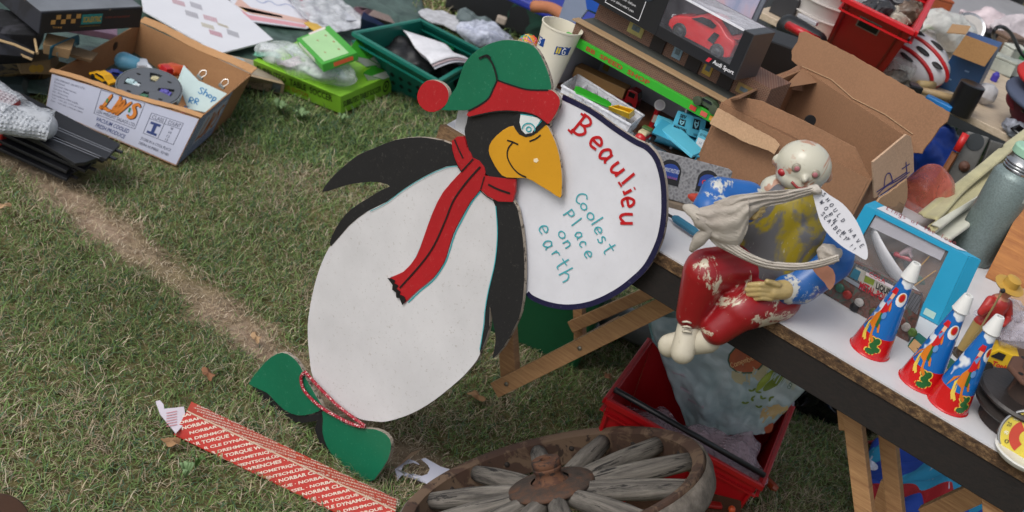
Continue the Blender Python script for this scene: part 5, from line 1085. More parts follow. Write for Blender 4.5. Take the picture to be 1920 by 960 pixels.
ip = Pl(D_-FT.V*.012, V3((.1, -1, .35))); MB().prism([ip(x, y) for x, y in ragged(((1500, 124), (1560, 152), (1610, 188), (1660, 214), (1712, 252), (1712, 262), (1690, 262), (1664, 273), (1610, 236), (1560, 204), (1504, 172)), .6)], FT.V*.003).build('inner_panel', card('86624a'), ca, bevel=.0005)
MB().prism([ip(x, y, .004) for x, y in ((1430, 160), (1497, 121), (1500, 140), (1503, 171), (1470, 166))], FT.V*.003).build('inner_panel', card('93705a'), ca, bevel=.0005)
# cyan lamp boxes
cy = mat('3f9dbb', .45, .07, 12); cyl = mat('58b0c8', .45, .05, 12)
def cat(p4, u0, v0, wu, hv, par, tall=False):
    n = (p4[1]-p4[0]).cross(p4[3]-p4[0]).normalized(); n = -n if n.dot(EYE-p4[0]) < 0 else n
    facepatch(p4, u0, u0+wu, v0, v0+hv, plain('0f1418'), par, 'cat_panel', .0009)
    qq = lambda a, b, l: lerp(lerp(p4[0], p4[1], u0+wu*a), lerp(p4[3], p4[2], u0+wu*a), v0+hv*b)+n*l
    MB().prism([qq(a, b, .0011) for a, b in ((.2, .95), (.35, .72), (.65, .72), (.8, .95), (.85, .5), (.7, .25), (.5, .08), (.3, .25), (.15, .5))], n*.0003).build('cat_head', plain('8fc4d0'), par)
    MB().prism([qq(a, b, .0015) for a, b in ((.28, .55), (.42, .48), (.5, .25), (.58, .48), (.72, .55), (.5, .62))], n*.0003).build('cat_face', plain('0f1418'), par)
pA = boxp((1215, 262), (1318, 300), (1222, 248), (1316, 290), (1338, 272), (1240, 222), T, T+.03); oA = solidbox('lamp_box', pA, cy, 'long flat cyan lamp box, lowest of the cyan boxes beside the red toy car', 'box')
pB = [P(x, y, T+.045) for x, y in ((1226, 236), (1232, 220), (1258, 230), (1318, 288), (1296, 297), (1250, 258))]; oB = MB().prism(pB, V3((0, 0, .006))).build('lamp_carton', cyl, bevel=.001); tag(oB, 'tilted flat cyan carton lying across the long lamp box', 'carton')
pC = boxp((1290, 316), (1366, 330), (1306, 292), (1364, 314), (1372, 308), (1330, 276), T, T+.03); oC = solidbox('lamp_box', pC, cy, 'flat cyan lamp box with cat emblem above the right end of the tin diorama', 'box'); cat(FRONT(pC), .1, .35, .3, .6, oC)
pD = boxp((1257, 241), (1291, 254), (1271, 207), (1298, 217), (1325, 225), (1296, 208), T+.045, T+.085); oD = solidbox('lamp_box', pD, cyl, 'cube shaped cyan lamp box with two cat emblems, left of the pair', 'box', bevel=.0008)
cat(FRONT(pD), .28, .35, .4, .32, oD); facetext('SEV', FRONT(pD), .25, .65, .72, .9, plain('0f1418'), oD, bold=.04); facetext('MARCHAL', FRONT(pD), .12, .85, .1, .27, plain('0f1418'), oD, bold=.04); cat(RIGHT(pD), .15, .4, .45, .5, oD); facetext('MARCHAL', RIGHT(pD), .3, .95, .06, .2, plain('14303c'), oD)
pE = boxp((1300, 274), (1332, 289), (1313, 242), (1338, 252), (1359, 252), (1334, 240), T+.035, T+.07); oE = solidbox('lamp_box', pE, cyl, 'cube shaped cyan lamp box with a white price label, right of the pair', 'box', bevel=.0008)
facepatch(FRONT(pE), .08, .92, .08, .55, plain('c9ced2'), oE, 'price_label'); facetext('H 2 35', FRONT(pE), .25, .8, .22, .4, plain('6a7a88'), oE, lift=.0014); facetext('SEV MARCHAL', FRONT(pE), .1, .9, .68, .82, plain('14303c'), oE); facetext('SEV MARCHAL', RIGHT(pE), .1, .9, .6, .75, plain('14303c'), oE)
# red racer with pump
rc = thing('toy_racer', 'red and cream open toy racing car with a fuel pump standing on it', 'toy car', P(1200, 262, T)); F = Fr(P(1205, 262, T+.03), P(1218, 250, T+.03)-P(1190, 268, T+.03))
MB().caps(F(-.02, 0, .008), F(.024, 0, .006), .011, .007).build('body', mat('b01a1c', .3), rc, smooth=True); MB().box(F, -.022, .012, -.009, .009, .014, .022).build('cream_panel', mat('b8b08c', .5, .5, 90), rc, bevel=.003); MB().box(F, -.006, .01, -.01, .01, .0222, .026).build('green_panel', mat('3f5a2c', .5), rc, bevel=.002)
MB().box(F, .018, .03, -.016, .016, .004, .007).build('nose_wing', mat('b01a1c', .3), rc, bevel=.001)
for x in (-.014, .02):
    for s_ in (-1, 1): MB().lathe(Fr(F(x, s_*.013, .004), F.U, W=F.V*s_), [(.0075, -.003), (.0075, .003), (.003, .0035)], 14).build('wheel', plain('151515'), rc)
MB().box(F, -.02, .02, -.006, .006, -.0295, -.004).build('stand', film('d8dde0', .4), rc)
fpm = thing('toy_fuel_pump', 'miniature red petrol pump with a round white globe behind the toy racer', 'toy pump', P(1218, 240, T)); F = rz(P(1219, 242, T), 0)
MB().lathe(F, [(.008, 0), (.008, .004), (.0055, .006), (.0055, .04), (.007, .044)], 14).build('pump_body', mat('a8161a', .3), fpm); MB().box(F, -.004, .004, -.0065, -.0058, .018, .034).build('pump_dial', plain('c9b8a8'), fpm)
gq = Fr(F(.0, 0, .054), F.U, W=(-.1, -1, .5)); MB().lathe(gq, [(.011, -.003), (.011, .003)], 20).build('globe', plain('cfc9c4', .3), fpm); MB().lathe(gq, [(.0085, .0031), (.0085, .0035)], 20).build('globe_face', plain('b8aeb0', .3), fpm)
# tin dioramas
def stonem():
    t = NT('stone_tin'); v = t.n('ShaderNodeTexVoronoi'); v.inputs['Scale'].default_value = 120; t.l(t.tc, v.inputs[0]); c = t.ramp(v.outputs['Distance'], [(.0, lin('57575a')), (.5, lin('8a8a8c')), (1, lin('3c3c40'))]); t.bump(v.outputs['Distance'], .6, .002); return t.out(c, .5)
stn = stonem(); dpl = Pl3(P(1232, 368, T+.012), P(1352, 398, T+.012), P(1214, 276, T+.085)); 
dio = thing('arch_diorama', 'grey tin diorama of two railway arches with painted adverts and tiny workmen', 'diorama', P(1290, 385, T))
MB().prism([dpl(x, y) for x, y in ((1236, 368), (1352, 402), (1374, 322), (1366, 316), (1214, 276), (1212, 284))], -dpl.n*.012).build('arch_wall', stn, dio, bevel=.001)
for cx, cy, rx, ry in ((1256, 322, 21, 23), (1327, 340, 20, 21)):
    a = patch(dpl, [(cx+rx*math.cos(math.pi*i/12)+(ry*1.1 if 0 else 0), cy-ry*math.sin(math.pi*i/12)) for i in range(13)]+[(cx-rx-4, cy+18), (cx+rx-6, cy+28)], plain('17181c'), dio, 'archway', .0008)
    patch(dpl, [(cx+(rx-4)*math.cos(math.pi*i/12), cy-1-(ry-9)*math.sin(math.pi*i/12)) for i in range(13)]+[(cx-rx+1, cy+8), (cx+rx-8, cy+16)], mat('26418a', .4, .1), a, 'advert', .0014)
text("COLMAN'S MUSTARD", dpl, (1238, 319), (1272, 327), (1240, 311), plain('c8cdd8'), dio, lift=.0025); text('WITH THE FINEST', dpl, (1240, 331), (1268, 338), (1241, 327), plain('a85a7a'), dio, lift=.0025); text('Oxo', dpl, (1314, 345), (1336, 350), (1316, 336), plain('c83a3a'), dio, lift=.0025, bold=.03)
MB().prism([P(x, y, T) for x, y in ((1236, 384), (1335, 412), (1350, 402), (1246, 366))], V3((0, 0, .01))).build('quay', mat('7a6c5c', .6, .3, 60), dio, bevel=.001)
MB().caps(P(1258, 355, T+.022), P(1306, 372, T+.022), .008, .011).build('red_boat', mat('a83420', .5, .2, 60), dio, smooth=True)
MB().tube([P(1246, 366, T+.014), P(1272, 335, T+.03), P(1280, 330, T+.035)], .0025, 6).build('timber_post', plain('4a3020'), dio)
def minifig(name, F, h, top, legs, label):
    mb = MB(); mb.caps(F(0, 0, h*.5), F(0, 0, h*.78), h*.1, h*.11); mb.caps(F(-h*.06, 0, h*.06), F(-h*.04, 0, h*.48), h*.045, h*.07); mb.caps(F(h*.1, -h*.04, h*.06), F(h*.04, 0, h*.48), h*.045, h*.07)
    mb.caps(F(-h*.12, 0, h*.76), F(-h*.2, -h*.06, h*.5), h*.045, h*.035); mb.caps(F(h*.12, 0, h*.76), F(h*.22, -h*.08, h*.6), h*.045, h*.035); mb.ell(F, (0, 0, h*.93), h*.085, 10, 8)
    o = mb.build(name, top, remesh=h*.02); return tag(o, label, 'figure')
minifig('miniature_figure', rz(P(1302, 366, T+.012), 20), .034, mat('b0b4c4', .6), None, 'tiny pale blue workman figure between the two railway arches')
minifig('miniature_figure', rz(P(1247, 358, T+.012), 50), .03, mat('9a7a2c', .6), None, 'tiny dark yellow workman figure bending under the left arch')
# screwdriver
sd_ = thing('screwdriver', 'blue handled screwdriver on the white table beside the round sign', 'screwdriver', P(1270, 415, T)); MB().tube([P(1236, 393, T+.008), P(1262, 408, T+.01)], .0028, 8).build('shaft', mat('3a3a3c', .3, metal=.7), sd_); MB().tube([P(1262, 407, T+.012), P(1268, 411, T+.012), P(1300, 433, T+.012), P(1312, 442, T+.012)], [.004, .0075, .008, .006], 8).build('handle', mat('24607a', .35, .1), sd_, smooth=False)
# second diorama
d2 = Pl3(P(1541, 547, T+.002), P(1703, 640, T+.002), P(1590, 486, T+.075)); 
di2 = thing('garage_diorama', 'printed tin garage scene reading LIQUID METAL POLISH, standing behind the first horn', 'diorama', P(1620, 595, T))
t = NT('scrap_scene'); v1 = t.noise(70, 7, .75, dist=1.2); col = t.ramp(v1, [(.3, lin('23201e')), (.42, lin('4c443c')), (.5, lin('6a4038')), (.56, lin('5a5a58')), (.62, lin('3f5a48')), (.75, lin('8a8078'))]); scn = t.out(col, .35)
t = NT('slates'); bk2 = t.n('ShaderNodeTexBrick'); bk2.inputs['Scale'].default_value = 130; bk2.inputs['Color1'].default_value = lin('5a5c60'); bk2.inputs['Color2'].default_value = lin('707276'); bk2.inputs['Mortar'].default_value = lin('2c2c2e'); t.l(t.tc, bk2.inputs[0]); slt = t.out(bk2.outputs[0], .4)
MB().prism([d2(x, y) for x, y in ((1541, 547), (1625, 601), (1665, 628), (1703, 641), (1714, 618), (1730, 566), (1726, 552), (1697, 540), (1678, 530), (1640, 508), (1592, 486), (1584, 480))], -d2.n*.012).build('scene_panel', scn, di2, bevel=.001)
patch(d2, ((1571, 503), (1583, 482), (1592, 487), (1677, 531), (1728, 556), (1720, 590), (1690, 568), (1640, 545), (1600, 525)), slt, di2, 'slate_roof', .0008)
patch(d2, ((1600, 517), (1606, 500), (1630, 512), (1676, 540), (1672, 566), (1640, 551)), mat('a9a69c', .4, .3, 60), di2, 'hoarding', .0014); patch(d2, ((1564, 512), (1567, 506), (1620, 537), (1618, 544)), mat('8a9098', .3, .15), di2, 'grey_pipe', .0016)
for px_, c in ((((1594, 518), (1602, 502), (1615, 509), (1608, 526)), '2f6a80'), (((1620, 527), (1623, 516), (1641, 525), (1638, 535)), '7a8a34')): patch(d2, px_, mat(c, .4, .4, 60), di2, 'enamel_sign', .002)
text('LIQUID', d2, (1642, 542), (1672, 558), (1645, 528), plain('121214'), di2, lift=.003, bold=.03); text('METAL-POLISH', d2, (1611, 540), (1672, 573), (1615, 526), plain('a8182a'), di2, lift=.0032, bold=.03)
for x, y, c in ((1558, 527, '5a2a20'), (1576, 539, '2f5a4c'), (1590, 552, '8c2a24'), (1612, 566, 'a9a6a2'), (1603, 575, '1a1a1c'), (1640, 585, '4f5a34'), (1690, 600, '6a3c34'), (1700, 612, '9c9690'), (1712, 622, '4c6a2c')):
    MB().ell(Fr(d2(x, y, .004), FT.U), (0, 0, 0), (.008, .003, .008), 10, 8).build('relief_detail', mat(c, .4, .4, 60), di2)
patch(d2, ((1625, 510), (1680, 538), (1679, 544), (1624, 515)), plain('cfc4c8'), di2, 'white_strip', .002); text('COLA', d2, (1630, 515), (1660, 531), (1632, 508), plain('b81c2c'), di2, lift=.003)
# cyan window box
wb = boxp((1553, 500), (1757, 610), (1622, 384), (1816, 481), (1839, 488), (1640, 377), T, T+.13); wbx = thing('window_box', 'bright cyan window box holding a white toy boat and a motorcycle rider', 'box', ctr(wb)); cyb = mat('2496bd', .4, .05); 
W4 = FRONT(wb)
def wq(u, v, l=0): 
    n = Pl3(wb[0], wb[1], wb[5]).n; return lerp(lerp(W4[0], W4[1], u), lerp(W4[3], W4[2], u), v)+n*l
wn = Pl3(wb[0], wb[1], wb[5]).n
for nm, u0, u1, v0, v1 in (('frame_side', 0, .12, 0, 1), ('frame_side', .83, 1, 0, 1), ('frame_bottom', .1202, .8298, 0, .17), ('frame_top', .1202, .8298, .94, 1)):
    MB().prism([wq(u0, v0), wq(u1, v0), wq(u1, v1), wq(u0, v1)], -wn*.0015).build(nm, cyb, wbx, bevel=.0003)
wall(wb[1], wb[2], wb[6], wb[5], .0015, cyb, 'end_panel', wbx); wall(wb[0], wb[3], wb[7], wb[4], .0015, cyb, 'end_panel', wbx); wall(wb[3], wb[2], wb[6], wb[7], .0015, mat('6a5244', .6, .2), 'rear_panel', wbx); wall(wb[0], wb[1], wb[2], wb[3], .0015, mat('5a4a40', .6, .2), 'base', wbx)
wall(lerp(wb[4], wb[5], .0), wb[5], wb[6], wb[7], .0012, cyb, 'lid', wbx); n_ = Pl3(wb[4], wb[5], wb[6]).n
facepatch(TOPF(wb), .1, .88, .1, .9, mat('c9cacf', .5, .05), wbx, 'paper_label', .0026)
letters(Pl(lerp(wb[4], wb[6], .5)+n_*.0032*(1 if n_.z > 0 else -1), n_), line_letters('Kings of the Town', 1665, 391, 1790, 455, 6, 7), 1.2, plain('8a2c34'), wbx, 0)
MB().prism([wq(.121, .171, -.003), wq(.829, .171, -.003), wq(.829, .939, -.003), wq(.121, .939, -.003)], -wn*.0004).build('clear_window', film('d8dade', .08, .06, 1, 14), wbx)
MB().prism([wq(.13, .75, -.005), wq(.8, .78, -.005), wq(.8, .93, -.005), wq(.13, .93, -.005)], -wn*.002).build('inner_card', mat('a9a6ae', .5, .1), wbx)
facepatch(W4, .86, .955, .05, .14, plain('a9c8c0'), wbx, 'printed_mark')
bo = thing('toy_boat', 'white plastic toy boat hull inside the cyan window box', 'toy boat', wq(.5, .2, -.03)); a, b = wq(.17, .68, -.03), wq(.8, .12, -.03)
secs = []; n_u, n_v = 16, 12
def hull(u, v):
    c = lerp(a, b, u); w_ = .03*math.sin(math.pi*min(.98, .12+u*.86))**.6; an = math.pi*(v); d_ = (b-a).normalized(); s_ = d_.cross(V3((0, 0, 1))).normalized(); return c+s_*w_*math.cos(an)-V3((0, 0, 1))*w_*1.1*math.sin(an)+V3((0, 0, .012))
MB().sheet(hull, 20, 12).build('hull', mat('b9b9bd', .35, .05), bo, smooth=True, solid=.002); MB().tube([hull(i/20, 0) for i in range(21)], .0018, 6).build('gunwale', mat('c9c9cc', .35), bo); MB().tube([hull(i/20, 1) for i in range(21)], .0018, 6).build('gunwale', mat('c9c9cc', .35), bo)
for k, (u, v, u2, v2) in enumerate(((.62, .3, .7, .75), (.68, .25, .8, .62))): o = MB().tube([wq(u, v, -.012), wq(u2, v2, -.012)], .0012, 6).build('wooden_stick', plain('b0853c')); tag(o, ('left', 'right')[k]+' thin wooden stick leaning inside the cyan window box', 'stick')
mc = thing('toy_motorcycle', 'red and white toy motorcycle with rider inside the cyan window box', 'toy motorcycle', wq(.5, .5, -.02)); F = Fr(wq(.5, .5, -.02), (b-a), W=(0, 0, 1))
for x in (-.016, .014): MB().lathe(Fr(F(x, 0, 0), F.U, W=F.V), [(.007, -.002), (.0085, -.001), (.0085, .001), (.007, .002)], 16).build('wheel', plain('1c1c1e'), mc)
MB().caps(F(-.012, 0, .006), F(.012, 0, .01), .005, .004).build('body', mat('a82838', .3, .3, 90), mc, smooth=True); mb = MB(); mb.caps(F(-.004, 0, .012), F(.003, 0, .026), .005, .006); mb.ell(F, (.005, 0, .034), .005, 10, 8); mb.caps(F(.003, .004, .024), F(.013, .004, .016), .0024, .002); mb.caps(F(.003, -.004, .024), F(.013, -.004, .016), .0024, .002); mb.caps(F(-.004, .003, .012), F(.004, .006, .004), .003, .0024); mb.build('rider', mat('a58a90', .4, .5, 90), mc, remesh=.0012)
o = blob(Fr(wq(.72, .38, -.03), FT.U), (.028, .012, .016), .004, 40, 3).build('green_toy', mat('1f4a3c', .35, .3, 40), smooth=True); tag(o, 'dark green toy wedged behind the boat in the cyan window box', 'toy')
# horns
HH, HR0, HR1 = .137, .0318, .0098
hfun = lambda z: HR0+(HR1-HR0)*z/HH
def hornsky():
    t = NT('horn_print'); s_ = t.n('ShaderNodeSeparateXYZ'); t.l(t.tc, s_.inputs[0]); z = s_.outputs[2]
    n_ = t.noise(26, 2, .4); cl = t.ramp(n_, [(.58, BW(0)), (.6, BW(1))]); blue = t.mix(cl, lin('1560a8'), lin('d0d4d8'))
    m_ = t.n('ShaderNodeMath', operation='GREATER_THAN'); m_.inputs[1].default_value = .036; t.l(z, m_.inputs[0]); c = t.mix(m_.outputs[0], lin('b81418'), blue); m = t.out(c, .22); t.b.inputs['Coat Weight'].default_value = .4; return m
horn_m = hornsky(); yl = plain('d8b84a', .3); gr2 = plain('1f5a2a', .3); orr = plain('c8701c', .3); rd2 = plain('b8161c', .3); bl2 = plain('5a86b8', .3); skin_ = plain('d8a888', .3)
def horn(px, label, rot):
    O = P(*px, T); F = rz(O, 0); o = thing('party_horn', label, 'party horn', O, 'tin party horns')
    MB().lathe(F, [(HR0-.002, .001), (HR0+.0012, 0), (HR0+.0016, .0015), (HR0, .003), (HR1, HH), (HR1-.003, HH), (HR0-.004, .004)], 40, False).build('horn_cone', horn_m, o, smooth=True, auto=True)
    MB().lathe(F, [(HR1+.0022, HH-.002), (HR1+.0036, HH), (HR1+.0026, HH+.003), (.0078, HH+.025), (.007, HH+.027), (.0045, HH+.027), (.005, HH+.02)], 24).build('mouthpiece', mat('d2d2cf', .4, .05), o, smooth=True, auto=True)
    W = lambda pts, m, nm, l=.0005: wrap(F, hfun, [(a+rot, z) for a, z in pts], m, o, nm, l, 2)
    def bl_(a, z, ra, rz_, m, nm, l, tilt=0): return W([(a+ra*math.cos(q)*math.cos(tilt)-rz_*1000*math.sin(q)*math.sin(tilt)*.6, z+rz_*math.sin(q)*math.cos(tilt)+ra*.0006*math.cos(q)*math.sin(tilt)) for q in [2*math.pi*i/14 for i in range(14)]], m, nm, l)
    # cactus
    for a, z, ra, rz_ in ((-72, .012, 15, .0045), (-58, .017, 13, .0045), (-70, .022, 12, .005), (-64, .030, 10, .0055), (-80, .030, 9, .0045)):
        bl_(a, z, ra+4, rz_+.0012, yl, 'cactus_outline', .0004); bl_(a, z, ra, rz_, gr2, 'cactus', .0008)
    # sun, cloud
    bl_(-48, .105, 32, .012, plain('d8d8da', .3), 'cloud', .0003); bl_(-50, .108, 20, .0075, orr, 'sun_ring', .0006); bl_(-50, .108, 15, .0058, rd2, 'sun', .0009)
    # horse: body, neck, head, legs, tail
    W([(-128, .05), (-100, .045), (-92, .058), (-88, .075), (-98, .083), (-112, .078), (-125, .066)], orr, 'horse_body', .001)
    W([(-100, .07), (-88, .09), (-96, .096), (-112, .082)], yl, 'horse_neck', .0012); W([(-92, .088), (-78, .080), (-76, .085), (-88, .096)], orr, 'horse_head', .0014)
    for pts in ([(-126, .055), (-118, .036), (-108, .026), (-113, .023), (-124, .032), (-132, .05)], [(-120, .05), (-112, .034), (-100, .026), (-104, .022), (-117, .03)], [(-98, .052), (-92, .038), (-76, .030), (-78, .025), (-95, .032), (-104, .048)], [(-94, .06), (-82, .055), (-74, .044), (-79, .043), (-88, .05)]): W(pts, yl if pts[0][0] < -110 else orr, 'horse_leg', .0011)
    W([(-126, .062), (-138, .05), (-150, .036), (-144, .055)], orr, 'horse_tail', .0011)
    # rider
    W([(-112, .074), (-96, .07), (-84, .082), (-92, .1), (-112, .1)], rd2, 'rider_shirt', .0016); W([(-112, .092), (-100, .1), (-92, .1), (-96, .088)], bl2, 'rider_vest', .0018); W([(-104, .074), (-98, .052), (-86, .05), (-90, .064), (-94, .074)], gr2, 'rider_leg', .0018)
    W([(-112, .1), (-94, .1), (-92, .11), (-112, .11)], skin_, 'rider_face', .0019); W([(-124, .109), (-88, .109), (-92, .119), (-116, .119)], rd2, 'rider_hat', .0021); bl_(-88, .072, 9, .006, bl2, 'lasso', .002)
    return o
horn((1630, 655), 'tin party horn with cowboy print, farthest left on the table edge', -34)
horn((1722, 716), 'tin party horn with cowboy print, middle one of the three', -30)
horn((1776, 757), 'tin party horn showing its galloping horse most fully, nearest the rusty hub', 2)
# wooden letter box
jk = boxp((1700, 649), (1764, 714), (1713, 632), (1782, 695), (1798, 682), (1722, 622), T, T+.014); jo = solidbox('game_box', jk, mat('1c5a48', .5, .1), 'flat green and tan wooden box lettered JOKER behind the middle horn', 'box'); facepatch(FRONT(jk), .04, .96, .06, .94, mat('b08a5c', .55, .12), jo, 'tan_face'); facetext('JOKER', FRONT(jk), .2, .95, .45, .85, plain('3a2414'), jo, lift=.0016); facetext('GAME No.5', FRONT(jk), .1, .3, .12, .25, plain('3a2414'), jo, lift=.0016) if 0 else None
# cowboy figure
cb = thing('toy_cowboy', 'standing toy cowboy in red jacket, tan trousers and a yellow hat', 'toy figure', P(1815, 668, T)); h_ = .135; F = Fr(P(1812, 666, T+.004), (.8, .3, 0))
mb = MB(); mb.caps(F(-.02, -.004, .006), F(-.01, 0, .066), .007, .012); mb.caps(F(.016, .004, .006), F(.006, 0, .066), .007, .012); mb.caps(F(0, 0, .062), F(.002, 0, .105), .016, .017); mb.ell(F, (.001, -.002, .13), (.01, .011, .013)); mb.caps(F(0, 0, .11), F(0, 0, .122), .007, .006)
mb.caps(F(-.016, 0, .108), F(-.03, -.012, .09), .008, .007); mb.caps(F(-.03, -.012, .09), F(-.026, -.024, .11), .006, .005); mb.caps(F(.018, 0, .108), F(.03, -.006, .085), .008, .007); mb.caps(F(.03, -.006, .085), F(.014, -.02, .08), .006, .005); mb.caps(F(-.02, -.008, .004), F(-.02, .006, .004), .006, .005); mb.caps(F(.016, -.006, .004), F(.016, .01, .004), .006, .005)
t = NT('cowboy_paint'); s_ = t.n('ShaderNodeSeparateXYZ'); t.l(t.tc, s_.inputs[0]); cc_ = t.ramp(s_.outputs[2], [(0, lin('3a2a1c')), (.016/.15, lin('9c8450')), (.067/.15, lin('9c8450')), (.069/.15, lin('a02a24')), (.117/.15, lin('a02a24')), (.12/.15, lin('b87a5c'))])
mp = t.n('ShaderNodeMapRange'); mp.inputs['From Max'].default_value = .15; t.l(s_.outputs[2], mp.inputs[0]); t.l(mp.outputs[0], cc_.node.inputs[0]); cc_.node.color_ramp.interpolation = 'CONSTANT'
mb.build('body', t.out(cc_, .4), cb, remesh=.0016); MB().lathe(F.sub(.001, -.001, .139, 0, 12), [(.024, 0), (.025, .002), (.013, .004), (.012, .016), (.006, .018)], 20).build('hat', mat('b08a3a', .5), cb, smooth=True, auto=True)
MB().tube([F(-.03, -.028, .14), F(-.028, -.026, .06), F(-.026, -.02, -.003)], .0016, 6).build('staff', plain('8a7a50'), cb); MB().ell(F, (-.03, -.028, .143), .004, 8, 6).build('staff_knob', plain('1c1c1c'), cb)
MB().lathe(F, [(.024, -.004), (.024, .0)], 18).build('base', plain('4a4034'), cb)
# dumper truck
tk = thing('toy_dumper', 'yellow toy dumper truck with red lettering between the cowboy and rusty hub', 'toy truck', P(1862, 705, T)); F = Fr(P(1835, 690, T+.0), P(1890, 712, T)-P(1835, 690, T)); yel = mat('cfa81c', .35, .06)
MB().prism([F(x, 0, z) for x, z in ((0, .012), (0, .03), (.012, .044), (.048, .044), (.052, .012))], F.V*.035).build('body', yel, tk, bevel=.002); MB().prism([F(x, -.001, z) for x, z in ((.006, .028), (.014, .04), (.026, .04), (.026, .028))], F.V*-.0008).build('cab_window', plain('141414'), tk)
for x in (.01, .042): MB().lathe(Fr(F(x, -.004, .009), F.U, W=-F.V), [(.009, -.003), (.009, .004), (.004, .005)], 16).build('wheel', plain('111111'), tk)
text3('Tonka', F(.014, -.0004, .014), F.U*.03, V3((0, 0, .009)), -F.V, plain('b8281c'), tk, bold=.04)
# rusty hub
rust = worn('3a2a22', '57392a', .42, 20, .75, '241c1a'); rust2 = worn('5a3c2e', '2c2220', .4, 26, .8)
hF = Fr(P(1892, 798, T), (1, 0, 0), W=(-.03, -.02, 1)); hub = thing('rusty_wheel_hub', 'heavy rusty grooved pulley hub standing on the right end of the table', 'hub', hF.O)
MB().lathe(hF, [(.048, 0), (.05, .003), (.05, .022), (.047, .025)], 40).build('base_drum', rust, hub, bevel=.001); MB().lathe(hF, [(.03, .025), (.066, .029), (.069, .033), (.069, .037), (.056, .041), (.056, .046), (.069, .050), (.071, .054), (.068, .058), (.038, .055)], 56).build('grooved_flange', mat('2a2523', .5, .3, 30, .4, 90), hub, smooth=True, auto=True)
MB().lathe(hF, [(.03, .054), (.028, .078), (.028, .088)], 30).build('hub_barrel', rust, hub, smooth=True, auto=True); MB().lathe(hF, [(.03, .088), (.048, .09), (.05, .094), (.047, .099), (.03, .1)], 8).build('bolt_flange', rust2, hub, bevel=.002); MB().lathe(hF, [(.028, .1), (.028, .116), (.02, .119), (.02, .126), (.012, .126)], 12).build('centre_boss', mat('5c504a', .5, .3, 40, .3, 90), hub, bevel=.001)
for k in range(4):
    a = .5+k*math.pi/2; MB().lathe(hF.sub(.039*math.cos(a), .039*math.sin(a), .0992), [(.0042, 0), (.0042, .0006)], 12).build('bolt_hole', plain('0c0a0a'), hub)
# kitchen gauge
ga = thing('dial_gauge', 'white round dial scale with yellow and red numbered face at the right edge', 'scale', P(1915, 862, T)); O = P(1922, 868, T)
MB().lathe(rz(P(1912, 858, T), 0), [(.036, 0), (.04, .004), (.042, .008), (.038, .009), (.03, .005)], 36).build('dish_base', mat('cfcfca', .3, .04), ga, smooth=True, auto=True)
gq = Fr(P(1928, 822, T+.03), (1, 0, 0), W=(-.42, -.85, .32)); MB().lathe(gq, [(.028, -.03), (.04, -.02), (.042, 0), (.042, .006), (.039, .008), (.0375, .004)], 44).build('housing', mat('cfcfca', .3, .04), ga, smooth=True, auto=True); MB().lathe(gq, [(.042, .0065), (.0395, .0095), (.038, .0055)], 44, False).build('chrome_rim', mat('9a9a9a', .2, .05, metal=.8), ga, smooth=True)
MB().lathe(gq, [(.0375, .0042), (.001, .0043)], 44).build('dial_face', mat('cbb83a', .35), ga)
mb = MB(); ringsec(mb, gq, .012, .026, 2.3, 4.3, .0046, .0004); mb.build('red_sector', plain('b0341c'), ga)
for k, n__ in enumerate(('60', '80', '20', '40', '0')):
    a = 2.1+k*.42; q = gq(.031*math.cos(a), .031*math.sin(a), .005); text3(n__, q-gq.U*.003, gq.U*.006, gq.V*.006, gq.W, plain('e4e4d8') if k % 2 else plain('3a2c1c'), ga)
# right rear of the table
o = MB().prism([P(x, y, T+.02) for x, y in ((1868, 560), (1895, 538), (1990, 560), (1990, 640), (1925, 600))], V3((0, 0, .003))).build('cardboard_sheet', card('b8987a'), bevel=.0004); tag(o, 'pale open cardboard sheet lying beyond the toy cowboy', 'cardboard')
p = boxp((1845, 640), (1960, 700), (1862, 600), (1985, 655), (1995, 600), (1880, 575), T, T+.05); o = solidbox('brown_parcel', p, mat('7a6250', .4, .2, 14), 'brown parcel box wrapped in clear film behind the rusty hub', 'parcel')
o2 = blob(Fr(P(1900, 610, T+.07), FT.U), (.06, .05, .03), .02, 26, 7).build('cling_film', film('c9c4d0', .4, .15, 1, 30), smooth=True); tag(o2, 'crinkled clear film on top of the brown parcel', 'film')
p = boxp((1846, 520), (2010, 598), (1922, 372), (2080, 450), (2110, 440), (1950, 362), T, T+.15); o = solidbox('wooden_box', p, wood('8a4f22', 'b5793c', (4, 4, 30), .35), 'varnished orange wooden box at the right edge beside the flask', 'box'); facetext('12', FRONT(p), .36, .42, .6, .68, plain('3a2414'), o)
# flask
tf = rz(P(1818, 482, T), 0); fl = thing('vacuum_flask', 'large grey green hammered vacuum flask with chrome neck and mint cup', 'flask', tf.O)
t = NT('hammered'); vv_ = t.noise(300, 3, .6); t.bump(vv_, .5, .0015); ham = t.out(t.mix(t.ramp(vv_, [(.4, BW(0)), (.6, BW(1))]), lin('6a7877'), lin('788786')), .35, .3)
RB = .043; fl_b = MB().lathe(tf, [(RB-.004, 0), (RB, .006), (RB, .182), (RB-.004, .19), (RB-.012, .196)], 48).build('flask_body', ham, fl, smooth=True, auto=True)
MB().lathe(tf, [(.032, .196), (.033, .2), (.031, .202), (.033, .206), (.031, .208), (.033, .212), (.031, .214), (.029, .222), (.028, .226)], 40).build('chrome_neck', mat('9a9c9e', .15, .1, metal=.95), fl, smooth=True, auto=True)
MB().lathe(tf, [(.029, .227), (.031, .229), (.031, .242), (.028, .246)], 28).build('mint_cap', mat('8fb8a0', .4, .05), fl, bevel=.001)
lb_ = wrap(tf, lambda z: RB, [(-62, .15), (-45, .15), (-45, .165), (-62, .165)], plain('a8b4b0'), fl, 'maker_badge', .0006)
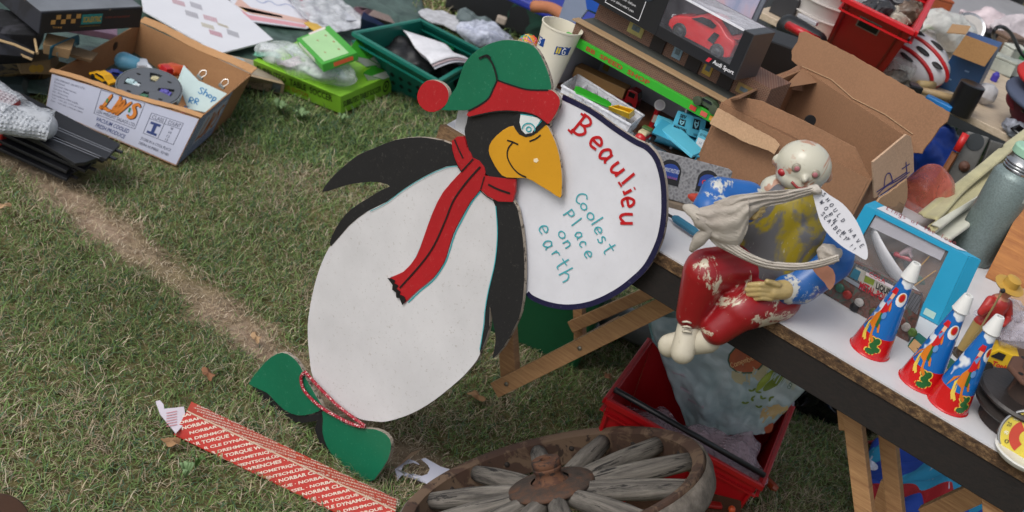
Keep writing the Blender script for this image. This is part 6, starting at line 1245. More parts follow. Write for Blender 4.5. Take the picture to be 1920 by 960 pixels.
# yellow cloth
def drape(u, v, k=0):
    top_ = lerp(P(1722, 402, T+.03), P(1990, 190, T+.08), u); bot = lerp(P(1742, 462, T+.003), P(1960, 360, T+.01), u); q = lerp(top_, bot, v)
    d_ = (.014+.016*u)*math.sin(v*10+u*3+k)+.022*noise.noise(V3((u*3, v*5, 2+k)))+.004*math.sin(v*29+u*9)+.03*math.sin(v*3.14); return q+V3((.3, -.7, .6))*d_+V3((0, 0, .02*math.sin(u*3.1)))
o = MB().sheet(drape, 60, 70).build('yellow_cloth', mat('b3ad84', .85, .3, 9, .3, 200, 0, .2, 0, .3), smooth=True, solid=.003); tag(o, 'cream and yellow cloth draped in long folds behind the flask', 'cloth')
def drape2(u, v):
    top_ = lerp(P(1732, 425, T+.06), P(1990, 250, T+.12), u); bot = lerp(P(1752, 458, T+.03), P(1960, 330, T+.06), u); q = lerp(top_, bot, v)
    return q+V3((.3, -.7, .6))*(.022+.014*math.sin(v*9+u*4)+.014*noise.noise(V3((u*3, v*5, 8))))
o = MB().sheet(drape2, 50, 40).build('white_cloth', mat('bdbdae', .85, .2, 9, .3, 200, 0, .2, 0, .3), smooth=True, solid=.003); tag(o, 'paler off white cloth fold lying over the yellow cloth', 'cloth')
def ren(o, n): p = ORI[o.name]; o.name = n; ORI[o.name] = p
# ------------------------------------------------------------------ under and in front of the table
cr8 = boxp((1122, 832), (1398, 948), (1142, 748), (1426, 906), (1483, 762), (1220, 640), 0, .16)
cr8[0], cr8[1] = V3((cr8[4].x+.018, cr8[4].y+.012, 0)), V3((cr8[5].x-.016, cr8[5].y+.012, 0)); cr8[2], cr8[3] = V3((cr8[6].x-.016, cr8[6].y-.012, 0)), V3((cr8[7].x+.018, cr8[7].y-.012, 0)); keepout(*cr8[:4])
rcr = thing('plastic_crate', 'red plastic crate with a black bar across it, under the table beside the wheel', 'crate', ctr(cr8)); rdp = mat('a30f16', .35, .12, 7, .05)
crate(cr8, rdp, rcr, .004, .01, [(FRONT(cr8), [.1, .24, .7, .84], [.66], .03, .045, 'd'), (FRONT(cr8), [.17, .31, .63, .77, .91], [.5], .028, .04, 'd'), (FRONT(cr8), [.7, .84], [.36], .028, .04, 'd')], plain('1c0405'))
for u in (.02, .36, .6, .97): a = lerp(cr8[0], cr8[1], u)+V3((0, -.002, 0)); b = lerp(cr8[4], cr8[5], u)+V3((0, -.004, -.03)); MB().tube([a, b], .004, 6).build('moulded_rib', rdp, rcr)
a, b = lerp(cr8[4], cr8[7], .1)+V3((0, 0, .008)), lerp(cr8[5], cr8[6], .06)+V3((0, 0, .008)); MB().tube([a, b], .0065, 10).build('crossbar', mat('15171a', .4, .1), rcr, smooth=True)
bubm = film('c8b4c0', .45, .25, 1, 30, bubbles=True)
for k, (u, v, z, r_, lb) in enumerate(((.24, .4, .12, (.09, .07, .055), 'bubble wrapped lump at the left side of the red crate'), (.62, .3, .12, (.13, .07, .055), 'large bubble wrapped lump behind the black bar of the red crate'), (.88, .35, .135, (.04, .05, .045), 'crinkled bubble wrap end at the right wall of the red crate'))):
    c = lerp(lerp(cr8[0], cr8[1], u), lerp(cr8[3], cr8[2], u), v)+V3((0, 0, z)); o = blob(rz(c, -20+k*15), r_, .03, 13, k+20, 60, 40).build('bubble_wrap', bubm, smooth=True); tag(o, lb, 'bubble wrap')
    blob(rz(c-V3((0, 0, .01)), 10), tuple(q*.72 for q in r_), .012, 16, k+3).build('wrapped_item', mat('8a7480', .6, .3, 20), o, smooth=True)
o = MB().sheet(lambda u, v: lerp(P(1238, 800, .17), P(1322, 848, .12), u)+V3((.0, -.012-.02*math.sin(v*3.1), .0))+V3((.01*v, 0, -.035*v)), 14, 8).build('film_strip', film('e0c8cc', .5, .2, .8, 30), smooth=True, solid=.0008); tag(o, 'strip of clear film hanging over the front of the red crate', 'film')
# shopping bag
BF = Pl(lerp(lerp(cr8[0], cr8[1], .5), lerp(cr8[3], cr8[2], .5), .62)+V3((0, 0, .12)), (-.26, -1, .1)); bagc = thing('shopping_bag', 'pale blue translucent plastic shopping bag printed with a camembert cheese and green vegetables', 'bag', P(1390, 800, .0))
bpx = lambda u, v: (lerp_(1214, 1545, u, v))
def bagpt(u, v):
    tl, tr_, bl_, br2 = (1212, 578), (1545, 690), (1290, 815), (1432, 815)
    x = (tl[0]*(1-u)+tr_[0]*u)*(1-v)+(bl_[0]*(1-u)+br2[0]*u)*v; y = (tl[1]*(1-u)+tr_[1]*u)*(1-v)+(bl_[1]*(1-u)+br2[1]*u)*v; return x, y
def bsurf(u, v, off=0):
    x, y = bagpt(u, v); w_ = .02*math.sin(math.pi*u)*math.sin(math.pi*min(1, v*1.1))+.013*noise.noise(V3((u*5, v*4, 3)))+.009*math.sin(u*19+v*4)*(1-.6*v)+.006*noise.noise(V3((u*16, v*12, 1))); return BF(x, y, w_+off)
t = NT('bag_film'); v_ = t.noise(7, 6, .6, dist=1.5); t.bump(v_, .6, .012); cbg = t.mix(t.ramp(v_, [(.35, BW(0)), (.7, BW(1))]), lin('8fa4a8'), lin('b0bcc0')); bagm = t.out(cbg, .3); t.b.inputs['Alpha'].default_value = .88
MB().sheet(lambda u, v: bsurf(u, v), 50, 46).build('front_panel', bagm, bagc, smooth=True, solid=.0008)
MB().sheet(lambda u, v: bsurf(u, v, -.05-.03*math.sin(u*3.1)), 24, 24).build('rear_panel', film('86aab2', .85, .3, .6, 12), bagc, smooth=True, solid=.0008)
MB().sheet(lambda u, v: lerp(BF(1212+20*u, 583+26*u+3*math.sin(v*4), .006*math.sin(u*8)), BF(1222+22*u, 640+30*u, -.004), v), 10, 10).build('torn_handle', film('7fb0b4', .8, .3, .6, 12), bagc, smooth=True, solid=.0008)
def bpatch(pts, m, nm, l, sub_=2):
    pts = smoothpts(pts, sub_, True) if sub_ else pts
    def inv(x, y):   # pixel -> u, v on the bag
        u, v = .5, .5
        for _ in range(12):
            fx, fy = bagpt(u, v); ex_, ey = x-fx, y-fy; h = .01; ax, ay = bagpt(u+h, v); bx_, by = bagpt(u, v+h)
            j11, j12, j21, j22 = (ax-fx)/h, (bx_-fx)/h, (ay-fy)/h, (by-fy)/h; D = j11*j22-j12*j21; u += (ex_*j22-ey*j12)/D; v += (ey*j11-ex_*j21)/D
        return u, v
    cx, cy = sum(p[0] for p in pts)/len(pts), sum(p[1] for p in pts)/len(pts); n = len(pts); vs = []
    for r_ in range(4):
        f = 1-r_/4; vs += [bsurf(*inv(cx+(x-cx)*f, cy+(y-cy)*f), l) for x, y in pts]
    vs.append(bsurf(*inv(cx, cy), l)); c = len(vs)-1
    return MB().add(vs, [(r_*n+i, r_*n+(i+1) % n, (r_+1)*n+(i+1) % n, (r_+1)*n+i) for r_ in range(3) for i in range(n)]+[(3*n+i, 3*n+(i+1) % n, c) for i in range(n)]).build(nm, m, bagc, smooth=True)
E8 = lambda cx, cy, rx, ry, a=0, n=14: [(cx+rx*math.cos(q)*math.cos(a)-ry*math.sin(q)*math.sin(a), cy+rx*math.cos(q)*math.sin(a)+ry*math.sin(q)*math.cos(a)) for q in [2*math.pi*i/n for i in range(n)]]
bpatch(E8(1409, 690, 37, 24, -.35), mat('a39c7c', .5, .1), 'printed_cheese_side', .0012, 0); bpatch(E8(1402, 669, 36, 27, -.1), plain('2f4a34'), 'printed_cheese_rim', .0018, 0); bpatch(E8(1402, 669, 33, 24, -.1), mat('9c4a1c', .5, .3, 30), 'printed_cheese_label', .0024, 0)
for k, (x, y, rx, ry, a, c) in enumerate(((1440, 705, 24, 7, -.75, '76862c'), (1452, 716, 24, 8, -.6, '66782a'), (1434, 712, 22, 6, -.9, '8a9a3a'), (1508, 698, 7, 12, .5, '3f6b34'))): bpatch(E8(x, y, rx, ry, a), plain(c), 'printed_celery', .0014+.0003*k, 0)
for x, y, a in ((1413, 722, 0), (1426, 728, 1), (1402, 745, .4), (1418, 742, 2), (1434, 740, .8), (1449, 747, 2.5), (1424, 757, .2)):
    mb = MB(); bpatch([(x+7*math.cos(a+q*.35), y+6*math.sin(a+q*.35)) for q in range(9)]+[(x+3.5*math.cos(a+q*.35), y+3*math.sin(a+q*.35)) for q in range(8, -1, -1)], plain('5f7422'), 'printed_pea_pod', .0016, 0)
bpatch([(1468, 700), (1480, 678), (1505, 690), (1494, 720), (1486, 728)], mat('a3aa9c', .5, .1), 'printed_label', .0016); 
for k in range(7): bpatch([(1448+k*6, 668+k*5), (1450+k*6, 668+k*5), (1436+k*5, 706+k*3), (1434+k*5, 705+k*3)], plain('a9bcc0'), 'printed_ray', .0012+.0002*k, 0)
bpatch([(1428, 770), (1440, 758), (1478, 758), (1470, 775), (1430, 790)], mat('b0986a', .5, .15), 'printed_loaf', .0013); bpatch([(1434, 800), (1450, 792), (1448, 806), (1436, 812)], plain('9a4a2c'), 'printed_mark', .0016)
for x, y, w_ in ((1262, 692, 26), (1276, 722, 22), (1290, 746, 34)): bpatch([(x, y), (x+w_, y+8), (x+w_, y+14), (x, y+6)], plain('a39aa2'), 'faded_print', .0012, 0)
def lettersP(fn, items, wd, m, parent):
    mb = MB(); k = 0
    for ch, cx, cy, w_, h_, a in items:
        for st in SF.get(ch, []):
            mb.ribbon([fn(cx+(x-.5)*w_*math.cos(a)+(y-.5)*h_*math.sin(a), cy+(x-.5)*w_*math.sin(a)-(y-.5)*h_*math.cos(a)) for x, y in smoothpts(st, 4)], wd, V3((-.1, -1, .05)).normalized()); k += 1
    return mb.build('lettering', m, parent)
bpf = lambda x, y: BF(x, y, .026)
SF['m'] = [[(.05, .7), (.05, 0)], [(.05, .5), (.3, .7), (.5, .5), (.5, 0)], [(.5, .5), (.75, .7), (.95, .5), (.95, 0)]]; SF['b'] = [[(.15, 1.1), (.15, 0), (.7, .05), (.8, .4), (.4, .65), (.15, .5)]]
lettersP(bpf, [(c, 1377+6.2*i, 677-2.2*i, 6, 9, -.35) for i, c in enumerate('Camembert')], .0016, plain('c99a6a'), bagc)
lettersP(bpf, [(c, 1483+2.6*i, 718-4.4*i, 6, 6, -1.05) for i, c in enumerate('COMT')], .0012, plain('3a5a44'), bagc)
# bin bags, green container, pipe
for k, (x, y, z, r_, lb) in enumerate(((1525, 765, .06, (.11, .1, .1), 'glossy black bin bag under the table right of the red crate'), (1600, 800, .05, (.1, .09, .07), 'second black bin bag slumped behind the trestle legs'), (1640, 745, .1, (.13, .08, .09), 'black sack in the shade directly under the table rail'))):
    o = blob(rz(P(x, y, z)+V3((0, .12, 0)), k*30), r_, .06, 11, k+2, 70, 46).build('bin_bag', mat('0c0c0e', .22, .2, 8, .6, 40), smooth=True); tag(o, lb, 'bin bag')
o = blob(rz(P(1465, 805, .05)+V3((.0, .12, 0)), 0), (.04, .04, .06), .02, 20, 3).build('clear_bag', film('c9c4d0', .5, .2, 1, 30), smooth=True); tag(o, 'small crumpled clear bag between the red crate and bin bag', 'bag')
gcF, _ = frp((905, 690), (1010, 650), 0); gcF = rz(P(928, 672, 0)+V3((0, .1, 0)), -8); p = box8(gcF.sub(-.12, 0, 0), .32, .3, .24); keepout(*p[:4])
gbn = thing('storage_bin', 'dark green plastic storage bin in the shade behind the penguin wing', 'bin', ctr(p)); MB().hexa(p).build('bin_body', mat('12482c', .4, .15, 8), gbn, bevel=.01); MB().hexa(box8(gcF.sub(-.13, -.01, .235), .34, .32, .016)).build('bin_lid', mat('5f8f80', .4, .1), gbn, bevel=.005)
pa_, pb_ = P(1075, 612, .05)+V3((0, .12, 0)), P(1290, 700, .05)+V3((.05, .12, 0)); o = MB().tube([pa_, lerp(pa_, pb_, .5), pb_], .042, 20).build('grey_pipe', mat('6a706e', .35, .2, 12), smooth=True); tag(o, 'thick grey plastic tube lying behind the trestle brace', 'tube')
o = MB().caps(P(1062, 600, .09)+V3((0, .1, 0)), P(1090, 655, .05)+V3((0, .1, 0)), .035, .04).build('black_bottle', mat('1c2526', .2, .2), smooth=True); tag(o, 'dark shiny bottle beside the rear trestle leg', 'bottle')
# bright cloth under the table
dv = thing('duvet_cover', 'crumpled bright red, blue and turquoise printed fabric on the grass under the table', 'fabric', P(1740, 930, 0)); keepout(P(1600, 1000), P(1930, 1130), P(1950, 960), P(1640, 830))
def dsurf(u, v, k=0):
    q = lerp(lerp(P(1590, 985, .0), P(1900, 1120, .0), u), lerp(P(1625, 830, .0), P(1960, 990, .0), u), v); h = .15*math.sin(math.pi*min(1, max(0, u)))**.45*math.sin(math.pi*min(1, v*.95+.05))**.6
    n_ = noise.noise(V3((u*4, v*3, 7)))*.05+abs(noise.noise(V3((u*8+v*3, v*7, 2))))*.05+.008*math.sin(u*26+v*12)
    return V3((q.x, q.y, max(.004, .01+h+n_)))
t = NT('duvet'); v_ = t.n('ShaderNodeTexVoronoi'); v_.inputs['Scale'].default_value = 7.5; v_.inputs['Randomness'].default_value = 1; t.l(t.map((1, 1.3, .6)), v_.inputs[0])
h_ = t.n('ShaderNodeSeparateColor'); t.l(v_.outputs['Color'], h_.inputs[0]); c = t.ramp(h_.outputs[0], [(0, lin('153f9c')), (.3, lin('2388b0')), (.42, lin('9c141f')), (.68, lin('1c2a6a')), (.8, lin('1a58b8'))]); c.node.color_ramp.interpolation = 'CONSTANT'
ln = t.noise(30, 3, .5, dist=1); wv = t.ramp(ln, [(.66, BW(0)), (.68, BW(1))]); c = t.mix(wv, c, lin('b0b4c8')); t.bump(t.noise(25, 5, .6), .3, .006)
MB().sheet(dsurf, 90, 70).build('fabric', t.out(c, .75), dv, smooth=True, solid=.003)
for x, y, s_ in ((1632, 872, 1.),):
    q = P(x, y, .11); F = Fr(q, (1, -.2, .1), W=(.1, -.75, .6)); MB().ell(F, (0, 0, 0), (.02*s_, .011*s_, .003), 16, 8).build('printed_patch', mat('b8bccc', .7, .5, 90), dv, smooth=True)
o = blob(rz(P(1755, 850, .07)+V3((0.02, .1, 0)), 0), (.06, .05, .05), .02, 20, 3).build('white_bag', film('c9ccd0', .85, .3, 1, 26), smooth=True); tag(o, 'crumpled white plastic bag behind the bright fabric', 'bag')
o = blob(rz(P(1925, 955, .2)+V3((0.02, .1, 0)), 0), (.05, .05, .06), .02, 20, 4).build('white_bag', film('b9bcc4', .9, .3, 1, 26), smooth=True); tag(o, 'white plastic bag at the bottom right corner behind the end panel', 'bag')
# small screwdriver in the grass
s_ = thing('orange_screwdriver', 'screwdriver with a worn orange handle in the grass by the red crate', 'screwdriver', P(1440, 905, 0)); MB().tube([P(1432, 893, .02), P(1436, 898, .02), P(1452, 914, .02), P(1458, 918, .02)], [.006, .0095, .0095, .006], 8).build('handle', mat('8c3a18', .35, .1), s_); MB().tube([P(1416, 880, .02), P(1434, 895, .02)], .0028, 6).build('shaft', mat('3a3a3a', .3, metal=.7), s_)
# ------------------------------------------------------------------ cart wheel
wc = P(1039, 934, .19); wd_ = (EYE-wc).normalized(); wx = IX; wu_ = wd_.cross(wx).normalized(); wx = wu_.cross(wd_).normalized()
wn_ = (wx*(-.2)+wu_*(.87)+wd_*.33).normalized()
WF = Fr(wc, wx-wn_*wx.dot(wn_), W=wn_)
m_ = mpp(wc); WR = 296*m_
print('WHEEL r', WR, 'lowest', min(WF(WR*math.cos(a/8), WR*math.sin(a/8), -.03).z for a in range(51)), 'normal', wn_)
whl = thing('cart_wheel', 'old iron rimmed wooden cart wheel with weathered grey spokes leaning on the crate', 'wheel', V3((wc.x, wc.y, 0)))
rim_rust = worn('4c362a', '33251d', .42, 26, .85, '64503f'); t = NT('wheel_tread'); n_ = t.noise(22, 9, .75); t.bump(n_, .8, .004); tread = t.out(t.ramp(n_, [(.3, lin('38322d')), (.55, lin('6a635b')), (.75, lin('857e75'))]), .85)
def ringm(r0, r1, z0, z1, m, nm, n=96):
    MB().lathe(WF, [(r0, z0), (r0, z1), (r1, z1), (r1, z0)], n, False).build(nm, m, whl, smooth=True, auto=True)
mb = MB(); n = 96; vs = []
for r_, z in ((WR*.915, -.032), (WR*.90, .024), (WR*.935, .031), (WR*.975, .031), (WR*.985, .022), (WR*.98, -.032)):
    for j in range(n): a = 2*math.pi*j/n; vs.append(WF(r_*math.cos(a), r_*math.sin(a), z))
mb.add(vs, [(i*n+j, i*n+(j+1) % n, ((i+1) % 6)*n+(j+1) % n, ((i+1) % 6)*n+j) for i in range(6) for j in range(n)]); mb.build('iron_rim', rim_rust, whl, smooth=True, auto=True)
mb = MB(); vs = []
for r_, z in ((WR*.987, -.03), (WR*.989, .024), (WR*1.0, .026), (WR*1.02, .012), (WR*1.02, -.02), (WR*1.0, -.03)):
    for j in range(n): a = 2*math.pi*j/n; vs.append(WF(r_*math.cos(a), r_*math.sin(a), z)+crumple(WF(r_*math.cos(a), r_*math.sin(a), z), .0012, 40))
mb.add(vs, [(i*n+j, i*n+(j+1) % n, ((i+1) % 6)*n+(j+1) % n, ((i+1) % 6)*n+j) for i in range(6) for j in range(n)]); mb.build('tyre_band', tread, whl, smooth=True)
t = NT('grey_spoke'); v_ = t.n('ShaderNodeAttribute'); v_.attribute_name = 'along'; gm_ = t.n('ShaderNodeMapping'); gm_.inputs['Scale'].default_value = (.09, 1, 1); t.l(v_.outputs['Vector'], gm_.inputs[0]); n_ = t.noise(60, 10, .75, gm_.outputs[0], .4); cr_ = t.ramp(t.noise(95, 6, .7, gm_.outputs[0], .6), [(.56, BW(0)), (.6, BW(1))]); c = t.mix(t.ramp(n_, [(.32, BW(0)), (.68, BW(1))]), lin('2c2927'), lin('847e76')); c = t.mix(cr_, c, lin('1d1b1a')); t.bump(n_, .9, .006); spm = t.out(c, .85)
for k in range(12):
    a = 2*math.pi*k/12+.12; c_, s2 = math.cos(a), math.sin(a); pts = []; rs = []
    for i in range(9):
        r_ = .045+(WR*.9-.045)*i/8; pts.append(WF(c_*r_, s2*r_, .012-.006*i/8)); rs.append(.0165+.004*math.sin(i*.39))
    m0 = MB().tube(pts, rs, 12); m0.v = [q+crumple(q, .0009, 60, k) for q in m0.v]; so_ = m0.build('spoke', spm, whl, smooth=True); at_ = so_.data.attributes.new('along', 'FLOAT_VECTOR', 'POINT'); at_.data.foreach_set('vector', [x for i in range(9) for j in range(12) for x in (i*.03+k, .02*math.cos(j*math.pi/6)+k*.3, .02*math.sin(j*math.pi/6))])
for k in range(12):
    a = 2*math.pi*(k+.5)/12+.12; q = WF(WR*.906*math.cos(a), WR*.906*math.sin(a), 0); MB().ell(Fr(q, WF.W, W=(WF.O-q)), (0, 0, 0), (.006, .006, .004), 10, 6).build('rim_bolt', mat('241c18', .7), whl, smooth=True)
t = NT('rusty_hub'); n_ = t.noise(26, 9, .75); t.bump(n_, .8, .004); c = t.ramp(n_, [(.3, lin('27221f')), (.47, lin('42362f')), (.6, lin('5c3d2a')), (.75, lin('6a5040'))]); hubm = t.out(c, .8, .15)
MB().lathe(WF, [(.0, .02), (.078, .02), (.082, .024), (.08, .029), (.06, .034), (.036, .037)], 44, False).build('hub_plate', hubm, whl, smooth=True)
MB().lathe(WF, [(.034, .034), (.027, .040), (.024, .050), (.025, .054), (.027, .057), (.027, .061), (.0255, .063), (.027, .066), (.027, .074), (.025, .077), (.01, .0775), (.01, .06)], 36, False).build('hub_cap', worn('4a2f22', '2a1f1a', .46, 40, .85, '5c3c28'), whl, smooth=True, auto=True)
MB().lathe(WF, [(.0098, .072), (.0, .072)], 20, False).build('axle_hole', plain('1a0f0a'), whl)
cbx_ = [P(1285, 1010, 0), P(1420, 1010, 0), P(1440, 930, 0), P(1300, 900, 0)]
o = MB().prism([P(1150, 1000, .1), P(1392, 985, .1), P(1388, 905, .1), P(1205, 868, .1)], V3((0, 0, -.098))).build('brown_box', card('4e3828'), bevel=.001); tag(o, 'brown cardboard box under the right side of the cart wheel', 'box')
o = MB().ell(rz(P(1372, 955, .109), 0), (0, 0, 0), .008, 12, 8).build('orange_knob', mat('c04a1c', .4), smooth=True); ren(o, 'orange_bead'); tag(o, 'small orange bead on the brown box beside the wheel', 'bead')
o = MB().box(rz(P(1335, 950, .102), 20), -.02, .02, -.008, .008, 0, .01).build('red_tool', mat('8a1a14', .4), bevel=.003); tag(o, 'small dark red tool on the brown box beside the wheel', 'tool')
# ------------------------------------------------------------------ long red printed carton
na, nb2 = P(332, 820, 0), P(660, 975, 0); d = (nb2-na).normalized(); nL = 1.15*(nb2-na).length+.05
tpx = [(352, 757), (756, 935)]; h1 = .055; ra, rb_ = P(368, 770, h1), P(768, 950, h1)
na = P(328, 812, 0); nb2 = P(640, 968, 0); dd = (rb_-ra).normalized(); nb2 = na+dd*(rb_-ra).length*1.0
back = V3((-dd.y, dd.x, 0)); nra, nrb = P(350, 771, .05), P(742, 958, .05); dd = (nrb-nra).normalized(); na = P(325, 818, 0); nb2 = na+dd*(nrb-nra).length; ra, rb_ = nra, nrb; back = V3((-dd.y, dd.x, 0))
fara, farb = na+back*.085, nb2+back*.085
fara = P(359, 753, .038); farb = fara+dd*(rb_-ra).length
tm = thing('printed_carton', 'long red and white flattened carton printed with torque wrench lettering, lying on the grass', 'carton', lerp(na, nb2, .5)); keepout(na, nb2, farb, fara)
redc = mat('b0281c', .4, .12, 14, .1, 60); red_lit = mat('b83c26', .4, .15, 14, .1, 60)  # second red is the lit copy: the top side's light is in its colour
E_ = [na, nb2, farb, fara, nra, nrb]
fr1 = MB().prism([na+V3((0, 0, .004)), nb2+V3((0, 0, .004)), nrb, nra], back*.003).build('front_side', redc, tm, bevel=.0005)
n2 = (nrb-nra).cross(fara-nra).normalized(); n2 = n2 if n2.z > 0 else -n2
fr2 = MB().prism([nra, nrb, farb, fara], -n2*.003).build('top_side', red_lit, tm, bevel=.0005)
MB().prism([fara, farb, farb-V3((0, 0, .036)), fara-V3((0, 0, .036))], -back*.002).build('rear_side', redc, tm); MB().prism([na+V3((0, 0, .003)), nb2+V3((0, 0, .003)), farb-V3((0, 0, .036)), fara-V3((0, 0, .036))], V3((0, 0, .001))).build('base', redc, tm)
n1 = (nb2-na).cross(nra-na).normalized(); n1 = n1 if n1.dot(EYE-na) > 0 else -n1
rows = ['NORBAR TORQUE WRENCHES \u00b7 NORBAR CLE DYNAMOMETRIQUE \u00b7 NORBAR DREHMOMENTSCHL\u00dcSSEL \u00b7 ', 'NORBAR CLE DYNAMOMETRIQUE \u00b7 NORBAR DREHMOMENTSCHL\u00dcSSEL \u00b7 NORBAR TORQUE WRENCHES \u00b7 ', 'NORBAR DREHMOMENTSCHL\u00dcSSEL \u00b7 NORBAR TORQUE WRENCHES \u00b7 NORBAR CLE DYNAMOMETRIQUE \u00b7 ']
creamp = plain('d8c8b8', .5)
LN = (rb_-ra).length
for face, O, up_, nn, par in ((0, na+V3((0, 0, .004)), (nra-na-V3((0, 0, .004))), n1, fr1), (1, nra, (fara-nra), n2, fr2)):
    uH = up_.length; upn = (up_-dd*up_.dot(dd)).normalized(); th = math.radians(38 if face == 0 else 20); U = dd*math.cos(th)+upn*math.sin(th); Vv = -dd*math.sin(th)+upn*math.cos(th)
    clip = [(O+dd*.002, -dd), (O+dd*(LN-.002), dd), (O+upn*.0015, -upn), (O+upn*(uH-.0015), upn)]
    pitch = .0118; hh = .0078; nrow = int((LN*math.sin(th)+uH)/pitch)+3
    for r_ in range(nrow):
        # row baseline starts along the line perpendicular to the writing
        s0 = O+Vv*(uH*math.cos(th)-pitch*r_-.002); c0 = (dd.dot(s0-O)); L0 = .62
        text3((rows[r_ % 3])[:64], s0+U*(-.02+.013*(r_ % 5)), U*.52, Vv*hh, nn, creamp, par, bold=.03, clip=clip, lift=.0008)
MB().tube([nra+V3((0, 0, .0005)), nrb+V3((0, 0, .0005))], .0016, 6).build('worn_fold', plain('bfa48c'), tm)  # highlight along the ridge crease, painted as a pale strip
fl_ = [(330, 812), (300, 775), (292, 752), (300, 750), (307, 758), (308, 766), (330, 764), (345, 762), (350, 790)]
mb = MB().prism([Pl(na+V3((0, 0, .02)), V3((-.2, -.3, 1)))(x, y) for x, y in fl_], V3((0, 0, -.003))); mb.build('white_end_flap', mat('b9b2bc', .5, .08), tm, bevel=.0005)
pl_ = Pl(na+V3((0, 0, .0215)), V3((-.2, -.3, 1)))
for k in range(6): mb = MB(); stroke(mb, pl_, [(312, 775+k*5), (322, 773+k*5), (332, 771+k*5)], 1.6, .0006); mb.build('printed_line', plain('b06a70'), tm)
# torn white card
o = MB().prism([Pl(P(800, 885, .012), V3((.1, -.2, 1)))(x, y) for x, y in smoothpts(((740, 880), (745, 902), (752, 893), (765, 890), (800, 908), (842, 922), (857, 886), (825, 876), (797, 860), (790, 862), (802, 872), (806, 880), (801, 890), (790, 894), (775, 890), (758, 892), (752, 884), (757, 872), (775, 868), (786, 872), (778, 866), (764, 862)), 1, True)], V3((0, 0, .0025))).build('card_offcut', mat('c2c4d4', .5, .04), bevel=.0004); tag(o, 'torn white card offcut with a round cutout on the grass by the wheel', 'card')
MB().prism([P(740, 880, .016), P(764, 862, .018), P(790, 843, .05), P(770, 850, .045)], V3((0, 0, .002))).build('folded_corner', card('8d7864'), o)
# leaves and weeds
lfm = [mat('8c6a48', .8, .3, 30), mat('7a5236', .8, .3, 30), mat('a08260', .8, .2, 30)]
for k, (x, y, s_) in enumerate(((322, 828, 1), (390, 700, 1.0), (480, 632, .9), (895, 742, 1.1), (1140, 705, .7), (8, 385, .8))):
    F = rz(P(x, y, .022), random.uniform(0, 360)); L_ = .022*s_; ph = random.random()*6
    pts = [F(L_*(.6+.4*abs(math.cos(a*2.5+ph)))*math.cos(a), .6*L_*(.6+.4*abs(math.cos(a*2.5+ph)))*math.sin(a), .004*math.sin(a*3+ph)) for a in [2*math.pi*i/22 for i in range(22)]]
    c_ = len(pts); mb = MB().add(pts+[F(0, 0, .003)], [(i, (i+1) % 22, 22) for i in range(22)])
    o = mb.build('fallen_leaf', lfm[k % 3], solid=.0006); tag(o, 'dry brown curled leaf lying in the grass', 'leaf', 'fallen leaves on the lawn')
for k, (x, y, s_) in enumerate(((520, 215, 1.0), (560, 230, .9), (640, 238, .7), (345, 905, .55), (365, 885, .5))):
    c = P(x, y, .0); mb = MB()
    for j in range(7):
        a = random.uniform(0, 6.28); L_ = .028*s_*random.uniform(.7, 1.3); F = Fr(c, (math.cos(a), math.sin(a), 0)); pts = []
        for i in range(6):
            f = i/5; w_ = .009*s_*math.sin(math.pi*min(.97, f*.9+.1)); z = .012+.03*math.sin(f*2.2); pts += [F(L_*f, w_, z), F(L_*f, -w_, z)]
        mb.add(pts, [(2*i, 2*i+1, 2*i+3, 2*i+2) for i in range(5)])
    o = mb.build('broad_leaf_weed', mat(('6f8a5c', '4c6b34')[k > 3], .6, .25, 40), smooth=True, solid=.0005); tag(o, 'small broad leaved weed growing in the grass', 'weed', 'weeds in the lawn')
o = MB().lathe(Fr(P(-8, 990, .02), (1, 0, 0), W=(.5, -.4, .75)), [(.0, 0), (.052, .002), (.056, .008), (.052, .014), (0, .016)], 40, False).build('rusty_disc', worn('4a3020', '2c2018', .4, 20, .8), smooth=True, auto=True); tag(o, 'rusty brown disc edge in the bottom left corner', 'disc')
# ------------------------------------------------------------------ stalls behind
T2A, T2B = P(1418, 18, T), P(2010, 312, T); F2 = Fr(T2A, T2B-T2A); L2 = (T2B-T2A).length; ply = wood('a3927c', 'c4b5a0', (6, 40, 40), .6)
t2 = thing('plywood_table', 'pale plywood stall table behind the carton, loaded with the red crate and caps', 'table', F2(L2/2, .3)); MB().box(F2, 0, L2, 0, .62, -.02, 0).build('tabletop', ply, t2, bevel=.002)
stl = mat('7d8388', .35, .1, metal=.6)
for a, b in ((.05, .03), (.05, .55), (L2-.1, .03), (L2-.1, .55)): MB().tube([F2(a, b, -.02), F2(a, b, -T)], .014, 10).build('leg', stl, t2)
for z in (-.08, -.2): MB().tube([F2(.05, .03, z), F2(.5, .03, z)], .01, 8).build('rail', stl, t2)
o = MB().box(F2, .07, .45, .06, .08, -.3, -.03).build('glass_panel', mat('3f5358', .15, .2, 8), bevel=.003); ren(o, 'glass_case'); tag(o, 'dark blue grey glass case in the metal frame under the plywood table', 'case')
def on2(x, y, dz=0): return P(x, y, T+dz)
rc8 = boxp((1543, 92), (1646, 150), (1588, -4), (1714, 57), (1750, -12), (1630, -60), T, T+.2); r2 = thing('red_crate', 'tall red plastic box crate with a hand hole on the plywood table', 'crate', ctr(rc8)); rr2 = mat('b8141c', .35, .1, 8, .03)
crate(rc8, rr2, r2, .004, .012); RQ2 = FRONT(rc8)
facepatch(RQ2, .28, .62, .66, .84, mat('8a8078', .4, .3), r2, 'hand_hole_rim', .0012); facepatch(RQ2, .3, .6, .68, .82, plain('140606'), r2, 'hand_hole', .002); facepatch(RQ2, .05, .08, .03, .9, mat('8a0f15', .35), r2, 'moulded_rib', .003); facepatch(RQ2, .86, .89, .03, .9, mat('8a0f15', .35), r2, 'moulded_rib', .003)
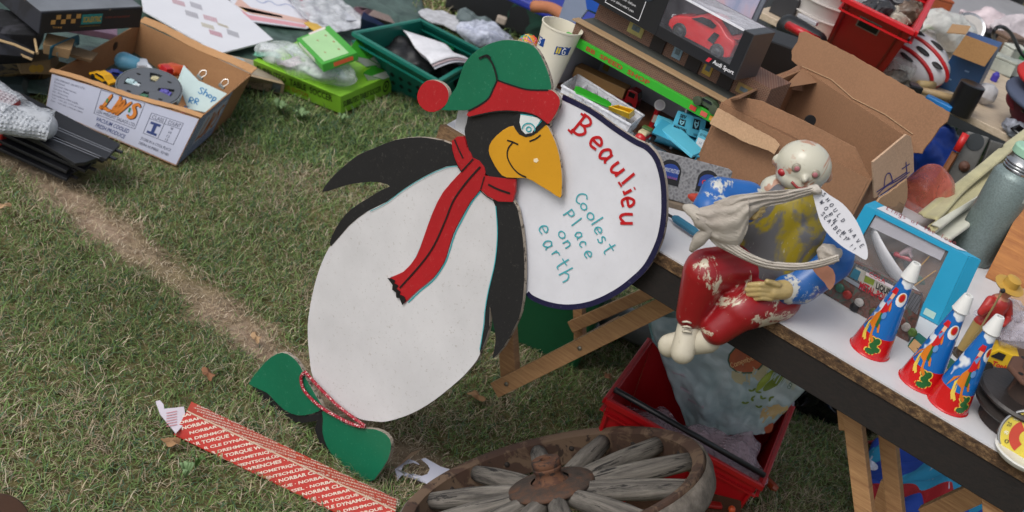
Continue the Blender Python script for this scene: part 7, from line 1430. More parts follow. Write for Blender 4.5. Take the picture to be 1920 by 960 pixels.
for k, (u, v, c, s_) in enumerate(((.2, .3, '8a8a8c', .05), (.45, .25, '2c2c2e', .055), (.7, .35, 'a39a8c', .045), (.85, .6, '5c4c40', .05), (.35, .6, 'b4b4b6', .05), (.6, .65, '46464a', .055), (.15, .7, '6a5c4a', .045))):
    q = lerp(lerp(rc8[4], rc8[5], u), lerp(rc8[7], rc8[6], u), v)-V3((0, 0, .035)); o = blob(rz(q, k*40), (s_, s_*.8, s_*.6), .02, 30, k+3).build('metal_oddment', mat(c, .4, .5, 50, .5, 60), smooth=True); tag(o, ('dull silver', 'black', 'beige', 'brown', 'whitish', 'dark grey', 'tan')[k]+' oddment heaped inside the tall red crate', 'oddment', 'oddments in the red crate')
wb_ = thing('white_buckets', 'stack of white plastic buckets left of the red crate', 'buckets', on2(1530, 40)); F = rz(on2(1532, 52), 0)
for k in range(4): MB().lathe(F, [(.08+.006*k, .045*k), (.095+.006*k, .045*k+.042), (.1+.006*k, .045*k+.042), (.1+.006*k, .045*k+.0448)], 36).build('bucket', mat('c3bfbc', .4, .1, 10), wb_, smooth=True, auto=True)
o = thing('case_with_band', 'black rounded case with a bright red band in front of the white buckets', 'case', on2(1508, 62)); MB().caps(on2(1480, 52, .035), on2(1530, 78, .035), .036, .03).build('case_body', mat('15171a', .4), o, smooth=True); MB().tube([on2(1478, 48, .07), on2(1505, 62, .078), on2(1532, 76, .066)], .012, 10).build('red_band', mat('b01c24', .35), o, smooth=True); MB().box(Fr(on2(1495, 32, .062), F2.U), 0, .06, -.01, .01, 0, .012).build('clear_catch', mat('a8a8ac', .3), o, bevel=.002)
p = box8(Fr(on2(1440, 22, 0), F2.U).sub(0, .0, 0), .075, .1, .07); solidbox('charcoal_box', p, mat('2f3034', .5, .15), 'charcoal grey box at the left end of the plywood table', 'box', bevel=.004)
# bicycle helmet
hc = on2(1716, 112, .05); hm = thing('bicycle_helmet', 'red, white and black vented bicycle helmet right of the red crate', 'helmet', hc); F = Fr(hc+V3((.01, .02, 0)), (.8, -.6, 0), W=(-.1, -.5, .85))
MB().ell(F, (0, 0, 0), (.1, .075, .06), 28, 18).build('shell', mat('c6c6ca', .25, .05), hm, smooth=True)
for k, (y, c) in enumerate(((-.043, 'b0181e'), (.002, 'b0181e'))):
    mb = MB(); pts = [F(.1005*math.cos(a)*math.sqrt(max(0, 1-(y/.075)**2)), y, .0605*math.sin(a)*math.sqrt(max(0, 1-(y/.075)**2))) for a in [math.pi*i/20 for i in range(21)]]; mb.tube(pts, .006, 8); mb.build('coloured_band', mat(c, .3), hm, smooth=True)
for x, y in ((-.045, -.021), (.01, -.023), (.06, -.02), (-.04, .026), (.02, .028), (-.01, -.058)):
    z = .0615*math.sqrt(max(0, 1-(x/.1)**2-(y/.075)**2)); MB().ell(F.sub(x, y, z), (0, 0, 0), (.023, .0085, .003), 12, 8).build('vent', plain('0c0c0e'), hm, smooth=True)
MB().ell(F, (.0, 0, -.02), (.096, .072, .05), 24, 14).build('lower_shell', mat('a8151b', .3), hm, smooth=True)
o = thing('jar_of_parts', 'glass jar full of small metal parts between red crate and helmet', 'jar', on2(1680, 150)); MB().lathe(rz(on2(1680, 152), 0), [(.034, 0), (.036, .004), (.036, .05), (.034, .056)], 24, False).build('jar', film('c9cdc8', .45, .1, .4, 20), o, smooth=True); blob(rz(on2(1680, 152, .03), 0), (.03, .03, .03), .012, 50, 5).build('metal_parts', mat('5c564e', .5, .6, 90, .6, 60), o, smooth=True)
bb8 = boxp((1750, 160), (1822, 186), (1806, 72), (1866, 95), (1880, 80), (1816, 58), T, T+.155); o = solidbox('blue_box', bb8, mat('1c4a78', .4, .15, 6), 'tall blue box with a tan open flap standing on the plywood table', 'box', bevel=.0015)
MB().prism([bb8[4]+V3((0, -.006, .012)), bb8[5]+V3((0, -.006, .012)), bb8[5]+V3((-.012, -.02, -.045)), bb8[4]+V3((-.012, -.02, -.045))], V3((0, -.003, 0))).build('tan_flap', card('a07a50'), o); MB().prism([bb8[4]+V3((0, -.004, .012)), bb8[4]+V3((-.05, -.01, .0)), bb8[7]+V3((-.05, 0, .0)), bb8[7]+V3((0, 0, .012))], V3((0, 0, .003))).build('side_flap', card('a58460'), o)
facetext('METABO', FRONT(bb8), .3, .6, .42, .5, plain('6a8ab0'), o) if 0 else None
for k, (u, v) in enumerate(((.2, .2), (.5, .45), (.85, .25))): facepatch(FRONT(bb8), u, u+.12, v, v+.03, plain('6f8fb4'), o, 'printed_line')
o = MB().lathe(rz(on2(1796, 212), 0), [(.034, 0), (.034, .085), (.03, .087), (.0, .083)], 32).build('black_tin', mat('141518', .3, .1), smooth=True, auto=True); tag(o, 'plain black cylindrical tin near the front edge of the plywood table', 'tin')
ha = thing('hammer', 'two tone hammer with a pale wooden handle left of the black tin', 'hammer', on2(1750, 178)); MB().tube([on2(1722, 168, .015), on2(1760, 178, .015), on2(1786, 186, .015)], [.009, .011, .013], 10).build('handle', mat('a8906a', .5), ha, smooth=True); MB().box(rz(on2(1716, 168, .015), 20), -.03, .012, -.018, .018, -.012, .014).build('head', mat('1c1d20', .3), ha, bevel=.004)
o = MB().tube([on2(1722, 158, .02), on2(1750, 160, .02)], .011, 10).build('mallet_handle', mat('b09a6c', .5), smooth=True); ren(o, 'wooden_dowel'); tag(o, 'short pale wooden dowel behind the hammer', 'dowel')
o = MB().box(Fr(on2(1732, 188, 0), F2.U), 0, .075, 0, .025, 0, .016).build('blue_tool', mat('1f6fb0', .35), bevel=.003); tag(o, 'bright blue flat tool case at the front edge before the black tin', 'tool')
# military caps
def cap(c, r_, crown, band, label, lean=0, dz=0):
    o = thing('uniform_cap', label, 'cap', c, 'uniform caps'); F = Fr(c, (1, 0, 0), W=(.05*lean, -.12, 1)); MB().lathe(F, [(r_*.66, 0), (r_*.68, .004), (r_*.68, .04)], 40, False).build('band', band, o, smooth=True)
    MB().lathe(F, [(r_*.68, .04), (r_*.98, .056), (r_, .062), (r_*.97, .069), (r_*.6, .075), (0, .074)], 44, False).build('crown', crown, o, smooth=True); 
    MB().sheet(lambda u, v: F(r_*(.68+.3*v)*math.cos(-2.4+1.6*u), r_*(.68+.3*v)*math.sin(-2.4+1.6*u), .004-.012*v), 14, 4).build('peak', mat('0e0e10', .15), o, smooth=True, solid=.003); return o
cap(P(1946, 252, T+.0), .125, mat('6a1420', .8, .1), mat('3c0c12', .8), 'dark red uniform cap at the bottom of the stack of caps')
cap(P(1950, 232, T+.04), .13, mat('414a60', .8, .1), mat('4c1220', .8), 'grey blue uniform cap in the middle of the stack of caps')
cap(P(1968, 200, T+.085), .125, mat('ac1c1a', .75, .08), mat('0c0c10', .8), 'bright scarlet uniform cap with black band on top of the stack')
o = blob(rz(on2(1848, 176, .03), 0), (.03, .03, .03), .006, 30, 3).build('white_bundle', mat('b9b9bd', .6), smooth=True); tag(o, 'small white bundle between the black tin and scarlet cap', 'bundle')
o = blob(rz(P(1915, 245, T+.02), 0), (.05, .03, .025), .012, 30, 3).build('patterned_bag', mat('8a8e9a', .6, .6, 60), smooth=True); tag(o, 'crumpled white and blue patterned bag in front of the caps', 'bag')
# far trestle table with its clutter
T3 = Fr(F2(-.3, .8), F2.U+V3((.0, .18, 0))); t3 = thing('grey_stall_table', 'long stall table under a pale grey sheet behind the plywood table', 'table', T3(1.4, .4)); MB().box(T3, -.2, 3.2, 0, 1.0, -.03, 0).build('tabletop', mat('8f9194', .6, .15, 8), t3, bevel=.004); MB().box(T3, -.2, 3.2, .01, .03, -.3, -.0305).build('cloth_skirt', mat('3c4044', .8, .2), t3)
for a in (.1, 2.9): 
    for b in (.1, .9): MB().tube([T3(a, b, -.03), T3(a, b, -T)], .02, 8).build('leg', stl, t3)
def on3(x, y, dz=0): return P(x, y, T+dz)
far = [(1695, 12, .05, '8f8c8a', 'box'), (1668, 8, .06, 'b8b4b0', 'box'), (1640, 4, .05, '2c2c30', 'box'), (1730, 8, .06, 'c0bcb6', 'cyl'), (1752, 18, .05, 'a0522c', 'box'), (1700, 38, .045, '3a3c44', 'box'), (1672, 30, .05, '5a4a44', 'cyl'), (1735, 68, .04, 'a8a49c', 'cyl'), (1762, 82, .04, '9aa0a0', 'cyl'), (1735, 90, .03, 'b03a2c', 'box'), (1775, 95, .035, 'c0c4c0', 'cyl'), (1700, 62, .035, '1c1d20', 'box'), (1895, 110, .045, 'b8bab0', 'box'), (1868, 132, .05, 'aeb4aa', 'box'), (1900, 140, .045, 'a6aaa4', 'box'), (1845, 120, .045, 'b9beb4', 'box'), (1915, 118, .035, '3a7a4c', 'cyl'), (1880, 95, .06, '6a5444', 'box'), (1905, 78, .05, '4a4238', 'box'), (1850, 85, .05, '17181b', 'box'), (1815, 62, .045, '2c2c2e', 'box'), (1868, 70, .04, 'a89a3c', 'cyl'), (1725, 100, .05, '8a8680', 'cyl'), (1780, 62, .04, 'b4b6b8', 'cyl'), (1862, 152, .02, '3c34a0', 'cyl')]
cn = {'8f8c8a': 'grey', 'b8b4b0': 'pale', '2c2c30': 'black', 'c0bcb6': 'cream', 'a0522c': 'rust coloured', '3a3c44': 'slate grey', '5a4a44': 'brown', 'a8a49c': 'stone coloured', '9aa0a0': 'silver', 'b03a2c': 'red', 'c0c4c0': 'whitish', '1c1d20': 'jet black', 'b8bab0': 'greenish white', 'aeb4aa': 'pale green', 'a6aaa4': 'light sage', 'b9beb4': 'off white', '3a7a4c': 'green', '6a5444': 'tan brown', '4a4238': 'dark brown', '17181b': 'deep black', '2c2c2e': 'charcoal', 'a89a3c': 'mustard', '8a8680': 'dull grey', 'b4b6b8': 'bright silver', '3c34a0': 'violet'}
for k, (x, y, s_, c, kind) in enumerate(far):
    F = rz(on3(x, y), (k*37) % 90-45); mb = MB()
    if kind == 'box': mb.box(F, -s_*.9, s_*.9, -s_*.5, s_*.5, 0, s_*.8); mb.box(F, -s_*.92, s_*.92, -s_*.52, s_*.52, s_*.81, s_*1.0)
    else: mb.lathe(F, [(s_*.5, 0), (s_*.55, s_*.1), (s_*.55, s_*1.1), (s_*.3, s_*1.3), (s_*.3, s_*1.5)], 18)
    o = mb.build('small_carton' if kind == 'box' else 'small_jar', mat(c, .5, .3, 30), bevel=.003); tag(o, cn[c]+(' lidded carton' if kind == 'box' else ' screw top jar')+' among the bric-a-brac on the far stall', 'carton' if kind == 'box' else 'jar', 'bric-a-brac on the far stall')
o = MB().prism([PY(x, y, 4.05) for x, y in ((1706, 18), (1742, 30), (1734, 54), (1700, 44))], V3((0, .03, 0))).build('yellow_card', mat('c48a1c', .5), bevel=.002); tag(o, 'orange yellow card standing on the far stall behind the helmet', 'card')
o = blob(rz(on3(1768, 58, .06), 20), (.12, .08, .06), .025, 12, 6).build('white_bag', film('c6c8c4', .92, .3, .8, 20), smooth=True); tag(o, 'puffy white plastic bag on the far stall behind the blue box', 'bag')
o = MB().tube([on3(1735, 52, .05), on3(1748, 58, .05)], .012, 8).build('green_marker', mat('8ac02c', .4), smooth=True); tag(o, 'lime green marker stuck at the edge of the white bag', 'marker')
gq = Fr(on3(1817, 52, .06), (1, 0, 0), W=(-.1, -.8, .6)); o = thing('round_mirror', 'round silver headlamp on the far stall beside the black trousers', 'headlamp', gq.O); MB().lathe(gq, [(.02, -.05), (.05, -.01), (.053, 0), (.05, .006), (.042, .004)], 30).build('bowl', mat('8c8e92', .2, .1, metal=.8), o, smooth=True, auto=True); MB().lathe(gq, [(.042, .0045), (0, .0046)], 30, False).build('lens', mat('b0aca8', .1, .2), o); ren(o, 'headlamp')
o = blob(rz(on3(1862, 45, .04), 20), (.13, .07, .04), .03, 12, 9).build('printed_bag', mat('c2b4b8', .5, .35, 16, .3, 60), smooth=True); tag(o, 'crumpled white and pink bag on the far stall under the arm', 'bag')
o = blob(rz(on3(1912, 62, .05), 20), (.13, .09, .05), .03, 12, 10).build('printed_bag', mat('b8b0b4', .5, .35, 16, .3, 60), smooth=True); tag(o, 'crumpled pale bag with faded red print at the right edge', 'bag')
o = MB().tube(sm3([on3(1875, 125, .0), on3(1868, 90, .06), on3(1862, 62, .14), on3(1875, 50, .16), on3(1895, 62, .14), on3(1912, 95, .06), on3(1922, 108, .03)]), .006, 8).build('black_cable', mat('101114', .4), smooth=True); tag(o, 'loop of thick black cable standing up on the far stall', 'cable')
# the dark gap between the stalls
gq_ = Fr(P(1762, 418, .0)+V3((0, .15, 0)), (1, -.35, 0)); v = Pl(PY(1800, 330, 2.75), (-.1, -1, .3)); o = thing('metal_toolbox_lid', 'tall grey scuffed metal panel leaning between the stalls behind the yellow cloth', 'panel', v(1800, 400)); MB().prism([v(x, y) for x, y in ((1745, 400), (1806, 262), (1816, 246), (1856, 258), (1850, 272), (1800, 380), (1775, 420))], -v.n*.02).build('panel', mat('5a5a58', .5, .3, 14, .2, 60), o, bevel=.004); ren(o, 'metal_board')
MB().prism([v(x, y) for x, y in ((1858, 262), (1884, 270), (1840, 345), (1812, 380))], -v.n*.02).build('side_panel', mat('444442', .5, .3, 14), o, bevel=.004); MB().lathe(Fr(v(1808, 312), (1, 0, 0), W=v.n), [(.013, 0), (.012, .005), (.004, .012)], 18).build('rusty_knob', mat('5a3c30', .6), o); MB().lathe(Fr(v(1828, 266, .001), (1, 0, 0), W=v.n), [(.02, 0), (.02, .001)], 24).build('round_cutout', plain('22282c'), o)
MB().tube([v(1758, 340, .01), v(1790, 285, .01)], .008, 6).build('rusty_hinge', mat('7a4a28', .6), o); o2 = MB().tube([v(1790, 282, .02), v(1808, 250, .02)], .009, 8).build('red_handle', mat('b81c1c', .4), smooth=True); ren(o2, 'red_rod'); tag(o2, 'red rod leaning against the grey metal panel', 'rod')
o = blob(rz(P(1742, 290, .3)+V3((0, 0, 0)), 0), (.08, .07, .12), .03, 12, 3).build('blue_bag', mat('1840a0', .4, .2, 12, .3, 40), smooth=True); tag(o, 'deep blue bag on the grass just past the carton', 'bag')
o = MB().hexa(box8(rz(P(1778, 262, .0), -20), .2, .15, .3)).build('green_basket', mat('1c4a2c', .5, .2), bevel=.01); tag(o, 'dark green basket under the plywood table', 'basket')
for k, (x, y) in enumerate(((1755, 315), (1772, 290))):
    o = MB().hexa(box8(rz(P(x, y, 0), -15), .1, .1, .1+.05*k)).build('grey_box', mat('6c7074', .5, .15), bevel=.004); tag(o, ('lower', 'taller')[k]+' grey box on the grass between the stalls', 'box')
o = blob(rz(P(1738, 365, T+.03), 30), (.06, .05, .06), .01, 14, 3).build('pink_bag', film('c86a58', .75, .2, .6, 16), smooth=True); tag(o, 'translucent pinkish red bag between the carton end and yellow cloth', 'bag')
o = MB().prism([P(1690, 400, T+.0), P(1660, 388, T+.06), P(1700, 372, T+.06)], V3((.002, .003, 0))).build('card_tear', card('b89a80')); tag(o, 'torn card strip hanging under the carton end', 'card')
# ------------------------------------------------------------------ person behind the far stall
pb = PY(1838, -18, 5.35); F = Fr(V3((pb.x, pb.y, 0)), (1, -.2, 0)); pr_ = thing('person', 'person in a mauve pink top and black trousers leaning over the far stall', 'person', F.O)
hz = pb.z; print('person hip z', hz)
b = MB(); b.caps(F(-.09, 0, .06), F(-.09, .02, .5), .05, .07); b.caps(F(.09, 0, .06), F(.09, .02, .5), .05, .07); b.caps(F(-.09, .02, .48), F(-.08, 0, .88), .07, .1); b.caps(F(.09, .02, .48), F(.08, 0, .88), .07, .1); b.caps(F(-.05, 0, .95), F(.05, 0, .95), .13, .13)
b.caps(F(0, 0, .92), F(0, -.12, 1.3), .14, .17); b.caps(F(-.15, -.14, 1.38), F(.15, -.14, 1.38), .08, .08); b.caps(F(0, -.15, 1.4), F(0, -.2, 1.52), .06, .055); b.ell(F, (0, -.24, 1.63), (.078, .1, .12), 18, 14); b.ell(F, (0, -.34, 1.61), (.015, .02, .022), 8, 6); b.ell(F, (-.08, -.23, 1.62), (.012, .02, .03), 8, 6); b.ell(F, (.08, -.23, 1.62), (.012, .02, .03), 8, 6)
for s_ in (-1, 1):
    b.caps(F(s_*.19, -.14, 1.38), F(s_*.26, -.2, 1.12), .05, .042); b.caps(F(s_*.26, -.2, 1.12), F(s_*.2, -.42, .98), .04, .028); b.ell(F, (s_*.19, -.47, .96), (.03, .05, .016), 10, 8)
    for j in range(4): b.caps(F(s_*(.172+.013*j), -.5, .957), F(s_*(.17+.014*j), -.56+.006*abs(j-1.5), .94), .0085, .007, 8)
    b.caps(F(s_*.165, -.46, .955), F(s_*.145, -.5, .945), .009, .008, 8); b.caps(F(s_*.09, -.08, .03), F(s_*.09, .06, .04), .035, .04)
b.build('body', mat('b07c62', .5, .08), pr_, remesh=.009)
c_ = MB(); c_.caps(F(-.05, 0, .93), F(.05, 0, .93), .14, .14); c_.caps(F(0, -.0, .93), F(0, -.12, 1.3), .155, .182); c_.caps(F(-.15, -.14, 1.38), F(.15, -.14, 1.38), .09, .09)
for s_ in (-1, 1): c_.caps(F(s_*.18, -.14, 1.38), F(s_*.24, -.18, 1.2), .066, .06)
c_.build('top', cloth('8e5a80'), pr_, remesh=.01)
c_ = MB(); c_.caps(F(-.05, 0, .9), F(.05, 0, .9), .135, .135)
for s_ in (-1, 1): c_.caps(F(s_*.09, .0, .1), F(s_*.09, .02, .5), .062, .08); c_.caps(F(s_*.09, .02, .48), F(s_*.08, 0, .88), .082, .112)
c_.build('trousers', cloth('121216'), pr_, remesh=.01)
h_ = MB().ell(F, (0, -.215, 1.655), (.087, .1, .112), 18, 14); h_.build('hair', mat('3a2a20', .7, .3, 40), pr_, smooth=True)
for s_ in (-1, 1): MB().ell(F, (s_*.03, -.335, 1.635), .009, 10, 8).build('eye', plain('d8d8d8', .2), pr_, smooth=True)
MB().caps(F(-.02, -.333, 1.57), F(.02, -.333, 1.57), .006, .006).build('mouth', plain('8a4a44'), pr_, smooth=True)
# ------------------------------------------------------------------ the seated painted figure
FY = 1.775
def S(x, y, dy=0): return PY(x, y, FY+dy)
MP = mpp(S(1450, 450))
fgb = S(1430, 540); fgr = thing('seated_figure', 'plump worn painted figure sitting on the table edge in red trousers with an arm sling', 'figure', V3((fgb.x, fgb.y, T)))
def px_caps(mb, a, ra, b, rb2, n=18): mb.caps(S(*a), S(*b), ra*MP, rb2*MP, n)
redw = worn('8c161c', 'b9b09a', .425, 10, .32); bluw = worn('1f5ea6', 'b4b4ae', .42, 13, .35); cream = mat('b9b2a0', .35, .12, 20, .1, 60, 0, .5, .4)
t = NT('worn_vest'); n1 = t.noise(9, 6, .6, dist=1.2); n2 = t.noise(5, 4, .55, t.map((1, 1, 2.2))); c = t.mix(t.ramp(n1, [(.44, BW(0)), (.5, BW(1))]), lin('5c5c60'), lin('8a7a1e')); c = t.mix(t.ramp(n2, [(.56, BW(0)), (.6, BW(1))]), c, lin('6a4a4c'))
fl_ = t.ramp(t.noise(110, 5, .75, t.map((1, 1, .25))), [(.64, BW(0)), (.67, BW(1))]); c = t.mix(fl_, c, lin('a8a8a2')); vest = t.out(c, .32)
mb = MB(); px_caps(mb, (1428, 492), 70, (1482, 390), 62); px_caps(mb, (1410, 400, .01), 44, (1530, 440, .01), 44); px_caps(mb, (1462, 480, -.01), 62, (1500, 430, -.01), 56); mb.build('torso', vest, fgr, remesh=.0035)
mb = MB(); px_caps(mb, (1455, 505, .0), 60, (1420, 520, -.01), 60); px_caps(mb, (1405, 500, -.02), 45, (1325, 508, -.08), 43); px_caps(mb, (1322, 512, -.085), 42, (1296, 590, -.085), 29)
px_caps(mb, (1455, 555, -.03), 50, (1388, 580, -.085), 42); px_caps(mb, (1392, 578, -.085), 40, (1345, 618, -.1), 30); mb.build('trousers', redw, fgr, remesh=.0035)
for a, ra, b, rb2, nm in (((1293, 612, -.085), 23, (1280, 660, -.105), 23, 'shoe'), ((1325, 635, -.09), 28, (1256, 648, -.075), 23, 'shoe')):
    mb = MB(); mb.caps(S(*a), S(*b), ra*MP, rb2*MP, 18); sh = mb.build(nm, cream, fgr, smooth=True)
    if ra == 23:
        for k in range(3): MB().tube(sm3([S(1280, 604+9*k, -.108), S(1288, 603+9*k, -.111), S(1296, 606+9*k, -.108)], 2), .0018, 6).build('shoe_lace', cream, sh, smooth=True)
mb = MB(); px_caps(mb, (1400, 375, .0), 36, (1345, 365, -.02), 34); px_caps(mb, (1345, 368, -.02), 33, (1330, 392, -.045), 32); px_caps(mb, (1332, 392, -.045), 30, (1400, 398, -.08), 20); mb.build('sleeve', bluw, fgr, remesh=.003)
mb = MB(); px_caps(mb, (1535, 425, .0), 42, (1562, 478, -.02), 40); px_caps(mb, (1560, 488, -.02), 40, (1500, 535, -.05), 36); px_caps(mb, (1500, 535, -.05), 36, (1478, 541, -.06), 30); mb.build('sleeve', bluw, fgr, remesh=.003)
hand = mat('b09a68', .35, .25, 40)
mb = MB(); mb.caps(S(1470, 543, -.075), S(1448, 545, -.085), 19*MP, 17*MP)
for k, (x, y, w_) in enumerate(((1404, 534, 6), (1401, 543, 6.5), (1403, 552, 6.5), (1410, 561, 5.5))): mb.caps(S(1446, 536+8*k, -.092), S((x+1446)/2, (y+536+8*k)/2-2, -.1), w_*MP, w_*MP, 10); mb.caps(S((x+1446)/2, (y+536+8*k)/2-2, -.1), S(x, y, -.095), w_*MP, (w_-1)*MP, 10)
mb.caps(S(1460, 534, -.09), S(1438, 527, -.1), 6.5*MP, 5*MP, 10); mb.build('hand', hand, fgr, remesh=.0016)
mb = MB(); mb.caps(S(1398, 398, -.09), S(1412, 400, -.092), 14*MP, 12*MP)
for k, (x, y) in enumerate(((1436, 387), (1432, 396), (1426, 404), (1418, 409))): mb.caps(S(1412, 394+5*k, -.096), S((x+1412)/2, (y+392+5*k)/2, -.103), 4.6*MP, 4.6*MP, 10); mb.caps(S((x+1412)/2, (y+392+5*k)/2, -.103), S(x, y, -.097), 4.6*MP, 3.8*MP, 10)
mb.caps(S(1402, 390, -.098), S(1418, 384, -.1), 4.6*MP, 3.6*MP, 10); mb.build('hand', hand, fgr, remesh=.0016)
# head: plain doll head with an ordinary face
ux, uy = math.cos(math.radians(24)), math.sin(math.radians(24))
HFm = Fr(S(1506, 312, -.0), S(1506+100*ux, 312+100*uy)-S(1506, 312), V=(S(1506, 312)-EYE).normalized(), W=S(1506+100*uy, 312-100*ux)-S(1506, 312)); HFm.V = HFm.W.cross(HFm.U)
hr = 47*MP
t = NT('worn_head'); n_ = t.noise(16, 5, .6, dist=.8); c = t.mix(t.ramp(n_, [(.56, BW(0)), (.58, BW(1))]), lin('b9b6a6'), lin('a8806a')); n_ = t.noise(90, 4, .7); c = t.mix(t.ramp(n_, [(.66, BW(0)), (.7, BW(.6))]), c, lin('6a5a48')); headm = t.out(c, .3)
mb = MB(); mb.ell(HFm, (0, 0, .002), (hr*1.08, hr*.95, hr*.98), 24, 16); mb.ell(HFm, (0, -hr*.1, -hr*.45), (hr*.95, hr*.85, hr*.55), 20, 12); mb.caps(HFm(-hr*.35, hr*.1, -hr*.95), HFm(-hr*.6, hr*.15, -hr*1.35), hr*.5, hr*.62)
mb.ell(HFm, (.05*hr, -hr*.98, -hr*.12), (hr*.13, hr*.16, hr*.16), 10, 8); mb.ell(HFm, (-hr*1.08, 0, -hr*.1), (hr*.14, hr*.14, hr*.24), 10, 8); mb.ell(HFm, (hr*1.08, 0, -hr*.1), (hr*.14, hr*.14, hr*.24), 10, 8)
hd_ = mb.build('head', headm, fgr, remesh=.0022)
for sx in (-.36, .36):
    ey = MB().ell(HFm, (sx*hr, -hr*.84, hr*.16), (hr*.2, hr*.1, hr*.2), 14, 10).build('eye', mat('8f8878', .3), hd_, smooth=True); MB().ell(HFm, (sx*hr, -hr*.93, hr*.16), (hr*.11, hr*.05, hr*.11), 12, 8).build('pupil', plain('a0656a', .3), hd_, smooth=True)
mb = MB(); mb.tube(sm3([HFm(-.34*hr, -hr*.87, -hr*.42), HFm(0, -hr*.98, -hr*.54), HFm(.34*hr, -hr*.87, -hr*.42)]), .0022, 8); mb.build('mouth', mat('8a2c2c', .4), hd_, smooth=True)
MB().ell(HFm, (-.72*hr, -hr*.55, -hr*.3), (hr*.22, hr*.14, hr*.16), 12, 8).build('red_patch', mat('9c2226', .3), hd_, smooth=True)
# sling
t = NT('gauze'); wv1 = t.noise(9, 5, .6, t.map((1, 1, 1))); t.bump(t.noise(70, 5, .7, t.map((1, 1, 5), (0, .6, 0))), .7, .003); gz = t.out(t.mix(t.ramp(wv1, [(.3, BW(0)), (.7, BW(1))]), lin('9c938a'), lin('c4bdb2')), .85, 0, .2); t.b.inputs['Alpha'].default_value = .93
def pl2(pts, u):
    f = u*(len(pts)-1); i = min(int(f), len(pts)-2); f -= i; return tuple(pts[i][m]*(1-f)+pts[i+1][m]*f for m in (0, 1))
def strip(topl, botl, y0, bulge, nm, amp=.0025, seed=0, nu=48, nv=14):
    topl = smoothpts(topl, 4); botl = smoothpts(botl, 4)
    def fn(u, v):
        a, b = pl2(topl, u), pl2(botl, u); x, y = a[0]*(1-v)+b[0]*v, a[1]*(1-v)+b[1]*v; fold = amp*math.sin(v*22+3*noise.noise(V3((u*4, v*2, seed))))+amp*1.2*noise.noise(V3((u*5, v*9, seed)))
        return S(x, y, (y0(u) if callable(y0) else y0)-bulge*math.sin(math.pi*v)+fold)
    return MB().sheet(fn, nu, nv).build(nm, gz, slg, smooth=True, solid=.0012)
slg = thing('arm_sling', 'grubby white gauze sling knotted round the figure neck and right elbow', 'sling', S(1420, 440, -.08))
strip([(1528, 348), (1480, 356), (1420, 362), (1370, 368), (1338, 380)], [(1530, 362), (1480, 378), (1436, 388), (1404, 412), (1372, 470)], lambda u: -.075-.035*min(1, u*1.6), .004, 'neck_strap')
strip([(1404, 372), (1360, 378), (1330, 385), (1302, 392)], [(1404, 420), (1385, 462), (1345, 462), (1312, 425)], -.112, .012, 'pouch', .002, 3)
strip([(1338, 405), (1368, 442), (1395, 468), (1440, 488), (1490, 494), (1535, 487), (1572, 476)], [(1316, 430), (1340, 458), (1376, 478), (1425, 500), (1470, 508), (1525, 503), (1574, 490)], lambda u: -.112+.012*abs(u-.4), .003, 'lower_band', .0015, 6)
mb = MB().tube(sm3([S(1283, 388, -.1), S(1300, 397, -.11), S(1315, 415, -.115), S(1328, 432, -.115), S(1312, 448, -.112), S(1296, 470, -.105)]), [x*MP for x in np.interp(np.linspace(0, 1, 21), [0, .15, .4, .6, .8, 1], [5, 11, 14, 10, 12, 5])], 12); mb.v = [q+crumple(q, .0015, 60) for q in mb.v]; mb.build('loose_end', gz, slg, smooth=True)
b_ = blob(Fr(S(1555, 478, -.07), (1, 0, 0)), (22*MP, 18*MP, 18*MP), .006, 50, 2).build('knot', mat('b4aca2', .9, .25, 60, .5, 200), slg, smooth=True); blob(Fr(S(1528, 356, -.075), (1, 0, 0)), (13*MP, 10*MP, 11*MP), .004, 60, 5).build('knot', mat('b4aca2', .9, .2, 60, .5, 200), slg, smooth=True)
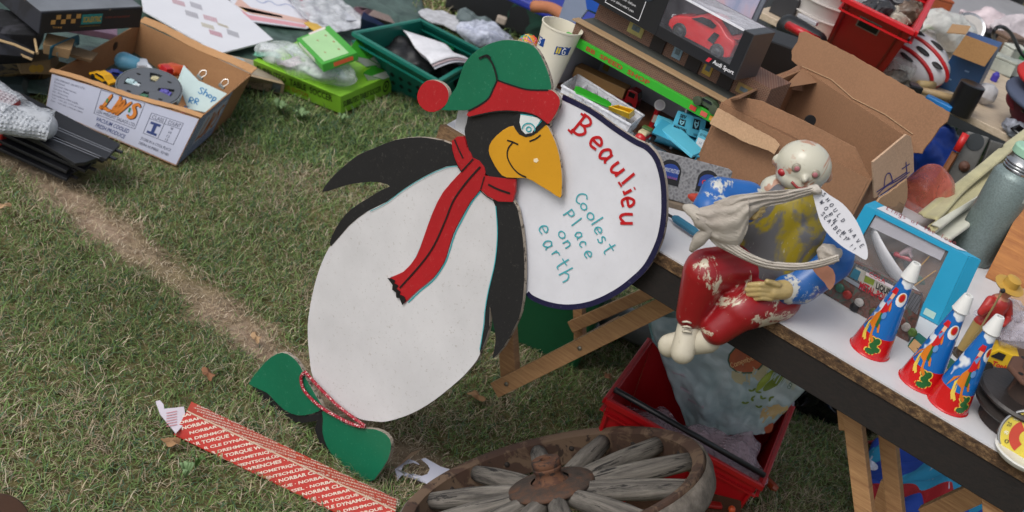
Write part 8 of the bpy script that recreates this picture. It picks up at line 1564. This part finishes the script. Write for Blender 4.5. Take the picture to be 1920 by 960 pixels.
o = MB().prism([S(x, y, -.09) for x, y in smoothpts(((1522, 500), (1540, 496), (1562, 506), (1566, 528), (1556, 544), (1546, 530), (1532, 516)), 2, True)], V3((0, .002, 0))).build('plaster_patch', mat('b07a64', .6, .2, 30), slg)
# tag
tg = Pl(S(1570, 420, -.09), (-.15, -1, .35)); tgo = thing('paper_tag', 'white leaf shaped paper tag with a handwritten seatbelt note hung from the sling', 'tag', tg(1570, 420))
tp_ = smoothpts(((1524, 358), (1536, 352), (1556, 366), (1580, 382), (1602, 408), (1618, 440), (1627, 470), (1624, 487), (1606, 478), (1582, 464), (1558, 444), (1542, 424), (1532, 396)), 3, True)
MB().prism([tg(x, y) for x, y in tp_], -tg.n*.0012).build('tag_card', mat('c6c6cc', .5, .04), tgo)
inkb = plain('2c3040', .5)
L_ = []
L_ += line_letters('SHOULD HAVE', 1545, 365, 1616, 461, 5.6, 7.5, 53); L_ += line_letters('WORN MY', 1541, 379, 1590, 448, 5.6, 7.5, 54); L_ += line_letters('SEATBELT !!', 1543, 401, 1602, 467, 5.6, 7.5, 48)
letters(tg, L_, 1.2, inkb, tgo, .0009)
# ------------------------------------------------------------------ grass, last: it knows what stands on it
go1 = blades(190000, -1.6, 2.2, 1.25, 3.1, .0014, .0028, .011, .034, 'grass', False); tag(go1, 'short patchy green lawn grass around the penguin board', 'grass', kind='stuff')
go2 = blades(90000, -1.6, 2.2, 1.25, 3.1, .001, .0021, .010, .038, 'dry_grass', True); tag(go2, 'pale dry straw lying through the lawn and along the bare strip', 'dry grass', kind='stuff')
go5 = blades(60000, -1.5, .4, 1.5, 3.1, .0011, .0022, .012, .036, 'trampled_straw', True, True); tag(go5, 'pale trampled straw scattered over the bare strip of soil', 'straw', kind='stuff')
go4 = blades(150000, -1.9, 1.6, 3.1, 4.5, .0022, .004, .02, .05, 'middle_grass', False); tag(go4, 'patchy green lawn grass between the bare strip and the boxes', 'grass', kind='stuff')
go3 = blades(110000, -3.2, 4.5, 4.5, 7.5, .0028, .005, .02, .055, 'far_grass', False); tag(go3, 'softer green lawn grass beyond the boxes and crates', 'grass', kind='stuff')
